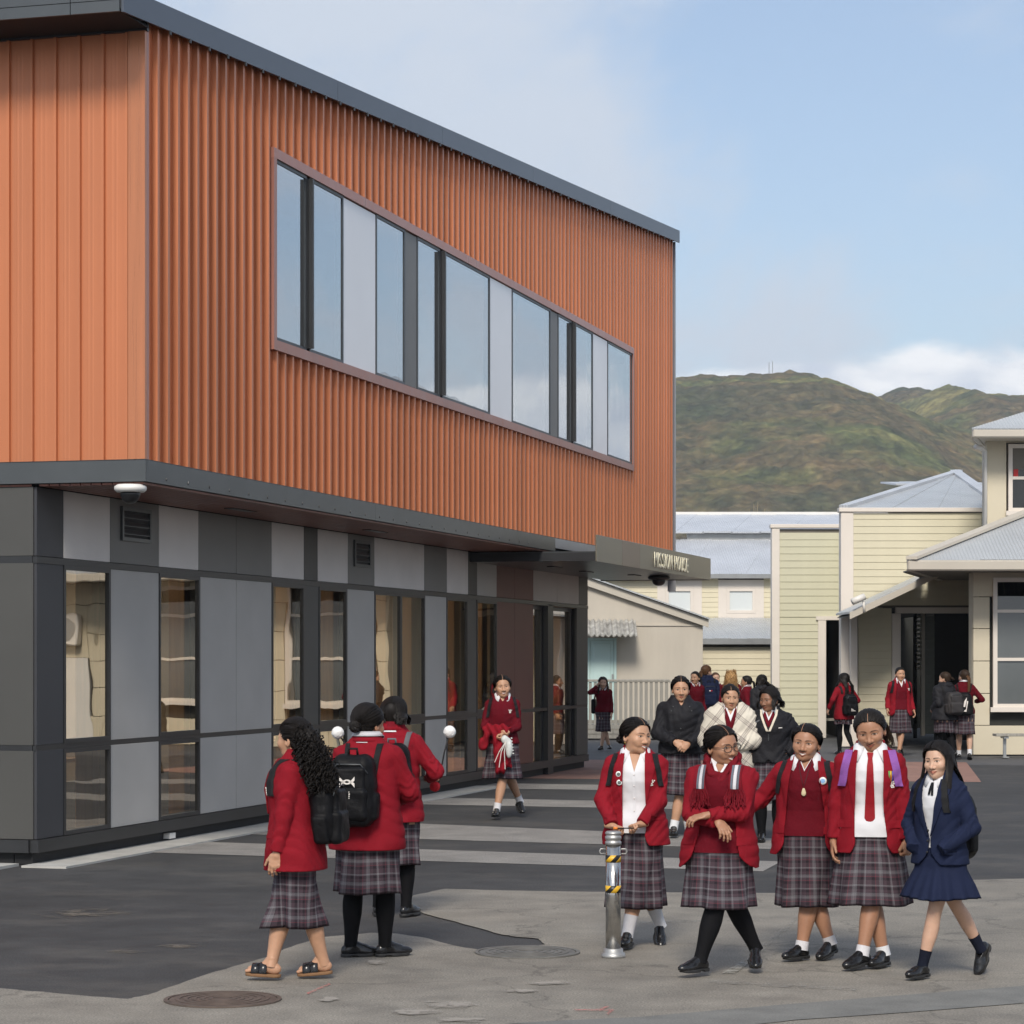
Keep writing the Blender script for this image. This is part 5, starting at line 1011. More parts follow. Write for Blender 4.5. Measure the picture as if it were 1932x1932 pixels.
    def garment(s, name, m, o=.026, A=JA, B=JB, hem=.74, arms=('L', 'R'), opening=None, sr=1.0, thick=.016, wr=.006, bulk=0., res=None, hem_fn=None, neck=None, cuff=.012, k=.028):
        """opening(z) -> (left x, right x) of the gap down the front, None for a closed garment"""
        s.front_fn = lambda P: s.garment_solid(P, o, A, B, arms, sr, cuff, k, wr, bulk); thick = max(thick, 2.4 * (res or .0075 * s.res))
        def full(P):
            x, y, z = P[..., 0], P[..., 1], P[..., 2]; f = wr * .9 * s.fold_d(P); d = s.torso_d(P, o, A, B) + f; inn = s.torso_d(P, o - thick, A, B) + f; _, _, yc, xc = s.prof(z, A, B, o)
            d = np.maximum(d, (hem if hem_fn is None else hem_fn(x, y)) - z); d = np.maximum(d, -np.maximum(inn, z - 1.40))
            if opening is not None:
                l, r = opening(z); cut = .055 * np.clip((hem + .10 - z) / .10, 0, 1) ** 2; l = l - cut; r = r + cut; d = np.maximum(d, -np.maximum(np.maximum(l + xc - x, x - xc - r), yc + .02 - y))
            if neck is not None: d = np.maximum(d, -np.maximum(np.abs(x - xc) - neck(z), yc - y))
            t = s.sleeves_d(P, arms, sr, cuff, bulk, wr)
            if t is not None: d = s.join_d(P, d, np.maximum(t + f * .5, -(inn + .004)), k)
            return d
        pts = np.array([q for sd in arms for q in s.hand_out[sd]] or [[0, 0, 1.3]]); a0 = .30 * s.g
        lo = np.minimum(pts.min(0) - .10, (-a0 + s.hip[0], -.26 * s.g + s.hip[1] + min(0, s.lean * .5), hem - .05)); hi = np.maximum(pts.max(0) + .10, (a0 + s.hip[0], .26 * s.g + s.hip[1] + max(0, s.lean * .5), 1.48))
        r = res or .0075 * s.res; v, f = field(full, lo, hi, r); me = np_mesh(name, v, f, m); ob = link(bpy.data.objects.new(name, me), s.e); s.cover = ob; return ob
    def onto(s, xz, front=True, lift=.004):
        """lay points given as (x, z) on the front or back of the outer garment"""
        xz = np.asarray(xz, np.float32); sg = 1 if front else -1; yc = np.interp(xz[:, 1], TZ, TY) + s.lean * (xz[:, 1] - .95); far = yc + sg * .40 * s.g; near = yc.copy()
        for _ in range(18):
            mid = (far + near) / 2; d = s.front_fn(np.stack([xz[:, 0], mid, xz[:, 1]], -1).astype(np.float32)); ins = d < 0; near = np.where(ins, mid, near); far = np.where(ins, far, mid)
        return np.stack([xz[:, 0], near + sg * lift, xz[:, 1]], -1)
    def patch(s, name, m, rows, front=True, lift=.005, thick=.004, parent=None, cols=5):
        """rows: list of ((x, z) left, (x, z) right); a thin piece of cloth lying on the garment"""
        if len(rows) > 1:                                # enough rows to follow the curve of the body
            q = np.array(rows, float); L = np.concatenate([[0], np.cumsum(np.linalg.norm(np.diff(q.mean(1), axis=0), axis=1))]); n_ = max(len(rows), int(L[-1] / .016) + 2)
            if n_ > len(rows): tt = np.unique(np.concatenate([L, np.linspace(0, L[-1], n_)])); q = q.reshape(len(rows), 4); rows = [((a_, b_), (c_, d_)) for a_, b_, c_, d_ in np.stack([np.interp(tt, L, q[:, k_]) for k_ in range(4)], -1)]
        u = np.linspace(0, 1, cols); g = np.array([[(l[0] + (r[0] - l[0]) * k, l[1] + (r[1] - l[1]) * k) for k in u] for l, r in rows]); n = len(rows)
        top = s.onto(g.reshape(-1, 2), front, lift).reshape(n, cols, 3); ctr = top.mean((0, 1)); bot = top.copy(); bot[..., 1] -= (thick if front else -thick)
        A = Acc(); A.add(*loft(top, False)); A.add(*loft(bot[:, ::-1], False))
        rim = lambda a: np.concatenate([a[0], a[1:, -1], a[-1, ::-1][1:], a[::-1, 0][1:-1]]); A.add(*loft(np.stack([rim(top), rim(bot)])))
        return A.obj(name, m, parent or s.e)
    def layer(s, name, m, o, z0, z1, A=TA, B=TB, v=None, rows=None, cols=None, wr=.002, low=0.):
        """a fitted layer (shirt, jumper body) as a shell round the chest; v(z): half width of the neck opening in front"""
        rows = rows or (72 if s.res <= 1 else 34); cols = cols or (110 if s.res <= 1 else 44); zz = np.linspace(z0, z1, rows); R_ = []; t = np.linspace(0, 1, cols)
        for z_ in zz:
            a, b, yc, xc = s.prof(z_, A, B, o + low * np.clip((1.03 - z_) / .1, 0, 1)); h = 0. if v is None else float(v(z_)); a0 = math.asin(min(.95, max(0, h) / a)) if h > 0 else 0.
            w = math.pi / 2 + a0 + (2 * math.pi - 2 * a0) * t; c, sn = np.cos(w), np.sin(w); k = (np.abs(c) ** 2.3 + np.abs(sn) ** 2.3) ** (-1 / 2.3) * (1 + wr / .12 * np.sin(w * 7 + z_ * 30) * np.sin(z_ * 22 + w * 2)); R_.append(np.stack([xc + a * c * k, yc + b * sn * k, np.full(cols, z_)], -1))
        return Acc().add(*loft(R_, False)).obj(name, m, s.e)
    def lay_on(s, o, A=TA, B=TB): s.front_fn = lambda P: s.garment_solid(P, o, A, B, (), wr=0)
    def collar(s, name, m, spread=.035, point=.075, rise=1.468, o=.0, drop=.030, gap=.010, wide=.0):
        """folded shirt collar round the neck, its points lying on the front"""
        n = 33; ph = np.linspace(-math.pi / 2 + .10, 1.5 * math.pi - .10, n) ; R_ = []
        _, _, yc, xc = s.prof(1.45, TA, TB)
        for p_ in ph:
            fr = max(0, -math.sin(p_) * -1); f = max(0., (1 if True else 0) * (-math.sin(p_))); c, sn = math.cos(p_), -math.sin(p_)
            fr = max(0., sn); nk = .058 + o; zt = rise - .040 * fr ** 2; low = drop + point * max(0, fr - .55) / .45 * .55; out = .034 + .014 * fr + wide * fr ** .7 + (.004 if s.res > 1.1 else 0)
            sp_ = spread * fr ** 3 * (1 if c >= 0 else -1)
            R_.append([(xc + (nk) * c + sp_ * .2, yc + (nk + .004) * sn, zt - .016), (xc + (nk + .008) * c + sp_ * .4, yc + (nk + .012) * sn, zt), (xc + (nk + out) * c + sp_ * 1.1, yc + (nk + out + .012 * fr) * sn + .004, zt - low), (xc + (nk + out - .004) * c + sp_ * 1.1, yc + (nk + out - .004 + .010 * fr) * sn + .003, zt - low - .002)])
        R_ = np.array(R_).transpose(1, 0, 2); A = Acc(); A.add(*loft(R_, False)); o_ = A.obj(name, m, s.e); return o_
    def lapels(s, m, opening, ztop=1.40, zbreak=1.10, wide=.074, parent=None):
        for sx in (1, -1):
            rows = []; zz = [ztop, 1.372, 1.340, 1.332, 1.318] + list(np.linspace(1.29, zbreak, 7)); ww = [.62, .66, .66, .62, 1.06] + list(np.linspace(1.0, .05, 7))
            for z_, k in zip(zz, ww):
                l, r = opening(np.array([z_])); l = float(np.ravel(l)[0]); r = float(np.ravel(r)[0]); i = r if sx > 0 else l; _, _, _, xc = s.prof(z_, TA, TB); i += xc
                a = (i, z_); b = (i + sx * wide * k, z_ + .012 * k); rows.append((a, b) if sx > 0 else (b, a))
            s.patch('lapel', m, rows[::-1], True, .014, .011, cols=5, parent=parent)
    def neckband(s, name, m, o=.052):
        """the standing back half of a jacket collar"""
        ph = np.linspace(-.30, math.pi + .30, 26); _, _, yc, xc = s.prof(1.44, TA, TB); R_ = []
        for p_ in ph:
            c, sn = math.cos(p_), -math.sin(p_); R_.append([(xc + (.066) * c, yc + .066 * sn, 1.440), (xc + .076 * c, yc + .076 * sn, 1.464), (xc + (.058 + o) * c, yc + (.056 + o) * sn - .002, 1.416), (xc + (.052 + o) * c, yc + (.050 + o) * sn, 1.410)])
        return Acc().add(*loft(np.array(R_).transpose(1, 0, 2), False)).obj(name, m, s.e)
    def skirt(s, m=None, z1=.965, z0=.40, flare=.02, pleat=.018, npl=9, name='skirt', seed=0, o=.0, fr=0.0):
        n = 120; rows = 26; w = np.linspace(0, 2 * np.pi, n, endpoint=False); U = np.stack([np.cos(w), np.sin(w)], -1); R_ = []; rr = np.random.default_rng(seed + 11); ph = rr.uniform(0, 6.28, 4)
        for k in range(rows):
            f = k / (rows - 1); z_ = z1 + (z0 - z1) * f; zc = max(z_, .70); a, b, yc, xc = s.prof(zc, TA, TB, o + .008 * np.clip((.95 - z_) / .1, 0, 1))
            f2 = np.clip((.77 - z_) / (.77 - z0), 0, 1); a0, b0 = a + flare * f2 * .7, b + flare * f2
            sup = 1 / np.sqrt((U[:, 0] / a0) ** 2 + (U[:, 1] / b0) ** 2); c = np.array([xc, yc]); P_ = c + U * sup[:, None]
            # drape over the legs: convex hull of both limbs at this height by support function
            L = []
            for hp, kn, an, q, r, oo in s.legpts:
                zz = q[:, 2]; i = np.argsort(zz); zq = max(z_, float(zz.min())); x_ = np.interp(zq, zz[i], q[i, 0]); y_ = np.interp(zq, zz[i], q[i, 1]); r_ = np.interp(zq, zz[i], r[i]) + .020 + .018 * f; L.append((x_, y_, r_))
            sp_ = np.max([(np.array([x_, y_]) - c) @ U.T + r_ for x_, y_, r_ in L], 0); g = np.clip((.92 - z_) / .25, 0, 1)
            # turn the support function into a boundary (tangent envelope)
            ds = np.gradient(sp_, w); hull = c + U * sp_[:, None] + np.stack([-U[:, 1], U[:, 0]], -1) * ds[:, None]; ra = np.linalg.norm(hull - c, axis=1); an_ = np.unwrap(np.arctan2((hull - c)[:, 1], (hull - c)[:, 0])); order = np.argsort(an_ % (2 * np.pi)); rh = np.interp(w, (an_ % (2 * np.pi))[order], ra[order], period=2 * np.pi)
            base = np.where(f < .3, sup, np.maximum(rh, sup * (.80 + .1 * flare / .02)) * g + sup * (1 - g)); base = np.maximum(base, rh * g)
            pl = pleat * (.25 * f + .95 * f2) * (1 + .45 * np.sin(w * 2 + ph[3]) + .3 * np.sin(w * 3 + ph[1])) * (np.abs(((w * npl / (2 * np.pi) + .15 * np.sin(w * 2 + ph[0])) % 1) - .5) * 4 - 1) + .006 * f * np.sin(5 * w + ph[1] + 2 * f) + .004 * np.sin(11 * w + ph[2]) * f
            R_.append(np.concatenate([c + U * (base + pl)[:, None], (z_ - .006 * f * np.sin(3 * w + ph[3]))[:, None]], 1))
        R_ = np.array(R_); seg = np.linalg.norm(np.diff(R_[int(rows * .4)], axis=0, append=R_[int(rows * .4)][:1]), axis=1); u = np.concatenate([[0], np.cumsum(seg)[:-1]])
        R_ = np.concatenate([R_, (R_[-1:] - np.array([0, 0, -.012])) * 1.0]); R_[-1, :, :2] = c + (R_[-1, :, :2] - c) * .975
        zz = R_.mean(1)[:, 2]; zz[-1] = z0 - .01; uv = np.stack([np.broadcast_to(u, R_.shape[:2]), np.broadcast_to((zz - z0)[:, None], R_.shape[:2])], -1).reshape(-1, 2)
        V_, F_ = loft(R_); return Acc().add(V_, F_, uv).obj(name, m or M['plaid'], s.e, uv=True)
    def place(s, name, me, loc, rot=(0, 0, 0), parent=None): o = link(bpy.data.objects.new(name, me), parent or s.e); o.location = loc; o.rotation_euler = rot; return o
    def W(s, p): return s.e.matrix_basis @ Vector(p)     # local to place
# ---------------- hair, in head space
def cap_sdf(P, puff=.010, low=-.05, front=.072, ears=True):
    x, y, z = P[..., 0], P[..., 1], P[..., 2]
    d = smin(ell(P, (0, -.010, .031), (.077 + puff, .099 + puff, .084 + puff)), ell(P, (0, -.022, -.02), (.062 + puff, .068 + puff, .070)), .03)
    hl = np.interp(z, [-.09, -.06, -.035, -.01, .02, .05, front, front + .02, .14], [-.055, -.045, -.028, .010 if not ears else .004, .030, .050, .074, .105, .2]) - np.abs(x) * np.where(z > front - .01, .25, 0)
    return np.maximum(np.maximum(d, (y - hl) * .8), low - z - .3 * np.abs(x))
def hair_piece(p, name, m, fn, lo, hi, res, parent=None):
    v, f = field(fn, lo, hi, res); return Acc().add(p.hx(v), f).obj(name, m, parent or p.e)
def ribbons(paths, width, taper=.35):
    A = Acc(); rr = np.random.default_rng(5)
    for P_ in paths:
        P_ = np.asarray(P_, float); n = len(P_); t = np.gradient(P_, axis=0); t /= np.linalg.norm(t, axis=1)[:, None] + 1e-9; o = P_ - np.array([0, -.012, P_[:, 2].mean() * 0 + .02]); o[:, 2] *= .15; side = np.cross(t, o); side /= np.linalg.norm(side, axis=1)[:, None] + 1e-9
        nn = np.cross(side, t); w = width * np.interp(np.linspace(0, 1, n), [0, .15, .7, 1], [.7, 1, 1, taper])[:, None]
        A.add(*loft(np.stack([P_ - side * w, P_ + nn * w * .45, P_ + side * w], 1), False))
    return A
def hair_slick(p, col='black', part=0., res=None, bun='low', cap=True):
    r = res or (.0032 if p.res <= 1 else .0055 if p.res < 2 else .008)
    def f(P):
        d = cap_sdf(P, .007) + .0016 * np.sin(P[..., 0] * 330 + P[..., 2] * 160 + P[..., 1] * 90)
        if part is not None: d = np.maximum(d, -np.maximum(np.maximum(np.abs(P[..., 0] - part - .02 * (P[..., 1] - .08)) - .0022, .01 - P[..., 1]), .06 - P[..., 2]))
        return d
    h = hair_piece(p, 'hair', HAIR[col], f, (-.105, -.13, -.11), (.105, .12, .14), r)
    if p.res <= 1.6: strands(p, col, {'low': (0, -.118, -.022), 'mid': (0, -.124, .02), 'high': (0, -.11, .075)}.get(bun, (0, -.115, .03)), 170 if p.res <= 1 else 90, int(abs(p.e.location.x) * 100), h, part, .0055 if p.res <= 1 else .008)
    c = {'low': (0, -.118, -.022), 'mid': (0, -.124, .02), 'high': (0, -.11, .075)}.get(bun)
    if c: hair_piece(p, 'hair_bun', HAIR[col], lambda P: smin(ell(P, c, (.040, .030, .036)), ell(P, (c[0] + .012, c[1] - .014, c[2] - .01), (.030, .022, .026)), .008) + .003 * np.sin(70 * np.arctan2(P[..., 2] - c[2], P[..., 0] - c[0]) / 6 + 500 * np.sqrt((P[..., 0] - c[0]) ** 2 + (P[..., 2] - c[2]) ** 2) / 4), tuple(q - .06 for q in c), tuple(q + .06 for q in c), r, parent=h)
    return h
def strands(p, col, to, n=150, seed=1, parent=None, part=0., wid=.0055, k0=1.0):
    """thin locks combed from the hairline over the skull to the point `to`"""
    rr = np.random.default_rng(seed); c0 = np.array([0, -.010, .031]); rad = np.array([.0865, .1080, .0935]) * k0; paths = []; to = np.array(to, float)
    for i in range(n):
        a = rr.uniform(-1.55, 1.55); sx = math.sin(a); hz = .080 + .006 * math.cos(a * 3) - .085 * (abs(a) / 1.55) ** 2.2; d0 = np.array([sx * .86 + (part or 0), .080 - .070 * (abs(a) / 1.55) ** 1.6, hz]) * np.array([.085, 1, 1]) - c0
        if rr.uniform() < .45: d0 = d0 * np.array([rr.uniform(.1, 1), 1, 1]); d0[1] -= rr.uniform(0, .08); d0[2] += .02
        u0 = d0 / rad; u0 /= np.linalg.norm(u0); u1 = (to - c0) / rad; u1 /= np.linalg.norm(u1); th = math.acos(float(np.clip(u0 @ u1, -1, 1))); t = np.linspace(0, 1, 11)
        U = (np.sin((1 - t) * th)[:, None] * u0 + np.sin(t * th)[:, None] * u1) / max(1e-6, math.sin(th)); e = .985 + .035 * np.sin(t * 3.14) * rr.uniform(.6, 1.1)
        P_ = c0 + U * rad * e[:, None]; P_[:, 2] += .003 * np.sin(t * 5 + i) * t; P_[:, 0] += .003 * np.sin(t * 7 + i * 2); paths.append(p.hx(P_))
    if part is not None:                                  # the pale line of the parting
        u = np.linspace(1.05, -.15, 12); L_ = np.stack([np.full(12, part), c0[1] + rad[1] * 1.0 * np.sin(u), c0[2] + rad[2] * 1.012 * np.cos(u)], -1); A = Acc(); A.add(*loft(np.stack([L_ + np.array([-.0014, 0, 0]), L_ + np.array([0, 0, .0010]), L_ + np.array([.0014, 0, 0])], 1), False)); A.v[0] = p.hx(A.v[0]); A.obj('parting', p.skin, parent or p.e)
    return ribbons(paths, wid, .5).obj('locks', HAIR[col], parent or p.e)
def hair_tail(p, col, start, pts, r0=.026, n=46, wid=.006, parent=None, spread=.016, name='ponytail', seed=1):
    """a tail of many flat locks following the path pts (head space)"""
    rr = np.random.default_rng(seed); pts = np.asarray([start] + list(pts), float); t = np.linspace(0, 1, len(pts)); tt = np.linspace(0, 1, 12); C_ = np.stack([np.interp(tt, t, pts[:, k]) for k in range(3)], -1)
    for _ in range(2): C_[1:-1] = (C_[:-2] + 2 * C_[1:-1] + C_[2:]) / 4
    paths = []
    for i in range(n):
        a = rr.uniform(0, 6.28); q = r0 * math.sqrt(rr.uniform(.1, 1)); e = rr.uniform(.75, 1.0); k = max(4, int(12 * e)); prof = np.interp(tt, [0, .12, .5, 1], [.45, 1, 1.05, .8]); wv = rr.uniform(-1, 1)
        off = np.stack([np.cos(a) * q * prof + .006 * wv * np.sin(tt * 6 + a), np.sin(a) * q * prof + spread * .3 * np.sin(tt * 4 + a) * tt, 0 * tt], -1); paths.append(p.hx((C_ + off)[:k]))
    A = ribbons(paths, wid); return A.obj(name, HAIR[col], parent or p.e, smooth=True)
def hair_long(p, col='black', n=240, length=.42, wid=.0085, seed=3, part=.008, chest=.10, back=.13, wav=.006, front=.080, side=.075, name='hair', wind=None):
    """straight hair from a middle parting: each lock crosses the skull sideways from the parting, then hangs"""
    rr = np.random.default_rng(seed); r = .0035 if p.res <= 1 else .006
    h = hair_piece(p, name, HAIR[col], lambda P: cap_sdf(P, .008, -.07, .066, False), (-.11, -.13, -.12), (.11, .12, .14), r); paths = []
    for i in range(n):
        sx = 1 if i % 2 else -1; y0 = front - (front + .10) * rr.uniform(0, 1) ** .85; k = rr.uniform(1.0, 1.07); L = length * rr.uniform(.86, 1.0); pr = []; th1 = 1.75
        for th in np.linspace(.04, th1, 8):
            y = y0 - .030 * (th / th1) ** 2 * (1 if y0 > 0 else .2); q = math.sqrt(max(.02, 1 - ((y + .010) / .112) ** 2)); pr.append((sx * .089 * q * k * math.sin(th) + part * math.cos(th), y, .030 + .094 * q * k * math.cos(th)))
        x, y, z = pr[-1]; fr_ = y > -.005; tx = x + sx * (.012 if fr_ else .02 * rr.uniform(-1, 1)); ty = (chest * rr.uniform(.92, 1.06) if fr_ else (-back * rr.uniform(.9, 1.1))); m_ = 9
        for j in range(1, m_ + 1):
            f = j / m_; s_ = min(1, f * 1.9); s_ = s_ * s_ * (3 - 2 * s_); q = np.array((x + (tx - x) * s_ + wav * math.sin(f * 7 + i), y + (ty - y) * s_ + wav * math.cos(f * 6 + i * 2), z - f * L))
            if wind is not None: q = q + np.array(wind) * f ** 1.5 * rr.uniform(.7, 1.2) + np.array((0, 0, .03)) * math.sin(f * 5 + i) * f
            pr.append(tuple(q))
        paths.append(p.hx(pr))
    ribbons(paths, wid, .25).obj('locks', HAIR[col], h); return h
def hair_curly(p, col, n=300, vol=None, seed=2, rad=.010, tube=.0032, L=(.10, .17), cap=True, turns=(3, 5)):
    rr = np.random.default_rng(seed); h = None
    if cap: h = hair_piece(p, 'hair', HAIR[col], lambda P: cap_sdf(P, .010, -.06), (-.11, -.13, -.12), (.11, .12, .14), .0035 if p.res <= 1 else .007)
    A = Acc(); w = np.linspace(0, 2 * np.pi, 3, endpoint=False)
    for i in range(n):
        c, d = vol(rr); c = np.array(c); d = np.array(d, float); d /= np.linalg.norm(d); a = np.cross(d, (0.3, .2, 1.)); a /= np.linalg.norm(a); b = np.cross(d, a); ln = rr.uniform(*L); K = 24; t = np.linspace(0, 1, K); ph = rr.uniform(0, 6.28); tr = rr.uniform(*turns) * ln / .13; rd = rad * rr.uniform(.6, 1.2)
        P_ = c + d * (t[:, None] - .3) * ln + rd * (a * np.cos(tr * 6.28 * t + ph)[:, None] + b * np.sin(tr * 6.28 * t + ph)[:, None]) + np.array([0, 0, -.35]) * (t[:, None] ** 2) * ln * .5
        A.add(*loft(limb(p.hx(P_), np.full(K, tube), 3)))
    return A.obj('curls', HAIR[col], h or p.e, smooth=True)
# ------------------------------------------------------------------ what people carry and wear on top
def spot(px, pf, ph):
    Y = F * EYE / (pf - HY); return (px - CX) / F * Y, Y, (pf - ph) * Y / F / 1.007
def kit(p, name, at_, label, cat, group=None):
    """a thing of its own that rides with a person: built in the person's space"""
    e = empty(name, p.W(at_), p.e.rotation_euler.z, label, cat, group); e.scale = p.e.scale; e['o'] = 0; del e['o']; e_off = Vector(at_)
    return e, e_off
def ride(o, e, off): o.parent = e; o.location = -off; return o
def rbox(P, c, h, r): q = np.abs(P - np.float32(c)) - (np.float32(h) - r); return np.sqrt((np.maximum(q, 0) ** 2).sum(-1)) + np.minimum(q.max(-1), 0) - r
def straps(p, e, off, m, x0=.130, x1=.160, zlow=1.17, w=.018, front=True, back=1.24, name='strap'):
    for sx in (1, -1):
        xs = np.interp
        if front:
            zz = np.linspace(1.40, zlow, 12); rows = []
            for z in zz:
                x = sx * np.interp(z, [zlow, 1.20, 1.28, 1.40], [x1 + .018, x1 + .010, x1, x0]) * (1 + (p.g - 1) * .6) + p.sway * (z - .95); rows.append(((x - w, z), (x + w, z)))
            ride(p.patch(name, m, rows, True, .019, .014, parent=e), e, off)
        zz = np.linspace(back, 1.40, 8); rows = []
        for z in zz: x = sx * np.interp(z, [1.2, 1.40], [x0 * .75, x0]) * (1 + (p.g - 1) * .6) + p.sway * (z - .95); rows.append(((x - w, z), (x + w, z)))
        ride(p.patch(name, m, rows, False, .012, .010, parent=e), e, off)
def backpack(p, label, m=None, h=(.150, .085, .215), zc=1.12, dx=0., pocket=True, m2=None, tilt=0., strap=None, front=True, group='backpacks worn by the girls', res=None, logo=None, name='backpack', **k):
    m = m or M['pack']; bz = p.onto([(dx, zc)], False, 0)[0]; cy = bz[1] - h[1] * .86; e, off = kit(p, name, (dx, cy, zc - h[2]), label, 'backpack', group); r = res or (.007 if p.res <= 1 else .014)
    def f(P):
        t = np.clip((P[..., 2] - zc) / h[2], -1, 1); Q = P.copy(); Q[..., 0] = (P[..., 0] - dx) / (1 - .22 * np.maximum(t, 0) ** 2 - .08 * np.maximum(-t, 0) ** 2) + tilt * t; Q[..., 1] = P[..., 1] - .018 * t
        d = rbox(Q, (0, cy, zc), h, .075); d = d - .006 * np.sin(P[..., 0] * 30 + P[..., 2] * 16) * np.sin(P[..., 2] * 26 + 2)
        for sx in (-1, 1): d = smin(d, rbox(Q, (sx * (h[0] - .01), cy + .01, zc - .10), (.03, .05, .09), .025), .01)
        return d
    lo = (dx - h[0] - .06, cy - h[1] - .10, zc - h[2] - .04); hi = (dx + h[0] + .06, cy + h[1] + .06, zc + h[2] + .04)
    b = ride(link(bpy.data.objects.new('bag', np_mesh('bag', *field(f, lo, hi, r), m)), e), e, off)
    if pocket:
        g = lambda P: smin(rbox(P, (dx, cy - h[1] * .95, zc - .085), (h[0] * .78, .042, .105), .035), rbox(P, (dx, cy - h[1] * .93, zc + .08), (h[0] * .70, .026, .075), .025), .006) - .003 * np.sin(P[..., 2] * 40 + P[..., 0] * 22)
        ride(link(bpy.data.objects.new('front_pocket', np_mesh('front_pocket', *field(g, lo, hi, r), m2 or m)), e), e, off)
        q = MB().tube([(dx - .03, cy + .01, zc + h[2] - .01), (dx - .028, cy, zc + h[2] + .035), (dx + .028, cy, zc + h[2] + .035), (dx + .03, cy + .01, zc + h[2] - .01)], .009, 6); ride(q.build('grab_handle', strap or M['strap'], e, True), e, off)
        z = zc + .165; q = MB().tube([(dx - h[0] * .8, cy - h[1] * .9, z - .05), (dx - h[0] * .5, cy - h[1] * 1.02, z + .008), (dx + h[0] * .5, cy - h[1] * 1.02, z + .008), (dx + h[0] * .8, cy - h[1] * .9, z - .05)], .004, 5); ride(q.build('zip', M['steel'], e, True), e, off)
    if front is not None: straps(p, e, off, strap or M['strap'], front=front, **k)
    if logo:
        for polys, mm in logo(dx, cy - h[1] * .95 - .046, zc):
            q = MB()
            for po in polys: q.prism(po, (0, .004, 0))
            ride(q.build('logo', mm, e), e, off)
    return e, off, cy
def crest(p, x, z, k=1.0):
    P_ = []
    for dx, dz, s_ in ((-.020, .014, .005), (.020, .016, .005), (-.004, .016, .006), (.007, .014, .006), (-.010, .004, .006), (.006, .002, .006), (-.002, -.008, .006), (.010, -.010, .006), (-.007, -.018, .005), (.004, -.020, .005)):
        P_.append((x + dx * k, z + dz * k, s_ * k))
    b = MB()
    for x_, z_, s_ in P_:
        c = p.onto([(x_, z_)], True, .003)[0]; b.box(c[0] - s_, c[0] + s_, c[1] - .002, c[1] + .003, c[2] - s_ * .8, c[2] + s_ * .8)
    return b.build('crest', M['crest'], p.cover if p.cover else p.e)
def disc(p, name, m, x, z, r, m2=None, lift=.006, parent=None):
    c = p.onto([(x, z)], True, lift)[0]; o = MB().lathe([(r, -.004), (r, .002), (r * .8, .005), (.001, .006)], 20).build(name, m, parent or p.e, True); o.location = c; o.rotation_euler = (R(-90), 0, 0)
    if m2:
        q = MB().lathe([(r * .62, .0056), (r * .5, .0066), (.001, .007)], 9).build(name + '_print', m2, o); 
    return o
def flaps(p, z=.93, x=.150, w=.042, m=None):
    for sx in (1, -1): X_ = sx * x * p.g + p.sway * (z - .95) + p.hip[0]; p.patch('pocket_flap', m or M['red'], [((X_ - w, z - .024), (X_ + w, z - .030)), ((X_ - w, z), (X_ + w, z)), ((X_ - w, z + .022), (X_ + w, z + .022))], True, .006, .006, parent=p.cover)
def buttons(p, pts, m=None, r=.008):
    for x, z in pts: disc(p, 'button', m or M['blackplastic'], x, z, r, parent=p.cover, lift=.002)
def kink(*kv): return lambda z: np.interp(z, kv[0], kv[1])
def gap(zs, ls, rs): return lambda z: (np.interp(z, zs, ls), np.interp(z, zs, rs))
def blazer(p, op, m=None, hem=.74, lap=True, flapz=.93, hem_fn=None, zbreak=1.10, arms=('L', 'R'), **k):
    m = m or M['red']; g = p.garment('blazer', m, opening=op, hem=hem, hem_fn=hem_fn, arms=arms, **k)
    if p.res <= 1:
        if lap: p.lapels(m, op, zbreak=zbreak, parent=g)
        if flapz and lap: flaps(p, flapz, m=m)
    p.neckband('blazer_collar', m); return g
def earring(p, sx=1):
    q = p.hx([[sx * .080, -.006, -.050]])[0]; o = MB().lathe([(.006, -.004), (.007, 0), (.006, .004)], 8).build('earring', M['gold'], p.e); o.location = q
M['gold'] = plain('gold', (.7, .45, .12), .25, .9); M['ivory'] = plain('carved_bone', (.62, .52, .33), .4); M['badge'] = plain('white_badge', (.70, .72, .70), .3); M['badgeprint'] = plain('dark_badge_print', (.10, .13, .12), .4, 0, .5, 300); M['badgeblue'] = plain('blue_badge_print', (.25, .45, .75), .4, 0, .4, 300)
M['scarfgrey'] = cloth('grey_scarf_stripe', (.115, .125, .15), .9); M['scarfwhite'] = cloth('white_scarf_stripe', (.62, .62, .64), .9); M['scarfred'] = cloth('maroon_scarf_knit', (.17, .010, .018), .95, .15, 200, .6)
M['pinkcase'] = plain('grey_phone', (.05, .05, .06), .3); M['puff'] = plain('white_fluff', (.74, .73, .71), .95, 0, .1, 30, .8, 120); M['redpuff'] = plain('red_fluff', (.50, .012, .02), .95, 0, .2, 30, .8, 120)
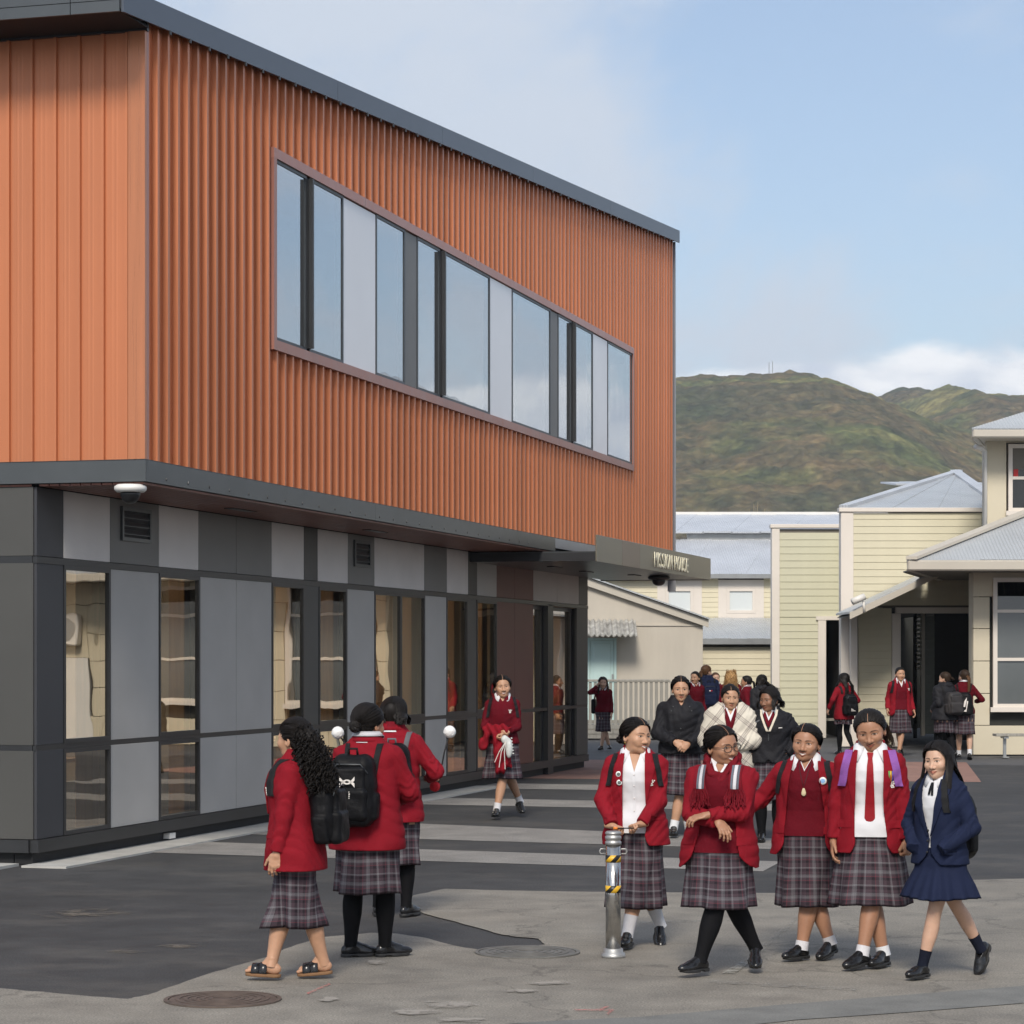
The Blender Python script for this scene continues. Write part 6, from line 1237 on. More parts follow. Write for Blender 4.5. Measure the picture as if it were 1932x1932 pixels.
def blanket_mat():
    m, nt, bs = new_mat('cream_checked_blanket'); tc = nt.nodes.new('ShaderNodeTexCoord'); mp = nt.nodes.new('ShaderNodeMapping'); mp.inputs['Rotation'].default_value = (0, R(38), 0); nt.links.new(tc.outputs['Object'], mp.inputs[0]); sp = nt.nodes.new('ShaderNodeSeparateXYZ'); nt.links.new(mp.outputs[0], sp.inputs[0]); cs = []
    st = [(0, (0,) * 3), (.30, (.55,) * 3), (.38, (0,) * 3), (.42, (.8,) * 3), (.46, (0,) * 3), (.50, (.55,) * 3), (.58, (0,) * 3)]
    for k in (0, 2):
        d = nt.nodes.new('ShaderNodeMath'); d.operation = 'DIVIDE'; d.inputs[1].default_value = .17; nt.links.new(sp.outputs[k], d.inputs[0]); f = nt.nodes.new('ShaderNodeMath'); f.operation = 'FRACT'; nt.links.new(d.outputs[0], f.inputs[0]); cs.append(ramp(nt, f.outputs[0], st, 'CONSTANT'))
    a = nt.nodes.new('ShaderNodeMath'); a.operation = 'ADD'; a.use_clamp = True; nt.links.new(cs[0], a.inputs[0]); nt.links.new(cs[1], a.inputs[1])
    nt.links.new(mixc(nt, a.outputs[0], (.60, .55, .46), (.20, .165, .15)), bs.inputs['Base Color']); bs.inputs['Roughness'].default_value = .95; bump(nt, bs, noise(nt, 30, 4), .4, .012); return m
M['blanket'] = blanket_mat()
# ------------------------------------------------------------------ the girls near the camera
ROW = 'girls walking in a row'
VN = kink([1.34, 1.455], [0, .058])
def jumper(p, m=None, v=None, z0=.86, o=.015, band=True):
    p.layer('shirt', M['shirt'], .005, 1.20, 1.45, v=VN)
    vv = v or kink([1.33, 1.45], [0, .060]); j = p.layer('jumper', m or M['maroon'], o, z0, 1.435, v=vv); p.lay_on(o); return j
# A: white blouse, behind the bollard
x, y, H = spot(1200, 1785, 1353)
p = Person('girl in open red blazer over loose white blouse, walking behind the steel bollard', x, y, H, 172, 1.14, 'a', mouth='open', head=(-2, -4, 48), face=1.08, group=ROW, feet=((-.165, -.20, .035, 8, -34), (.05, .16, 0, -6, 0)))
p.arm('R', (.155, .215, .885), (1, -.5, -.2), 'grip', palm=(-.4, .3, -.8), fdir=(-.85, .45, -.15)); p.arm('L', (-.055, .225, .90), (-1, -.5, -.2), 'grip', palm=(.3, .4, -.8), fdir=(.85, .45, -.15))
p.layer('blouse', M['shirt'], .012, .83, 1.45, v=kink([1.27, 1.45], [0, .055]), low=.012); p.lay_on(.015)
p.patch('placket', M['shirt'], [((-.012, .835), (.012, .835)), ((-.012, 1.0), (.012, 1.0)), ((-.012, 1.26), (.012, 1.26))], True, .003, .004)
for z in (.90, .99, 1.08, 1.17, 1.25): disc(p, 'button', M['crest'], 0, z, .005, lift=.003)
op = gap([.74, .85, 1.0, 1.12, 1.28, 1.42], [-.055, -.085, -.085, -.080, -.078, -.072], [.065, .080, .085, .085, .082, .074])
blazer(p, op, zbreak=1.04, flapz=.95); crest(p, -.125, 1.195); p.collar('blouse_collar', M['shirt'], .060, .125, wide=.026)
for z, mm in ((1.255, M['badgeprint']), (1.195, M['badgeprint'])): disc(p, 'badge', M['badge'], .105 + (z - 1.2) * .1, z, .021, mm, .012)
p.skirt(z0=.285, flare=.03, seed=1, npl=7); p.leg_cover('sock', M['sock'], .78); p.shoes(); hair_slick(p, part=.004); earring(p, 1)
backpack(p, 'black backpack on the girl in the white blouse, only its straps showing'); p.finish()
e, off = kit(p, 'pen', (.05, .30, .87), 'thin dark pen with an orange end held by the girl in the white blouse', 'pen'); q = MB().tube([(.055, 0, .004), (-.06, .0, .006)], .005, 7).build('barrel', M['blackplastic'], e, True); MB().tube([(.055, 0, .004), (.085, 0, .003)], .010, 8).build('cap', plain('orange_plastic', (.75, .22, .03), .4), e, True)
# B: glasses and scarf
x, y, H = spot(1362, 1838, 1368)
p = Person('laughing girl in round glasses and fringed maroon scarf, forearms crossed', x, y, H, 166, 1.24, 'b', mouth='open', head=(-6, 6, 50), face=1.10, group=ROW, feet=((-.225, -.20, .015, 10, -18), (.125, .17, 0, -38, 0)), hip=(.02, 0))
p.arm('R', (-.015, .255, 1.035), (1, -.25, -.55), 'relax', palm=(.1, -.3, -.9), fdir=(-.55, .55, -.62)); p.arm('L', (.055, .270, 1.075), (-1, -.25, -.55), 'relax', palm=(0, -.35, -1), fdir=(.93, .25, -.18))
jumper(p, z0=.82, v=kink([1.30, 1.45], [0, .07])); op = gap([.70, .80, .95, 1.1, 1.2, 1.28, 1.42], [-.205, -.16, -.13, -.115, -.105, -.10, -.08], [.195, .155, .115, .10, .095, .09, .08])
blazer(p, op, lap=False, hem=.715, wr=.006); flaps(p, .90, .150); p.collar('shirt_collar', M['shirt'], .03, .09)
# scarf: a soft roll round the neck, ends down the chest
def scarf(p):
    yc = float(np.interp(1.44, TZ, TY)); fn0 = p.front_fn
    def f(P):
        an = np.arctan2(P[..., 0], P[..., 1] - yc); q = np.sqrt(P[..., 0] ** 2 + (P[..., 1] - yc) ** 2); fr = np.clip(np.cos(an), 0, 1) ** 2; rc = .090 + .040 * fr; zc = 1.430 - .125 * fr ** 2 - .012 * np.cos(an)
        d = np.sqrt(((q - rc) / 1.0) ** 2 + ((P[..., 2] - zc) / 1.35) ** 2) - (.036 + .006 * np.cos(3 * an)); return d + .005 * np.sin(an * 9 + 60 * (P[..., 2] - zc)) + .003 * np.sin(P[..., 2] * 120 + an * 4)
    sc = link(bpy.data.objects.new('scarf', np_mesh('scarf', *field(f, (-.2, -.2, 1.22), (.2, .22, 1.53), .006), M['scarfred'])), p.e)
    for sx, xs in ((1, .118), (-1, -.118)):
        rows = lambda z0, z1, w=.050, n=8: [((xs - w + .01 * np.sin(z * 20), z), (xs + w, z)) for z in np.linspace(z0, z1, n)]
        p.patch('scarf_end', M['scarfred'], rows(1.215, 1.395, .042), True, .022, .020, parent=sc)
        for a, b, mm in ((-.030, -.016, 'scarfgrey'), (-.014, .006, 'scarfwhite'), (.008, .022, 'scarfgrey')):
            p.patch('scarf_stripe', M[mm], [((xs + a * sx, z), (xs + b * sx, z)) if a * sx < b * sx else ((xs + b * sx, z), (xs + a * sx, z)) for z in np.linspace(1.245, 1.40, 8)], True, .027, .006, parent=sc)
        rr = np.random.default_rng(4); A = Acc(); ww = np.linspace(0, 6.28, 4, endpoint=False)
        for i in range(60):
            x0 = xs + rr.uniform(-.052, .052); zt = rr.uniform(1.20, 1.25); L = rr.uniform(.06, .10); zz = np.linspace(zt, zt - L, 5); P_ = p.onto(np.stack([x0 + (x0 - xs) * .35 * np.linspace(0, 1, 5) + .006 * np.sin(np.linspace(0, 4, 5) + i), zz], -1), True, .022 + rr.uniform(-.008, .010)); A.add(*loft(limb(P_, [.0045] * 5, 4)))
        A.obj('fringe', M['scarfred'], sc); 
scarf(p)
p.skirt(z0=.45, flare=.035, seed=2, npl=8, pleat=.014); p.leg_cover('tights', M['tights'], .1, one=True); p.shoes(); hair_slick(p, part=.012)
g = None
for sx in (1, -1):
    w = np.linspace(0, 2 * np.pi, 22); ring = np.stack([sx * .034 + .0265 * np.cos(w), .1035 - .010 * np.abs(np.cos(w)) * 0 - .35 * (np.abs(sx * .034 + .0265 * np.cos(w)) - .02) ** 2 * 6, -.002 + .0235 * np.sin(w)], -1); b = MB().tube([Vector(q) for q in p.hx(ring)], .0024, 6, False); b.tube([Vector(q) for q in p.hx([[sx * .060, .097, .004], [sx * .074, .06, .004], [sx * .081, -.005, -.004]])], .0024, 5)
    if g is None: b.tube([Vector(q) for q in p.hx([[-.009, .106, .003], [0, .109, .006], [.009, .106, .003]])], .0022, 5); g = b.build('glasses', M['blackplastic'], p.e, True)
    else: b.build('rim', M['blackplastic'], g, True)
backpack(p, 'dark grey backpack on the girl in glasses, only a strap end showing', M['packgrey'], front=None); p.finish()
# C: maroon jumper with pendant
x, y, H = spot(1522, 1808, 1365)
p = Person('smiling girl in maroon jumper with bone pendant and round badge, arm stretched out', x, y, H, 166, 1.20, 'b', mouth='open', head=(-2, -5, -6), face=1.09, group=ROW, feet=((-.175, .02, .012, -22, -12), (.02, .14, 0, -36, 0)))
p.arm('R', (.46, .10, 1.035), (.3, -1, -.6), 'relax'); p.arm('L', (-.25, .06, .84), (-.4, -1, 0), 'relax')
jumper(p, z0=.875); op = gap([.74, .9, 1.05, 1.2, 1.42], [-.155, -.145, -.140, -.125, -.085], [.145, .14, .125, .11, .08])
blazer(p, op, zbreak=1.08, flapz=.92); p.collar('shirt_collar', M['shirt'], .058, .125, wide=.024); disc(p, 'badge', M['badge'], -.135, 1.265, .027, M['badgeblue'], .014); crest(p, -.150, 1.21, .7)
p.lay_on(.016); b = MB().tube([Vector(q) for q in p.onto([(.045, 1.40), (.03, 1.33), (.012, 1.26), (0, 1.215), (-.012, 1.26), (-.03, 1.33), (-.045, 1.40)], True, .004)], .002, 5); pd = b.build('pendant_cord', M['lace'], p.e); c = p.onto([(0, 1.18)], True, .006)[0]; o = MB().lathe([(.006, .032), (.010, .024), (.017, 0), (.016, -.012), (.008, -.022), (.001, -.024)], 14).build('pendant', M['ivory'], pd, True); o.location = c; o.scale = (1, .4, 1)
p.skirt(z0=.375, flare=.03, seed=3, npl=7); p.leg_cover('sock', M['sock'], .90, grow=.006); p.shoes(); hair_slick(p, part=.018, bun='low'); p.front_fn = lambda P: p.garment_solid(P, .026, JA, JB, ('L', 'R')); backpack(p, 'black backpack on the girl with the pendant, straps over both shoulders'); p.finish()
# D: shirt and tie, purple backpack
x, y, H = spot(1642, 1823, 1338)
p = Person('tall girl looking down in red blazer, white shirt and red tie, purple straps', x, y, H, 172, 1.10, 'b', mouth='smile', head=(-16, 6, -8), face=1.05, group=ROW, lean=.03, feet=((-.085, .04, 0, -26, 0), (.055, .19, 0, -40, -6)))
p.arm('R', (.235, .05, .815), (.4, -1, 0), 'relax'); p.arm('L', (-.235, .10, .80), (-.5, -1, 0), 'grip', palm=(.5, -.5, 0))
p.layer('shirt', M['shirt'], .010, .845, 1.45, v=kink([1.36, 1.45], [0, .055]), low=.014); p.lay_on(.013)
p.patch('tie', M['tie'], [((-.004, .925), (.012, .925)), ((-.030, .965), (.038, .965)), ((-.026, 1.1), (.032, 1.1)), ((-.018, 1.30), (.022, 1.30)), ((-.013, 1.35), (.015, 1.35)), ((-.020, 1.385), (.022, 1.385))], True, .007, .006)
op = gap([.74, .85, 1.0, 1.12, 1.28, 1.42], [-.085, -.105, -.085, -.08, -.085, -.078], [.075, .10, .10, .095, .092, .078]); blazer(p, op, zbreak=1.0, flapz=.93); crest(p, -.140, 1.185); p.collar('shirt_collar', M['shirt'], .062, .125, wide=.024)
for i, cc in enumerate(((.10, .45, .10), (.75, .55, .05), (.05, .10, .5))):
    c = p.onto([(-.118 - .011 * i, 1.235)], True, .010)[0]; o = MB().tube([(0, 0, -.03), (0, 0, .035)], .0045, 6).build('pocket_pen', plain('pen_colour', cc, .4), p.e, True); o.location = c
p.skirt(z0=.405, flare=.06, seed=4, npl=8, pleat=.016); p.leg_cover('sock', M['sock'], .92, grow=.006); p.shoes(); h = hair_slick(p, part=-.004, bun=None, col='black')
hair_tail(p, 'ash', (-.015, -.105, .045), [(-.04, -.14, .0), (-.075, -.13, -.09), (-.095, -.10, -.17)], .030, 70, .007, h)
backpack(p, 'purple backpack on the tall girl with the tie, straps over both shoulders', plain('purple_pack', (.20, .08, .27), .7), strap=M['purple'], x0=.128, x1=.156, w=.025); p.finish()
# E: navy uniform
x, y, H = spot(1772, 1845, 1398)
p = Person('girl with long black hair in a navy blazer and short pleated skirt', x, y, H, 140, .93, 'd', mouth='smile', head=(-3, 3, 4), group=ROW, res=.95, feet=((-.125, -.37, .085, -4, -62), (.06, .13, 0, -4, 0)))
p.arm('L', (-.125, .135, .93), (-1, -1, 0), hand=False); p.arm('R', (.14, .12, .93), (1, -1, 0), hand=False)
p.layer('shirt', M['shirt'], .006, .92, 1.45, v=kink([1.38, 1.45], [0, .045])); p.lay_on(.008)
p.patch('neck_ribbon', M['blacktie'], [((-.020, 1.285), (-.004, 1.285)), ((-.016, 1.33), (.0, 1.33)), ((-.008, 1.375), (.010, 1.375))], True, .006, .005); p.patch('neck_ribbon', M['blacktie'], [((.004, 1.29), (.020, 1.29)), ((.0, 1.33), (.016, 1.33)), ((-.010, 1.375), (.008, 1.375))], True, .010, .005)
op = gap([.78, .9, .98, 1.1, 1.28, 1.42], [-.04, -.012, -.004, -.035, -.065, -.070], [.04, .012, .004, .035, .065, .070]); blazer(p, op, M['navy'], hem=.80, zbreak=1.0, flapz=.90, bulk=.006, o=.03, cuff=-.035); buttons(p, [(.012, .97), (.014, .89), (.012, 1.04)]); p.collar('shirt_collar', M['shirt'], .03, .10)
p.skirt(M['navy'], z1=.98, z0=.565, flare=.085, seed=5, npl=16, pleat=.014); p.leg_cover('sock', M['navysock'], .80); p.shoes('loafer'); hair_long(p, 'black', 420, .40, seed=6, chest=.085, back=.11)
backpack(p, 'black backpack on the girl in navy, hanging low', zc=1.06, h=(.155, .10, .235), x0=.10, x1=.125); p.finish()
# F: curls and sandals
x, y, H = spot(556, 1848, 1353)
p = Person('girl with a mass of black curls, red blazer and sandals, facing away', x, y, H, 78, 1.10, 'a', mouth='smile', head=(-2, 0, -22), group='girls with backpacks seen from behind', feet=((-.085, .13, .012, 6, 3), (.085, -.17, .0, 8, -5)), lean=-.02)
p.arm('L', (-.225, .05, .80), (-.4, -1, 0), 'relax'); p.arm('R', (.22, .06, .83), (.4, -1, 0), 'relax')
p.layer('shirt', M['shirt'], .006, .9, 1.45, v=VN); op = gap([.74, .9, 1.1, 1.42], [-.07, -.05, -.06, -.07], [.07, .05, .06, .07]); blazer(p, op, hem=.70, zbreak=1.05); crest(p, -.135, 1.20, 1.15); p.collar('shirt_collar', M['shirt'], .03, .08)
p.skirt(z0=.335, flare=.0, seed=6, npl=6)
for i in (0, 1):
    fx, fy, fz, yw, pt = p.feet[i][:5]; ank = p.legpts[i][2]; me = np_mesh('foot', *field(foot_sdf, (-.06, -.09, -.01), (.06, .19, .14), .004), p.skin); s_ = empty('sandal'); s_.parent = p.e; s_.location = Vector(ank) + Vector((0, .005, -.085)); s_.rotation_euler = (R(pt), 0, R(yw)); s_.name = 'sandal'
    fo = link(bpy.data.objects.new('foot', me), s_); fo.location.z = .017
    so = lambda P: np.maximum(smin(cone(P * np.float32([1, 1, 0]), (.002, .120, 0), (.002, .06, 0), .043, .044), cone(P * np.float32([1, 1, 0]), (.002, .06, 0), (0, -.03, 0), .038, .036), .03), np.maximum(P[..., 2] - .021, -P[..., 2]))
    link(bpy.data.objects.new('sole', np_mesh('sole', *field(so, (-.07, -.09, -.02), (.07, .19, .05), .005), plain('cork', (.21, .11, .05), .8))), s_)
    for yy, hh_ in ((.045, .042), (.095, .034)):
        st = MB(); a = np.linspace(-.1, math.pi + .1, 14); P_ = [(.046 * math.cos(t), yy, .022 + (hh_ + .022) * max(0, math.sin(t)) ** .8) for t in a]
        A = Acc(); A.add(*loft(np.array([[(q[0], q[1] - .026, q[2] + .003), (q[0] * 1.06, q[1] - .024, q[2] + .008), (q[0] * 1.06, q[1] + .022, q[2] + .005), (q[0], q[1] + .025, q[2])] for q in P_]))); A.obj('strap', M['shoe'], s_)
def vol(rr):
    t = rr.uniform(0, 1) ** .8; a = rr.uniform(0, 6.28); r = (.045 + .055 * math.sin(min(1, t * 1.2) * 2.4)) * math.sqrt(rr.uniform(.15, 1)); c = (math.cos(a) * r * 1.15 - .015, -.085 - .11 * t + math.sin(a) * r, .055 - .29 * t); return c, (rr.uniform(-.6, .6), rr.uniform(-1, .1), -1)
h = hair_slick(p, bun=None, part=None); h2 = hair_curly(p, 'black', 520, vol, 4, cap=False, rad=.011, tube=.0040, L=(.09, .15))
h3 = hair_piece(p, 'hair_mass', HAIR['black'], lambda P: smin(ell(P, (-.015, -.105, -.01), (.070, .062, .080)), ell(P, (-.02, -.155, -.135), (.080, .065, .105)), .04) + .007 * np.sin(P[..., 0] * 160) * np.sin(P[..., 1] * 150) * np.sin(P[..., 2] * 170), (-.14, -.27, -.29), (.12, .0, .12), .005)
def ua(dx, y, zc):                                      # two crossed bows
    zz = zc + .062; bars = []
    for sg in (1, -1):
        u = np.linspace(-1, 1, 11); X_ = dx + .050 * u; mid = sg * (-.012 + .034 * np.abs(u) ** 1.6); th = .004 + .009 * np.abs(u) ** 1.2
        for i in range(10): bars.append([(X_[i], y, zz + mid[i] - th[i]), (X_[i + 1], y, zz + mid[i + 1] - th[i + 1]), (X_[i + 1], y, zz + mid[i + 1] + th[i + 1]), (X_[i], y, zz + mid[i] + th[i])])
    txt = []
    for i, w in enumerate((.004, .008, .006, .005)): txt.append([(dx + .012, y - .002, zc + .002 - i * .013), (dx + .012 + w, y - .002, zc + .002 - i * .013), (dx + .012 + w, y - .002, zc - .006 - i * .013), (dx + .012, y - .002, zc - .006 - i * .013)])
    for i, (a, b_) in enumerate(((.0, .010), (.012, .006), (.0, .012), (.004, .008))): txt.append([(dx + .045 + a, y + .004, zc - .115 - i * .011), (dx + .045 + a + b_, y + .004, zc - .115 - i * .011), (dx + .045 + a + b_, y + .004, zc - .122 - i * .011), (dx + .045 + a, y + .004, zc - .122 - i * .011)])
    return [(bars, M['crest']), (txt, M['crest'])]
backpack(p, 'black backpack hanging off the shoulder of the curly haired girl', h=(.15, .085, .19), zc=1.06, m2=M['pack'], front=True, dx=-.02); p.finish()
# G: bun, big black backpack
x, y, H = spot(694, 1806, 1326)
p = Person('girl with a low bun in red blazer and black tights, seen from behind', x, y, H, -12, 1.16, 'b', mouth='neutral', head=(-4, 0, -26), group='girls with backpacks seen from behind', feet=((.10, .06, 0, -52, 0), (-.115, .0, 0, -58, 0)), knee=(0, 1, 0))
p.arm('R', (.13, .26, 1.02), (1, -.8, -.3), 'grip'); p.arm('L', (-.14, .26, 1.03), (-1, -.8, -.3), 'grip')
blazer(p, None, hem=.71, lap=False, wr=.006); p.collar('scarf', M['scarfwhite'], 0, .02, 1.478, .016); 
def ring(p, name, m, z0, z1, o): 
    w = np.linspace(0, 2 * np.pi, 30, endpoint=False); _, _, yc, xc = p.prof(1.44, TA, TB); return Acc().add(*loft(np.array([[(xc + (.066 + o + k * .012) * math.cos(t), yc + (.066 + o + k * .014) * math.sin(t), z1 + (z0 - z1) * k) for t in w] for k in (0, .35, .7, 1)]))).obj(name, m, p.e)
ring(p, 'scarf', M['scarfwhite'], 1.435, 1.475, .012); ring(p, 'scarf_stripe', M['scarfgrey'], 1.415, 1.452, .017); ring(p, 'scarf_stripe', M['scarfwhite'], 1.405, 1.430, .024)
p.skirt(z0=.425, flare=.03, seed=7, npl=8); p.leg_cover('tights', M['tights'], .1, one=True); p.shoes(); hair_slick(p, part=None); earring(p, 1)
backpack(p, 'black backpack with a white emblem of two crossing arcs on the girl with the bun', zc=1.10, h=(.155, .10, .235), dx=-.035, logo=ua, back=1.20, x0=.10); p.finish()
GP = p
# H: short hair, white poi
x, y, H = spot(742, 1728, 1315)
p = Person('girl with short black hair in red blazer holding a white poi ball', x, y, H, -8, 1.10, 'a', mouth='neutral', head=(-2, 0, -4), group='girls with backpacks seen from behind', feet=((.10, .0, 0, -20, 0), (-.12, .02, 0, 10, 0)))
p.arm('R', (.245, .24, 1.04), (.8, -1, -.3), 'grip', fdir=(.7, .6, .1)); p.arm('L', (-.24, .25, 1.05), (-.8, -1, -.3), 'grip')
blazer(p, None, hem=.72, lap=False); ring(p, 'scarf', M['scarfred'], 1.435, 1.478, .016); ring(p, 'scarf_stripe', M['scarfgrey'], 1.41, 1.455, .022); ring(p, 'scarf_stripe', M['scarfwhite'], 1.40, 1.432, .028)
p.skirt(z0=.39, flare=.02, seed=8); p.leg_cover('tights', M['tights'], .1, one=True); p.shoes(); hair_long(p, 'black', 240, .085, seed=9, back=.10, chest=.05)
def brand(dx, y, zc): return [([[(dx - .05 + i * .016, y + .012, zc + .13), (dx - .05 + i * .016 + .011, y + .012, zc + .13 + .002 * i), (dx - .05 + i * .016 + .011, y + .012, zc + .145 + .002 * i), (dx - .05 + i * .016, y + .012, zc + .145)] for i in range(6)], M['crest'])]
backpack(p, 'black and grey backpack on the girl with short hair', m2=M['packgrey'], zc=1.10, strap=M['packgrey'], logo=brand, dx=.03); p.finish()
hw = p.hand_out['R'][2]
def poi(p, label, hand, ball, m, r=.048):
    e, off = kit(p, 'poi', hand, label, 'poi', 'white poi balls on cords'); d = Vector(ball) - Vector(hand)
    MB().tube([(0, 0, -.06), d * .5, d], .006, 6).build('cord', M['lace'], e, True)
    v, f = field(lambda P: sph(P, (0, 0, 0), r) + .003 * np.sin(P[..., 0] * 160) * np.sin(P[..., 1] * 150) * np.sin(P[..., 2] * 170), (-.06,) * 3, (.06,) * 3, .005); o = link(bpy.data.objects.new('ball', np_mesh('ball', v, f, m)), e); o.location = d
hp = p.hand_out['R'][2] + np.array([.055, .05, .02]); poi(p, 'white fluffy poi ball upright on a black cord in a girl\'s right hand', tuple(hp), tuple(hp + np.array([.085, .0, .33])), M['puff'])
hp2 = p.hand_out['L'][2] + np.array([-.04, .05, .02]); poi(p, 'white poi ball peeping out left of the girl with the bun', tuple(hp2), (-.455, .12, 1.385), M['puff'])
e, off = kit(p, 'poi', tuple(hp + np.array([-.03, 0, -.09])), 'red fluffy poi ball below the hand with the white one', 'poi'); v, f = field(lambda P: sph(P, (0, 0, 0), .040) + .003 * np.sin(P[..., 0] * 160) * np.sin(P[..., 1] * 150), (-.06,) * 3, (.06,) * 3, .006); link(bpy.data.objects.new('ball', np_mesh('ball', v, f, M['redpuff'])), e)
# ------------------------------------------------------------------ the steel bollard
bx_, by_ = gnd(1157, 1806)
k = .83 / .83; e = empty('bollard', (bx_, by_, 0), 0, 'polished steel bollard with black and yellow hazard tape', 'bollard')
M['polished'] = plain('polished_steel', (.50, .49, .47), .16, .95, .18, 6, stretch=(1, 1, 4)); M['castal'] = plain('cast_aluminium', (.42, .42, .41), .45, .7, .12, 6)
MB().lathe([(.082, 0), (.082, .012), (.078, .03), (.066, .034), (.066, .058), (.058, .062)], 32).build('base', M['castal'], e, True); MB().lathe([(.0515, .062), (.0515, .755)], 32).build('post', M['polished'], e, True)
MB().lathe([(.055, .756), (.055, .778), (.049, .782), (.049, .790), (.055, .794), (.055, .814), (.049, .817), (.049, .825), (.055, .829), (.055, .838), (.044, .848), (.001, .850)], 32).build('cap', M['castal'], e, True)
for sx in (1, -1): MB().tube([(sx * .05, 0, .728), (sx * .085, 0, .728), (sx * .092, 0, .712), (sx * .085, 0, .696), (sx * .05, 0, .696)], .005, 7).build('loop', M['castal'], e, True)
def tape():
    m, nt, bs = new_mat('hazard_tape'); tc = nt.nodes.new('ShaderNodeTexCoord'); sp = nt.nodes.new('ShaderNodeSeparateXYZ'); nt.links.new(tc.outputs['Object'], sp.inputs[0]); at2 = nt.nodes.new('ShaderNodeMath'); at2.operation = 'MULTIPLY_ADD'; nt.links.new(sp.outputs[2], at2.inputs[0]); at2.inputs[1].default_value = -.9; nt.links.new(sp.outputs[0], at2.inputs[2]); d = nt.nodes.new('ShaderNodeMath'); d.operation = 'DIVIDE'; d.inputs[1].default_value = .075; nt.links.new(at2.outputs[0], d.inputs[0]); f = nt.nodes.new('ShaderNodeMath'); f.operation = 'FRACT'; nt.links.new(d.outputs[0], f.inputs[0])
    nt.links.new(ramp(nt, f.outputs[0], [(0, (.012, .012, .012)), (.5, (.72, .42, .03))], 'CONSTANT'), bs.inputs['Base Color']); bs.inputs['Roughness'].default_value = .4; return m
M['tape'] = tape()
for z in (.640, .435): MB().lathe([(.0525, z), (.0525, z + .048)], 32).build('hazard_tape', M['tape'], e, True)
# ------------------------------------------------------------------ the girls further back
def far_tail(p, col, n=26, L=.22, tip=(0, -.15, -.2)): hair_tail(p, col, (0, -.11, .02), [(0, -.15, -.03), tip], .024, n, .011, p.e, name='ponytail')
WK = ((.08, -.22, .05, 0, -35), (-.08, .20, 0, 0, 8))
def legwear(p, tights, sock=True):
    if tights: p.leg_cover('tights', M['tights'], .1, one=True)
    elif sock: p.leg_cover('sock', M['sock'], .86, grow=.006)
    p.shoes()
def sweater(p, m=None, hem=.86, v=kink([1.34, 1.45], [0, .058]), **k):
    p.layer('shirt', M['shirt'], .005, 1.2, 1.45, v=VN); g = p.garment('jumper', m or M['maroon'], o=.018, A=TA, B=TB, hem=hem, neck=lambda z: np.interp(z, [1.33, 1.46], [-.01, .062]), sr=.92, **k); p.collar('shirt_collar', M['shirt'], .035, .085); return g
def coat(p, m, hem=.80, bulk=.012, o=.036, hood=True, **k):
    g = p.garment('jacket', m, o=o, hem=hem, bulk=bulk, neck=lambda z: np.interp(z, [1.33, 1.46], [-.01, .060]), wr=.009, k=.012, **{**dict(cuff=.0), **k})
    if hood:
        v, f = field(lambda P: np.maximum(smin(ell(P, (0, -.105, 1.395), (.115, .055, .060)), ell(P, (0, -.07, 1.44), (.098, .05, .030)), .03), -ell(P, (0, -.02, 1.49), (.080, .075, .06))) + .004 * np.sin(P[..., 0] * 60 + P[..., 2] * 80), (-.15, -.2, 1.3), (.15, .03, 1.5), .008 * max(1, p.res * .8)); link(bpy.data.objects.new('hood', np_mesh('hood', v, f, m)), g)
    p.neckband('jacket_collar', m, .05); return g
# I: the smiling girl by the entrance
x, y, H = spot(948, 1543, 1273)
p = Person('smiling girl in maroon jumper walking by the entrance, red blazer over her arm', x, y, H, 182, 1.0, 'a', res=1.5, mouth='open', head=(-2, 4, 4), feet=((-.24, -.30, .03, 14, -25), (.075, .16, 0, -10, 0)), hip=(.0, 0), face=1.03)
p.arm('R', (.02, .22, 1.0), (1, -.5, -.3), 'grip', fdir=(-.8, .4, -.5)); p.arm('L', (-.0, .24, .985), (-1, -.6, -.3), 'grip', fdir=(.4, .4, -.8))
sweater(p); crest(p, -.085, 1.24, .9); p.skirt(z0=.46, flare=.05, seed=12, npl=7); legwear(p, False); hair_slick(p, part=.0); backpack(p, 'black backpack on the smiling girl by the entrance'); p.finish()
e, off = kit(p, 'carried_blazer', (.06, .24, .55), 'red blazer draped over the forearm of the smiling girl', 'blazer'); 
f = lambda P: smin(smin(cone(P, (.17, .15, 1.04), (-.03, .22, 1.04), .055, .050), smin(cone(P, (.17, .16, 1.0), (.235, .15, .84), .050, .050), cone(P, (.07, .21, .98), (.03, .22, .58), .055, .065), .05), .04), cone(P, (-.02, .21, .98), (-.06, .20, .62), .040, .042), .03) + .014 * np.sin(P[..., 0] * 75 + 4 * np.sin(P[..., 2] * 9)) * np.sin(P[..., 2] * 7 + 1) + .006 * np.sin(P[..., 2] * 50 + P[..., 0] * 40)
ride(link(bpy.data.objects.new('cloth', np_mesh('cloth', *field(f, (-.22, .02, .36), (.34, .38, 1.14), .009), M['red'])), e), e, off)
e, off = kit(p, 'football_boot', (-.06, .34, .74), 'white studded sports boot dangling by its laces from the smiling girl\'s hand', 'boot'); wb = plain('white_boot', (.60, .62, .60), .4, 0, .2, 30)
f = lambda P: smin(ell(P, (-.065, .33, .82), (.040, .040, .115)), ell(P, (-.015, .33, .92), (.042, .036, .05)), .03); ride(link(bpy.data.objects.new('boot', np_mesh('boot', *field(f, (-.14, .26, .67), (.06, .40, 1.0), .007), wb)), e), e, off)
for i in range(6): q = MB().lathe([(.010, 0), (.006, .018)], 8); o = q.build('stud', wb, e); o.location = Vector((-.105 + .004 * i, .33, .76 + .035 * i)) - off; o.rotation_euler = (0, R(-90), 0)
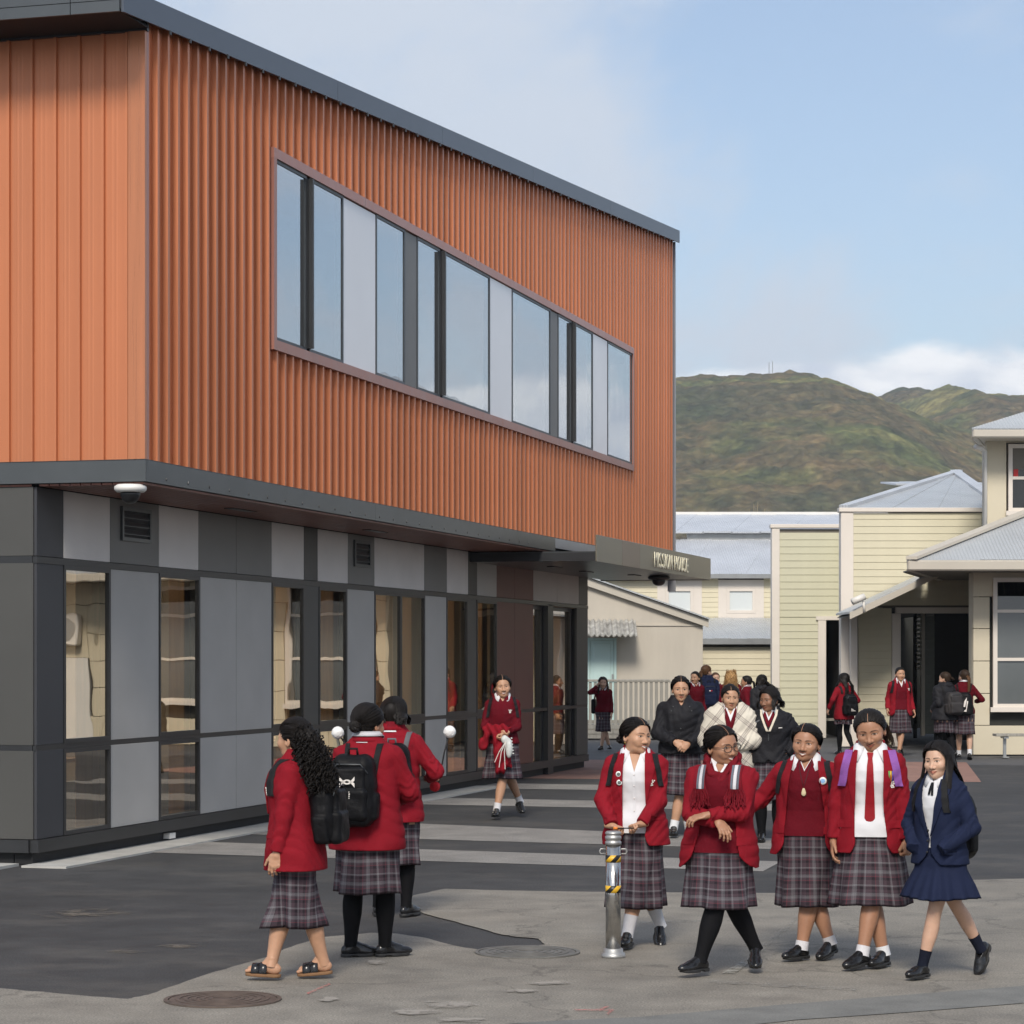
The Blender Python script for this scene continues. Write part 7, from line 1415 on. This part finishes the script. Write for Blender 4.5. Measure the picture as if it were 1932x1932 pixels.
for a in ((.10, .66), (.05, .60), (-.02, .58)): ride(MB().tube([(-.03, .36, .90), (a[0] * .5, .37, .78), (a[0], .35, a[1])], .005, 5).build('lace', M['crest'], e), e, off)
# K, L, M: three in the middle distance
x, y, H = spot(1284, 1578, 1275); MID = 'girls standing in the middle distance'
p = Person('frowning girl in a black snap jacket, hands clasped in front', x, y, H, 180, 1.10, 'a', res=1.4, mouth='neutral', head=(-4, 0, 0), group=MID, feet=((-.09, -.05, 0, 5, 0), (.08, .10, 0, -5, 0)))
p.arm('R', (.075, .235, .985), (1, -.4, -.3), 'soft', fdir=(-.7, .5, -.5), palm=(-.3, -.8, -.4)); p.arm('L', (-.065, .245, .965), (-1, -.4, -.3), 'soft', fdir=(.7, .5, -.5), palm=(.3, -.8, -.4))
p.layer('shirt', M['shirt'], .005, 1.2, 1.45, v=VN); coat(p, M['blackcoat'], .86); p.collar('shirt_collar', M['shirt'], .03, .10); buttons(p, [(.085, 1.345), (.105, 1.30), (-.085, 1.345), (-.105, 1.30), (.01, 1.0), (.01, 1.12)], M['steel'], .007); p.skirt(z0=.44, flare=.05, seed=13, npl=8); legwear(p, False); hair_slick(p, part=.0); p.finish()
x, y, H = spot(1378, 1588, 1291)
p = Person('girl wrapped in a cream checked blanket, dark ponytail over her shoulder', x, y, H, 176, 1.05, 'a', res=1.3, mouth='neutral', head=(-6, 0, 8), group=MID)
p.arm('R', (.05, .20, 1.02), (1, -.3, -.4), hand=False); p.arm('L', (-.04, .20, 1.04), (-1, -.3, -.4), hand=False); jumper(p, v=kink([1.27, 1.45], [0, .062]), z0=1.05)
b_ = p.garment('blanket', M['blanket'], o=.055, hem=.56, bulk=.035, k=.12, cuff=.0, opening=lambda z: (-np.interp(z, [1.02, 1.12, 1.42], [-.03, .0, .085]), np.interp(z, [1.0, 1.10, 1.42], [-.03, .02, .085])), wr=.011, thick=.03, hem_fn=lambda x, y: .56 + .9 * np.abs(x - .02) ** 1.5)
A = Acc(); rr = np.random.default_rng(8)
for i in range(40): x_ = rr.uniform(-.13, .15); q = p.onto([(x_, .66)], True, -.01)[0]; z_ = .575 + .9 * abs(x_ - .02) ** 1.5; A.add(*loft(limb(np.array([(x_, q[1], z_ + .02), (x_ + .004, q[1] + .004, z_ - .03), (x_ + rr.uniform(-.012, .012), q[1] + .006, z_ - .075)]), [.004] * 3, 3)))
A.obj('fringe', M['blanket'], b_); p.collar('shirt_collar', M['shirt'], .03, .10); p.skirt(z0=.44, seed=14); legwear(p, True); hair_slick(p, part=.006, bun=None); hair_tail(p, 'black', (-.05, -.09, .0), [(-.105, -.02, -.06), (-.135, .07, -.17), (-.165, .10, -.27)], .026, 46, .008, p.e); p.finish()
x, y, H = spot(1452, 1588, 1296)
p = Person('girl in a black zip jacket with chin length black hair, glancing aside', x, y, H, 170, 1.16, 'c', res=1.3, mouth='smile', head=(-6, 0, -34), group=MID)
p.arm('R', (.18, .13, .93), (1, -1, 0), hand=False); p.arm('L', (-.165, .10, .95), (-1, -.6, 0), hand=False); p.layer('shirt', M['shirt'], .005, 1.1, 1.45, v=VN); p.layer('jumper', M['maroon'], .012, 1.1, 1.43, v=kink([1.30, 1.45], [0, .06])); g = p.garment('jacket', M['blackcoat'], o=.038, hem=.85, bulk=.014, wr=.010, opening=lambda z: (-np.interp(z, [1.17, 1.42], [-.02, .080]), np.interp(z, [1.17, 1.42], [-.02, .080]))); p.neckband('jacket_collar', M['blackcoat'], .055)
for sx in (1, -1): p.patch('lining', plain('cream_lining', (.62, .55, .44), .9), [((sx * a - .012, z), (sx * a + .012, z)) for a, z in ((.012, 1.19), (.045, 1.27), (.078, 1.36), (.085, 1.42))], True, .006, .006, parent=g)
p.patch('zip', M['steel'], [((-.004, 1.09), (.004, 1.09)), ((-.004, 1.16), (.004, 1.16))], True, .004, .003, parent=g); p.patch('logo', M['crest'], [((-.15, 1.225), (-.105, 1.222)), ((-.142, 1.233), (-.112, 1.232))], True, .004, .003, parent=g); p.patch('chest_tab', M['packgrey'], [((.095, 1.30), (.15, 1.27)), ((.098, 1.315), (.155, 1.285))], True, .004, .003, parent=g)
p.skirt(z0=.45, flare=.04, seed=15, npl=7); legwear(p, True); p.collar('shirt_collar', M['shirt'], .03, .09); hair_long(p, 'black', 200, .11, seed=10, back=.09, chest=.07); p.finish()
# the huddle behind them
HUD = 'girls in the huddle before the shed'
def fig(label, px, pf, ph, yaw, g=1.0, skin='a', head=(0, 0, 0), mouth='neutral', group=HUD, feet=WK, arms=None, res=2.4, **k):
    x, y, H = spot(px, pf, ph); p = Person(label, x, y, H, yaw, g, skin, res=res, mouth=mouth, head=head, group=group, feet=feet, **k)
    a = arms or {}
    p.arm('R', *a.get('R', ((.22, .05, .84),)), **a.get('Rk', {})); p.arm('L', *a.get('L', ((-.22, .05, .84),)), **a.get('Lk', {})); return p
ST = ((.085, 0, 0, -8, 0), (-.085, .03, 0, 8, 0))
def tommy(dx, y, zc): return [([[(dx - .03, y + .01, zc + .08), (dx, y + .01, zc + .08), (dx, y + .01, zc + .10), (dx - .03, y + .01, zc + .10)]], M['crest']), ([[(dx + .001, y + .01, zc + .08), (dx + .03, y + .01, zc + .08), (dx + .03, y + .01, zc + .10), (dx + .001, y + .01, zc + .10)]], M['redpuff'])]
p = fig('girl in a navy coat with brown ponytail and navy backpack, seen from behind', 1333, 1419, 1254, 8, 1.12, 'd', (-4, 0, -55), feet=((.09, -.02, 0, 0, 0), (-.10, -.30, .16, 0, -60)))
coat(p, M['navy'], .74, hood=False); p.skirt(z0=.50, seed=20); p.leg_cover('sock', M['sock'], .9); p.shoes(); hair_slick(p, 'brown', None, bun=None); far_tail(p, 'brown', 30, .2, (.03, -.15, -.12)); backpack(p, 'navy backpack with a red tag on the girl in the navy coat', M['navy'], zc=1.08, h=(.16, .10, .24), logo=tommy, pocket=True); p.finish()
e, off = kit(p, 'drink_bottle', (.10, -.30, .92), 'red bottle hooked on the navy backpack', 'bottle'); MB().lathe([(.03, 0), (.032, .1), (.022, .14), (.014, .16)], 10).build('flask', M['redpuff'], e, True); MB().lathe([(.016, .161), (.016, .185)], 8).build('cap', M['blackplastic'], e)
p = fig('dark haired girl half hidden behind the black snap jacket', 1311, 1423, 1266, 200, 1.0, 'a', (0, 0, -50), feet=ST); sweater(p); p.skirt(z0=.42, seed=21); legwear(p, True); hair_slick(p, 'black', None); far_tail(p, 'black'); p.finish()
p = fig('girl in maroon facing the camera, half hidden behind the navy coat', 1350, 1416, 1268, 170, 1.0, 'd', (0, 0, 20), feet=ST); sweater(p); p.skirt(z0=.42, seed=22); legwear(p, True); hair_slick(p, 'brown', None); p.finish()
p = fig('girl with long golden brown curls in maroon, seen from behind', 1379, 1424, 1264, -5, 1.0, 'd', feet=ST); sweater(p); p.skirt(z0=.42, seed=23); legwear(p, True)
def vol2(rr): t = rr.uniform(0, 1); a = rr.uniform(0, 6.28); r = (.075 + .055 * t) * math.sqrt(rr.uniform(.6, 1)); return (math.cos(a) * r * 1.1, -.035 + math.sin(a) * r * .8 - .05 * t, .10 - .34 * t), (rr.uniform(-.5, .5), rr.uniform(-.6, .2), -1)
hair_slick(p, 'blond', None, bun=None); hair_piece(p, 'hair_mass', HAIR['blond'], lambda P: smin(ell(P, (0, -.03, .02), (.090, .090, .10)), ell(P, (0, -.075, -.10), (.105, .06, .15)), .05) + .007 * np.sin(P[..., 0] * 130) * np.sin(P[..., 2] * 110), (-.2, -.2, -.36), (.2, .03, .14), .009); hair_curly(p, 'blond', 420, vol2, 7, cap=False, rad=.012, tube=.0042, L=(.10, .18), turns=(1.6, 2.6)); p.finish()
p = fig('girl in maroon jumper with a dark ponytail, seen in profile', 1409, 1426, 1274, 75, .95, 'b', feet=ST); sweater(p); p.skirt(z0=.42, seed=24); legwear(p, True); hair_slick(p, 'black', None, bun=None); far_tail(p, 'black', 26, .2, (0, -.16, -.24)); p.finish()
p = fig('girl in a black jacket whose long black hair blows sideways', 1437, 1432, 1273, 15, 1.1, 'b', feet=ST); coat(p, M['blackcoat'], .80); p.skirt(z0=.42, seed=25); legwear(p, True); hair_long(p, 'black', 170, .24, seed=12, wid=.012, back=.10, wind=(.20, -.02, .05)); p.finish()
# the girl on the phone by the ramp
p = fig('girl in maroon jumper holding a phone to her ear beside the ramp', 1138, 1415, 1277, 168, .98, 'd', (0, 0, 12), group=None, feet=((-.13, -.05, 0, 20, 0), (.03, .05, 0, -10, 0)), arms={'R': ((.115, .13, 1.455), (.6, -.2, -1), 'grip'), 'Rk': dict(fdir=(-.3, .1, 1), palm=(-1, 0, 0)), 'L': ((-.21, .08, .83),)}, res=2.2)
sweater(p); p.skirt(z0=.42, seed=26); legwear(p, False, False); hair_long(p, 'dark', 120, .26, seed=14, wid=.012, chest=.09); p.finish()
e, off = kit(p, 'phone', (.098, .07, 1.53), 'grey phone at the ear of the girl by the ramp', 'phone'); MB().bbox(-.006, .006, -.035, .035, -.07, .07, .004).build('body', M['pinkcase'], e)
e, off = kit(p, 'shoulder_bag', (.24, -.05, .86), 'black bag at the side of the girl on the phone', 'bag'); ride(link(bpy.data.objects.new('bag', np_mesh('bag', *field(lambda P: rbox(P, (.225, -.06, .99), (.05, .12, .17), .045), (.12, -.25, .75), (.33, .12, 1.22), .013), M['pack'])), e), e, off); ride(MB().tube([(.22, -.1, 1.12), (.17, -.05, 1.36), (.21, .0, 1.12)], .012, 6).build('strap', M['strap'], e), e, off)
# four by the covered way
CW = 'girls at the covered way'
def tri(dx, y, zc): return [([[(dx - .045 + i * .026, y + .004, zc - .10), (dx - .022 + i * .026, y + .004, zc - .10), (dx - .034 + i * .028, y + .004, zc - .065 + i * .022), (dx - .048 + i * .026, y + .004, zc - .078 + i * .006)] for i in range(3)] + [[(dx - .05 + i * .018, y + .004, zc - .128), (dx - .038 + i * .018, y + .004, zc - .128), (dx - .038 + i * .018, y + .004, zc - .110), (dx - .05 + i * .018, y + .004, zc - .110)] for i in range(6)], M['crest'])]
def swoosh(dx, y, zc): return [([[(dx + .0, y, zc - .13), (dx + .05, y, zc - .14), (dx + .085, y, zc + .06), (dx + .06, y, zc + .06), (dx + .045, y, zc - .09)], [(dx + .0, y, zc - .05), (dx + .03, y, zc - .05), (dx + .055, y, zc + .07), (dx + .06, y, zc + .13), (dx + .01, y, zc + .05)]], M['crest'])]
p = fig('girl in red blazer with long black hair walking into the doorway, seen from behind', 1592, 1424, 1270, 22, 1.0, 'd', (0, 0, 20), group=CW, feet=((.05, -.25, .10, 0, -50), (-.04, .10, 0, 0, 0)), arms={'L': ((-.34, .02, .93), (-.6, -1, 0)), 'R': ((.20, .20, 1.05), (1, -1, -.2)), 'Rk': dict(hand=False)})
blazer(p, None, hem=.72, lap=False); p.skirt(z0=.62, seed=30); legwear(p, True); hair_long(p, 'black', 150, .30, seed=15, wid=.013, back=.15); backpack(p, 'black backpack with a white three bar mark on the girl in the doorway', zc=1.02, h=(.155, .09, .22), logo=tri, dx=.03); p.finish()
p = fig('girl in open red blazer and maroon jumper walking out of the covered way', 1698, 1425, 1258, 184, 1.08, 'a', (-2, 0, 6), group=CW, feet=((-.06, -.20, .04, 0, -30), (.05, .14, 0, -6, 0)), arms={'R': ((.25, .05, .86),), 'L': ((-.25, .05, .84),)}, res=2.0)
jumper(p, v=kink([1.28, 1.45], [0, .06])); op = gap([.74, 1.0, 1.2, 1.42], [-.11, -.105, -.10, -.08], [.12, .11, .10, .08]); blazer(p, op); crest(p, -.14, 1.24); p.collar('shirt_collar', M['shirt'], .045, .10); p.skirt(z0=.42, seed=31, flare=.04); legwear(p, False, False); hair_slick(p, part=None, bun=None); far_tail(p, 'black'); p.front_fn = lambda P: p.garment_solid(P, .026, JA, JB, ('L', 'R')); backpack(p, 'dark backpack on the girl leaving the covered way'); p.finish()
p = fig('girl in a black puffer jacket with a dark backpack, seen from behind', 1783, 1432, 1267, 18, 1.12, 'd', (-6, 0, 40), group=CW, feet=((.08, -.20, .05, 0, -40), (-.08, .08, 0, 0, 0)), arms={'L': ((-.19, .12, .95),), 'R': ((.19, .12, .95),)})
coat(p, M['blackcoat'], .74, bulk=.022, o=.05); p.skirt(z0=.50, seed=32); legwear(p, True); hair_slick(p, 'dark', None, bun=None); far_tail(p, 'dark', 36, .2, (.05, -.14, -.07)); backpack(p, 'washed black backpack on the girl in the puffer jacket', M['packgrey'] if False else plain('washed_black_nylon', (.022, .019, .019), .7), zc=1.06, h=(.17, .11, .22), dx=.05); p.finish()
p = fig('girl in maroon with long tawny ponytail and white ticked bag, seen from behind', 1819, 1432, 1263, -12, 1.02, 'd', (0, 0, 35), group=CW, feet=((.10, -.06, .02, 0, -20), (-.10, .16, 0, 15, 0)), arms={'R': ((.20, .20, 1.06), (1, -1, -.2)), 'Rk': dict(hand=False), 'L': ((-.2, .1, .9),)})
sweater(p, hem=.84); p.skirt(z0=.46, seed=33); legwear(p, False); hair_slick(p, 'dark', None, bun=None); far_tail(p, 'brown', 34, .3, (-.01, -.15, -.30)); backpack(p, 'black drawstring bag with a big white tick on the girl with the tawny ponytail', zc=1.02, h=(.16, .09, .22), logo=swoosh, pocket=False); p.finish()
# ------------------------------------------------------------------ the air between here and the hills
def haze():
    m = bpy.data.materials.new('haze_air'); m.use_nodes = True; nt = m.node_tree; nt.nodes.clear()
    o = nt.nodes.new('ShaderNodeOutputMaterial'); v = nt.nodes.new('ShaderNodeVolumePrincipled'); v.inputs['Density'].default_value = .00019; v.inputs['Color'].default_value = (.86, .91, 1, 1); v.inputs['Anisotropy'].default_value = .2
    nt.links.new(v.outputs[0], o.inputs['Volume'])
    h = MB().box(-1700, 1700, -120, 2800, -1.2, 330).build('haze', m); tag(h, kind='stuff')
haze()
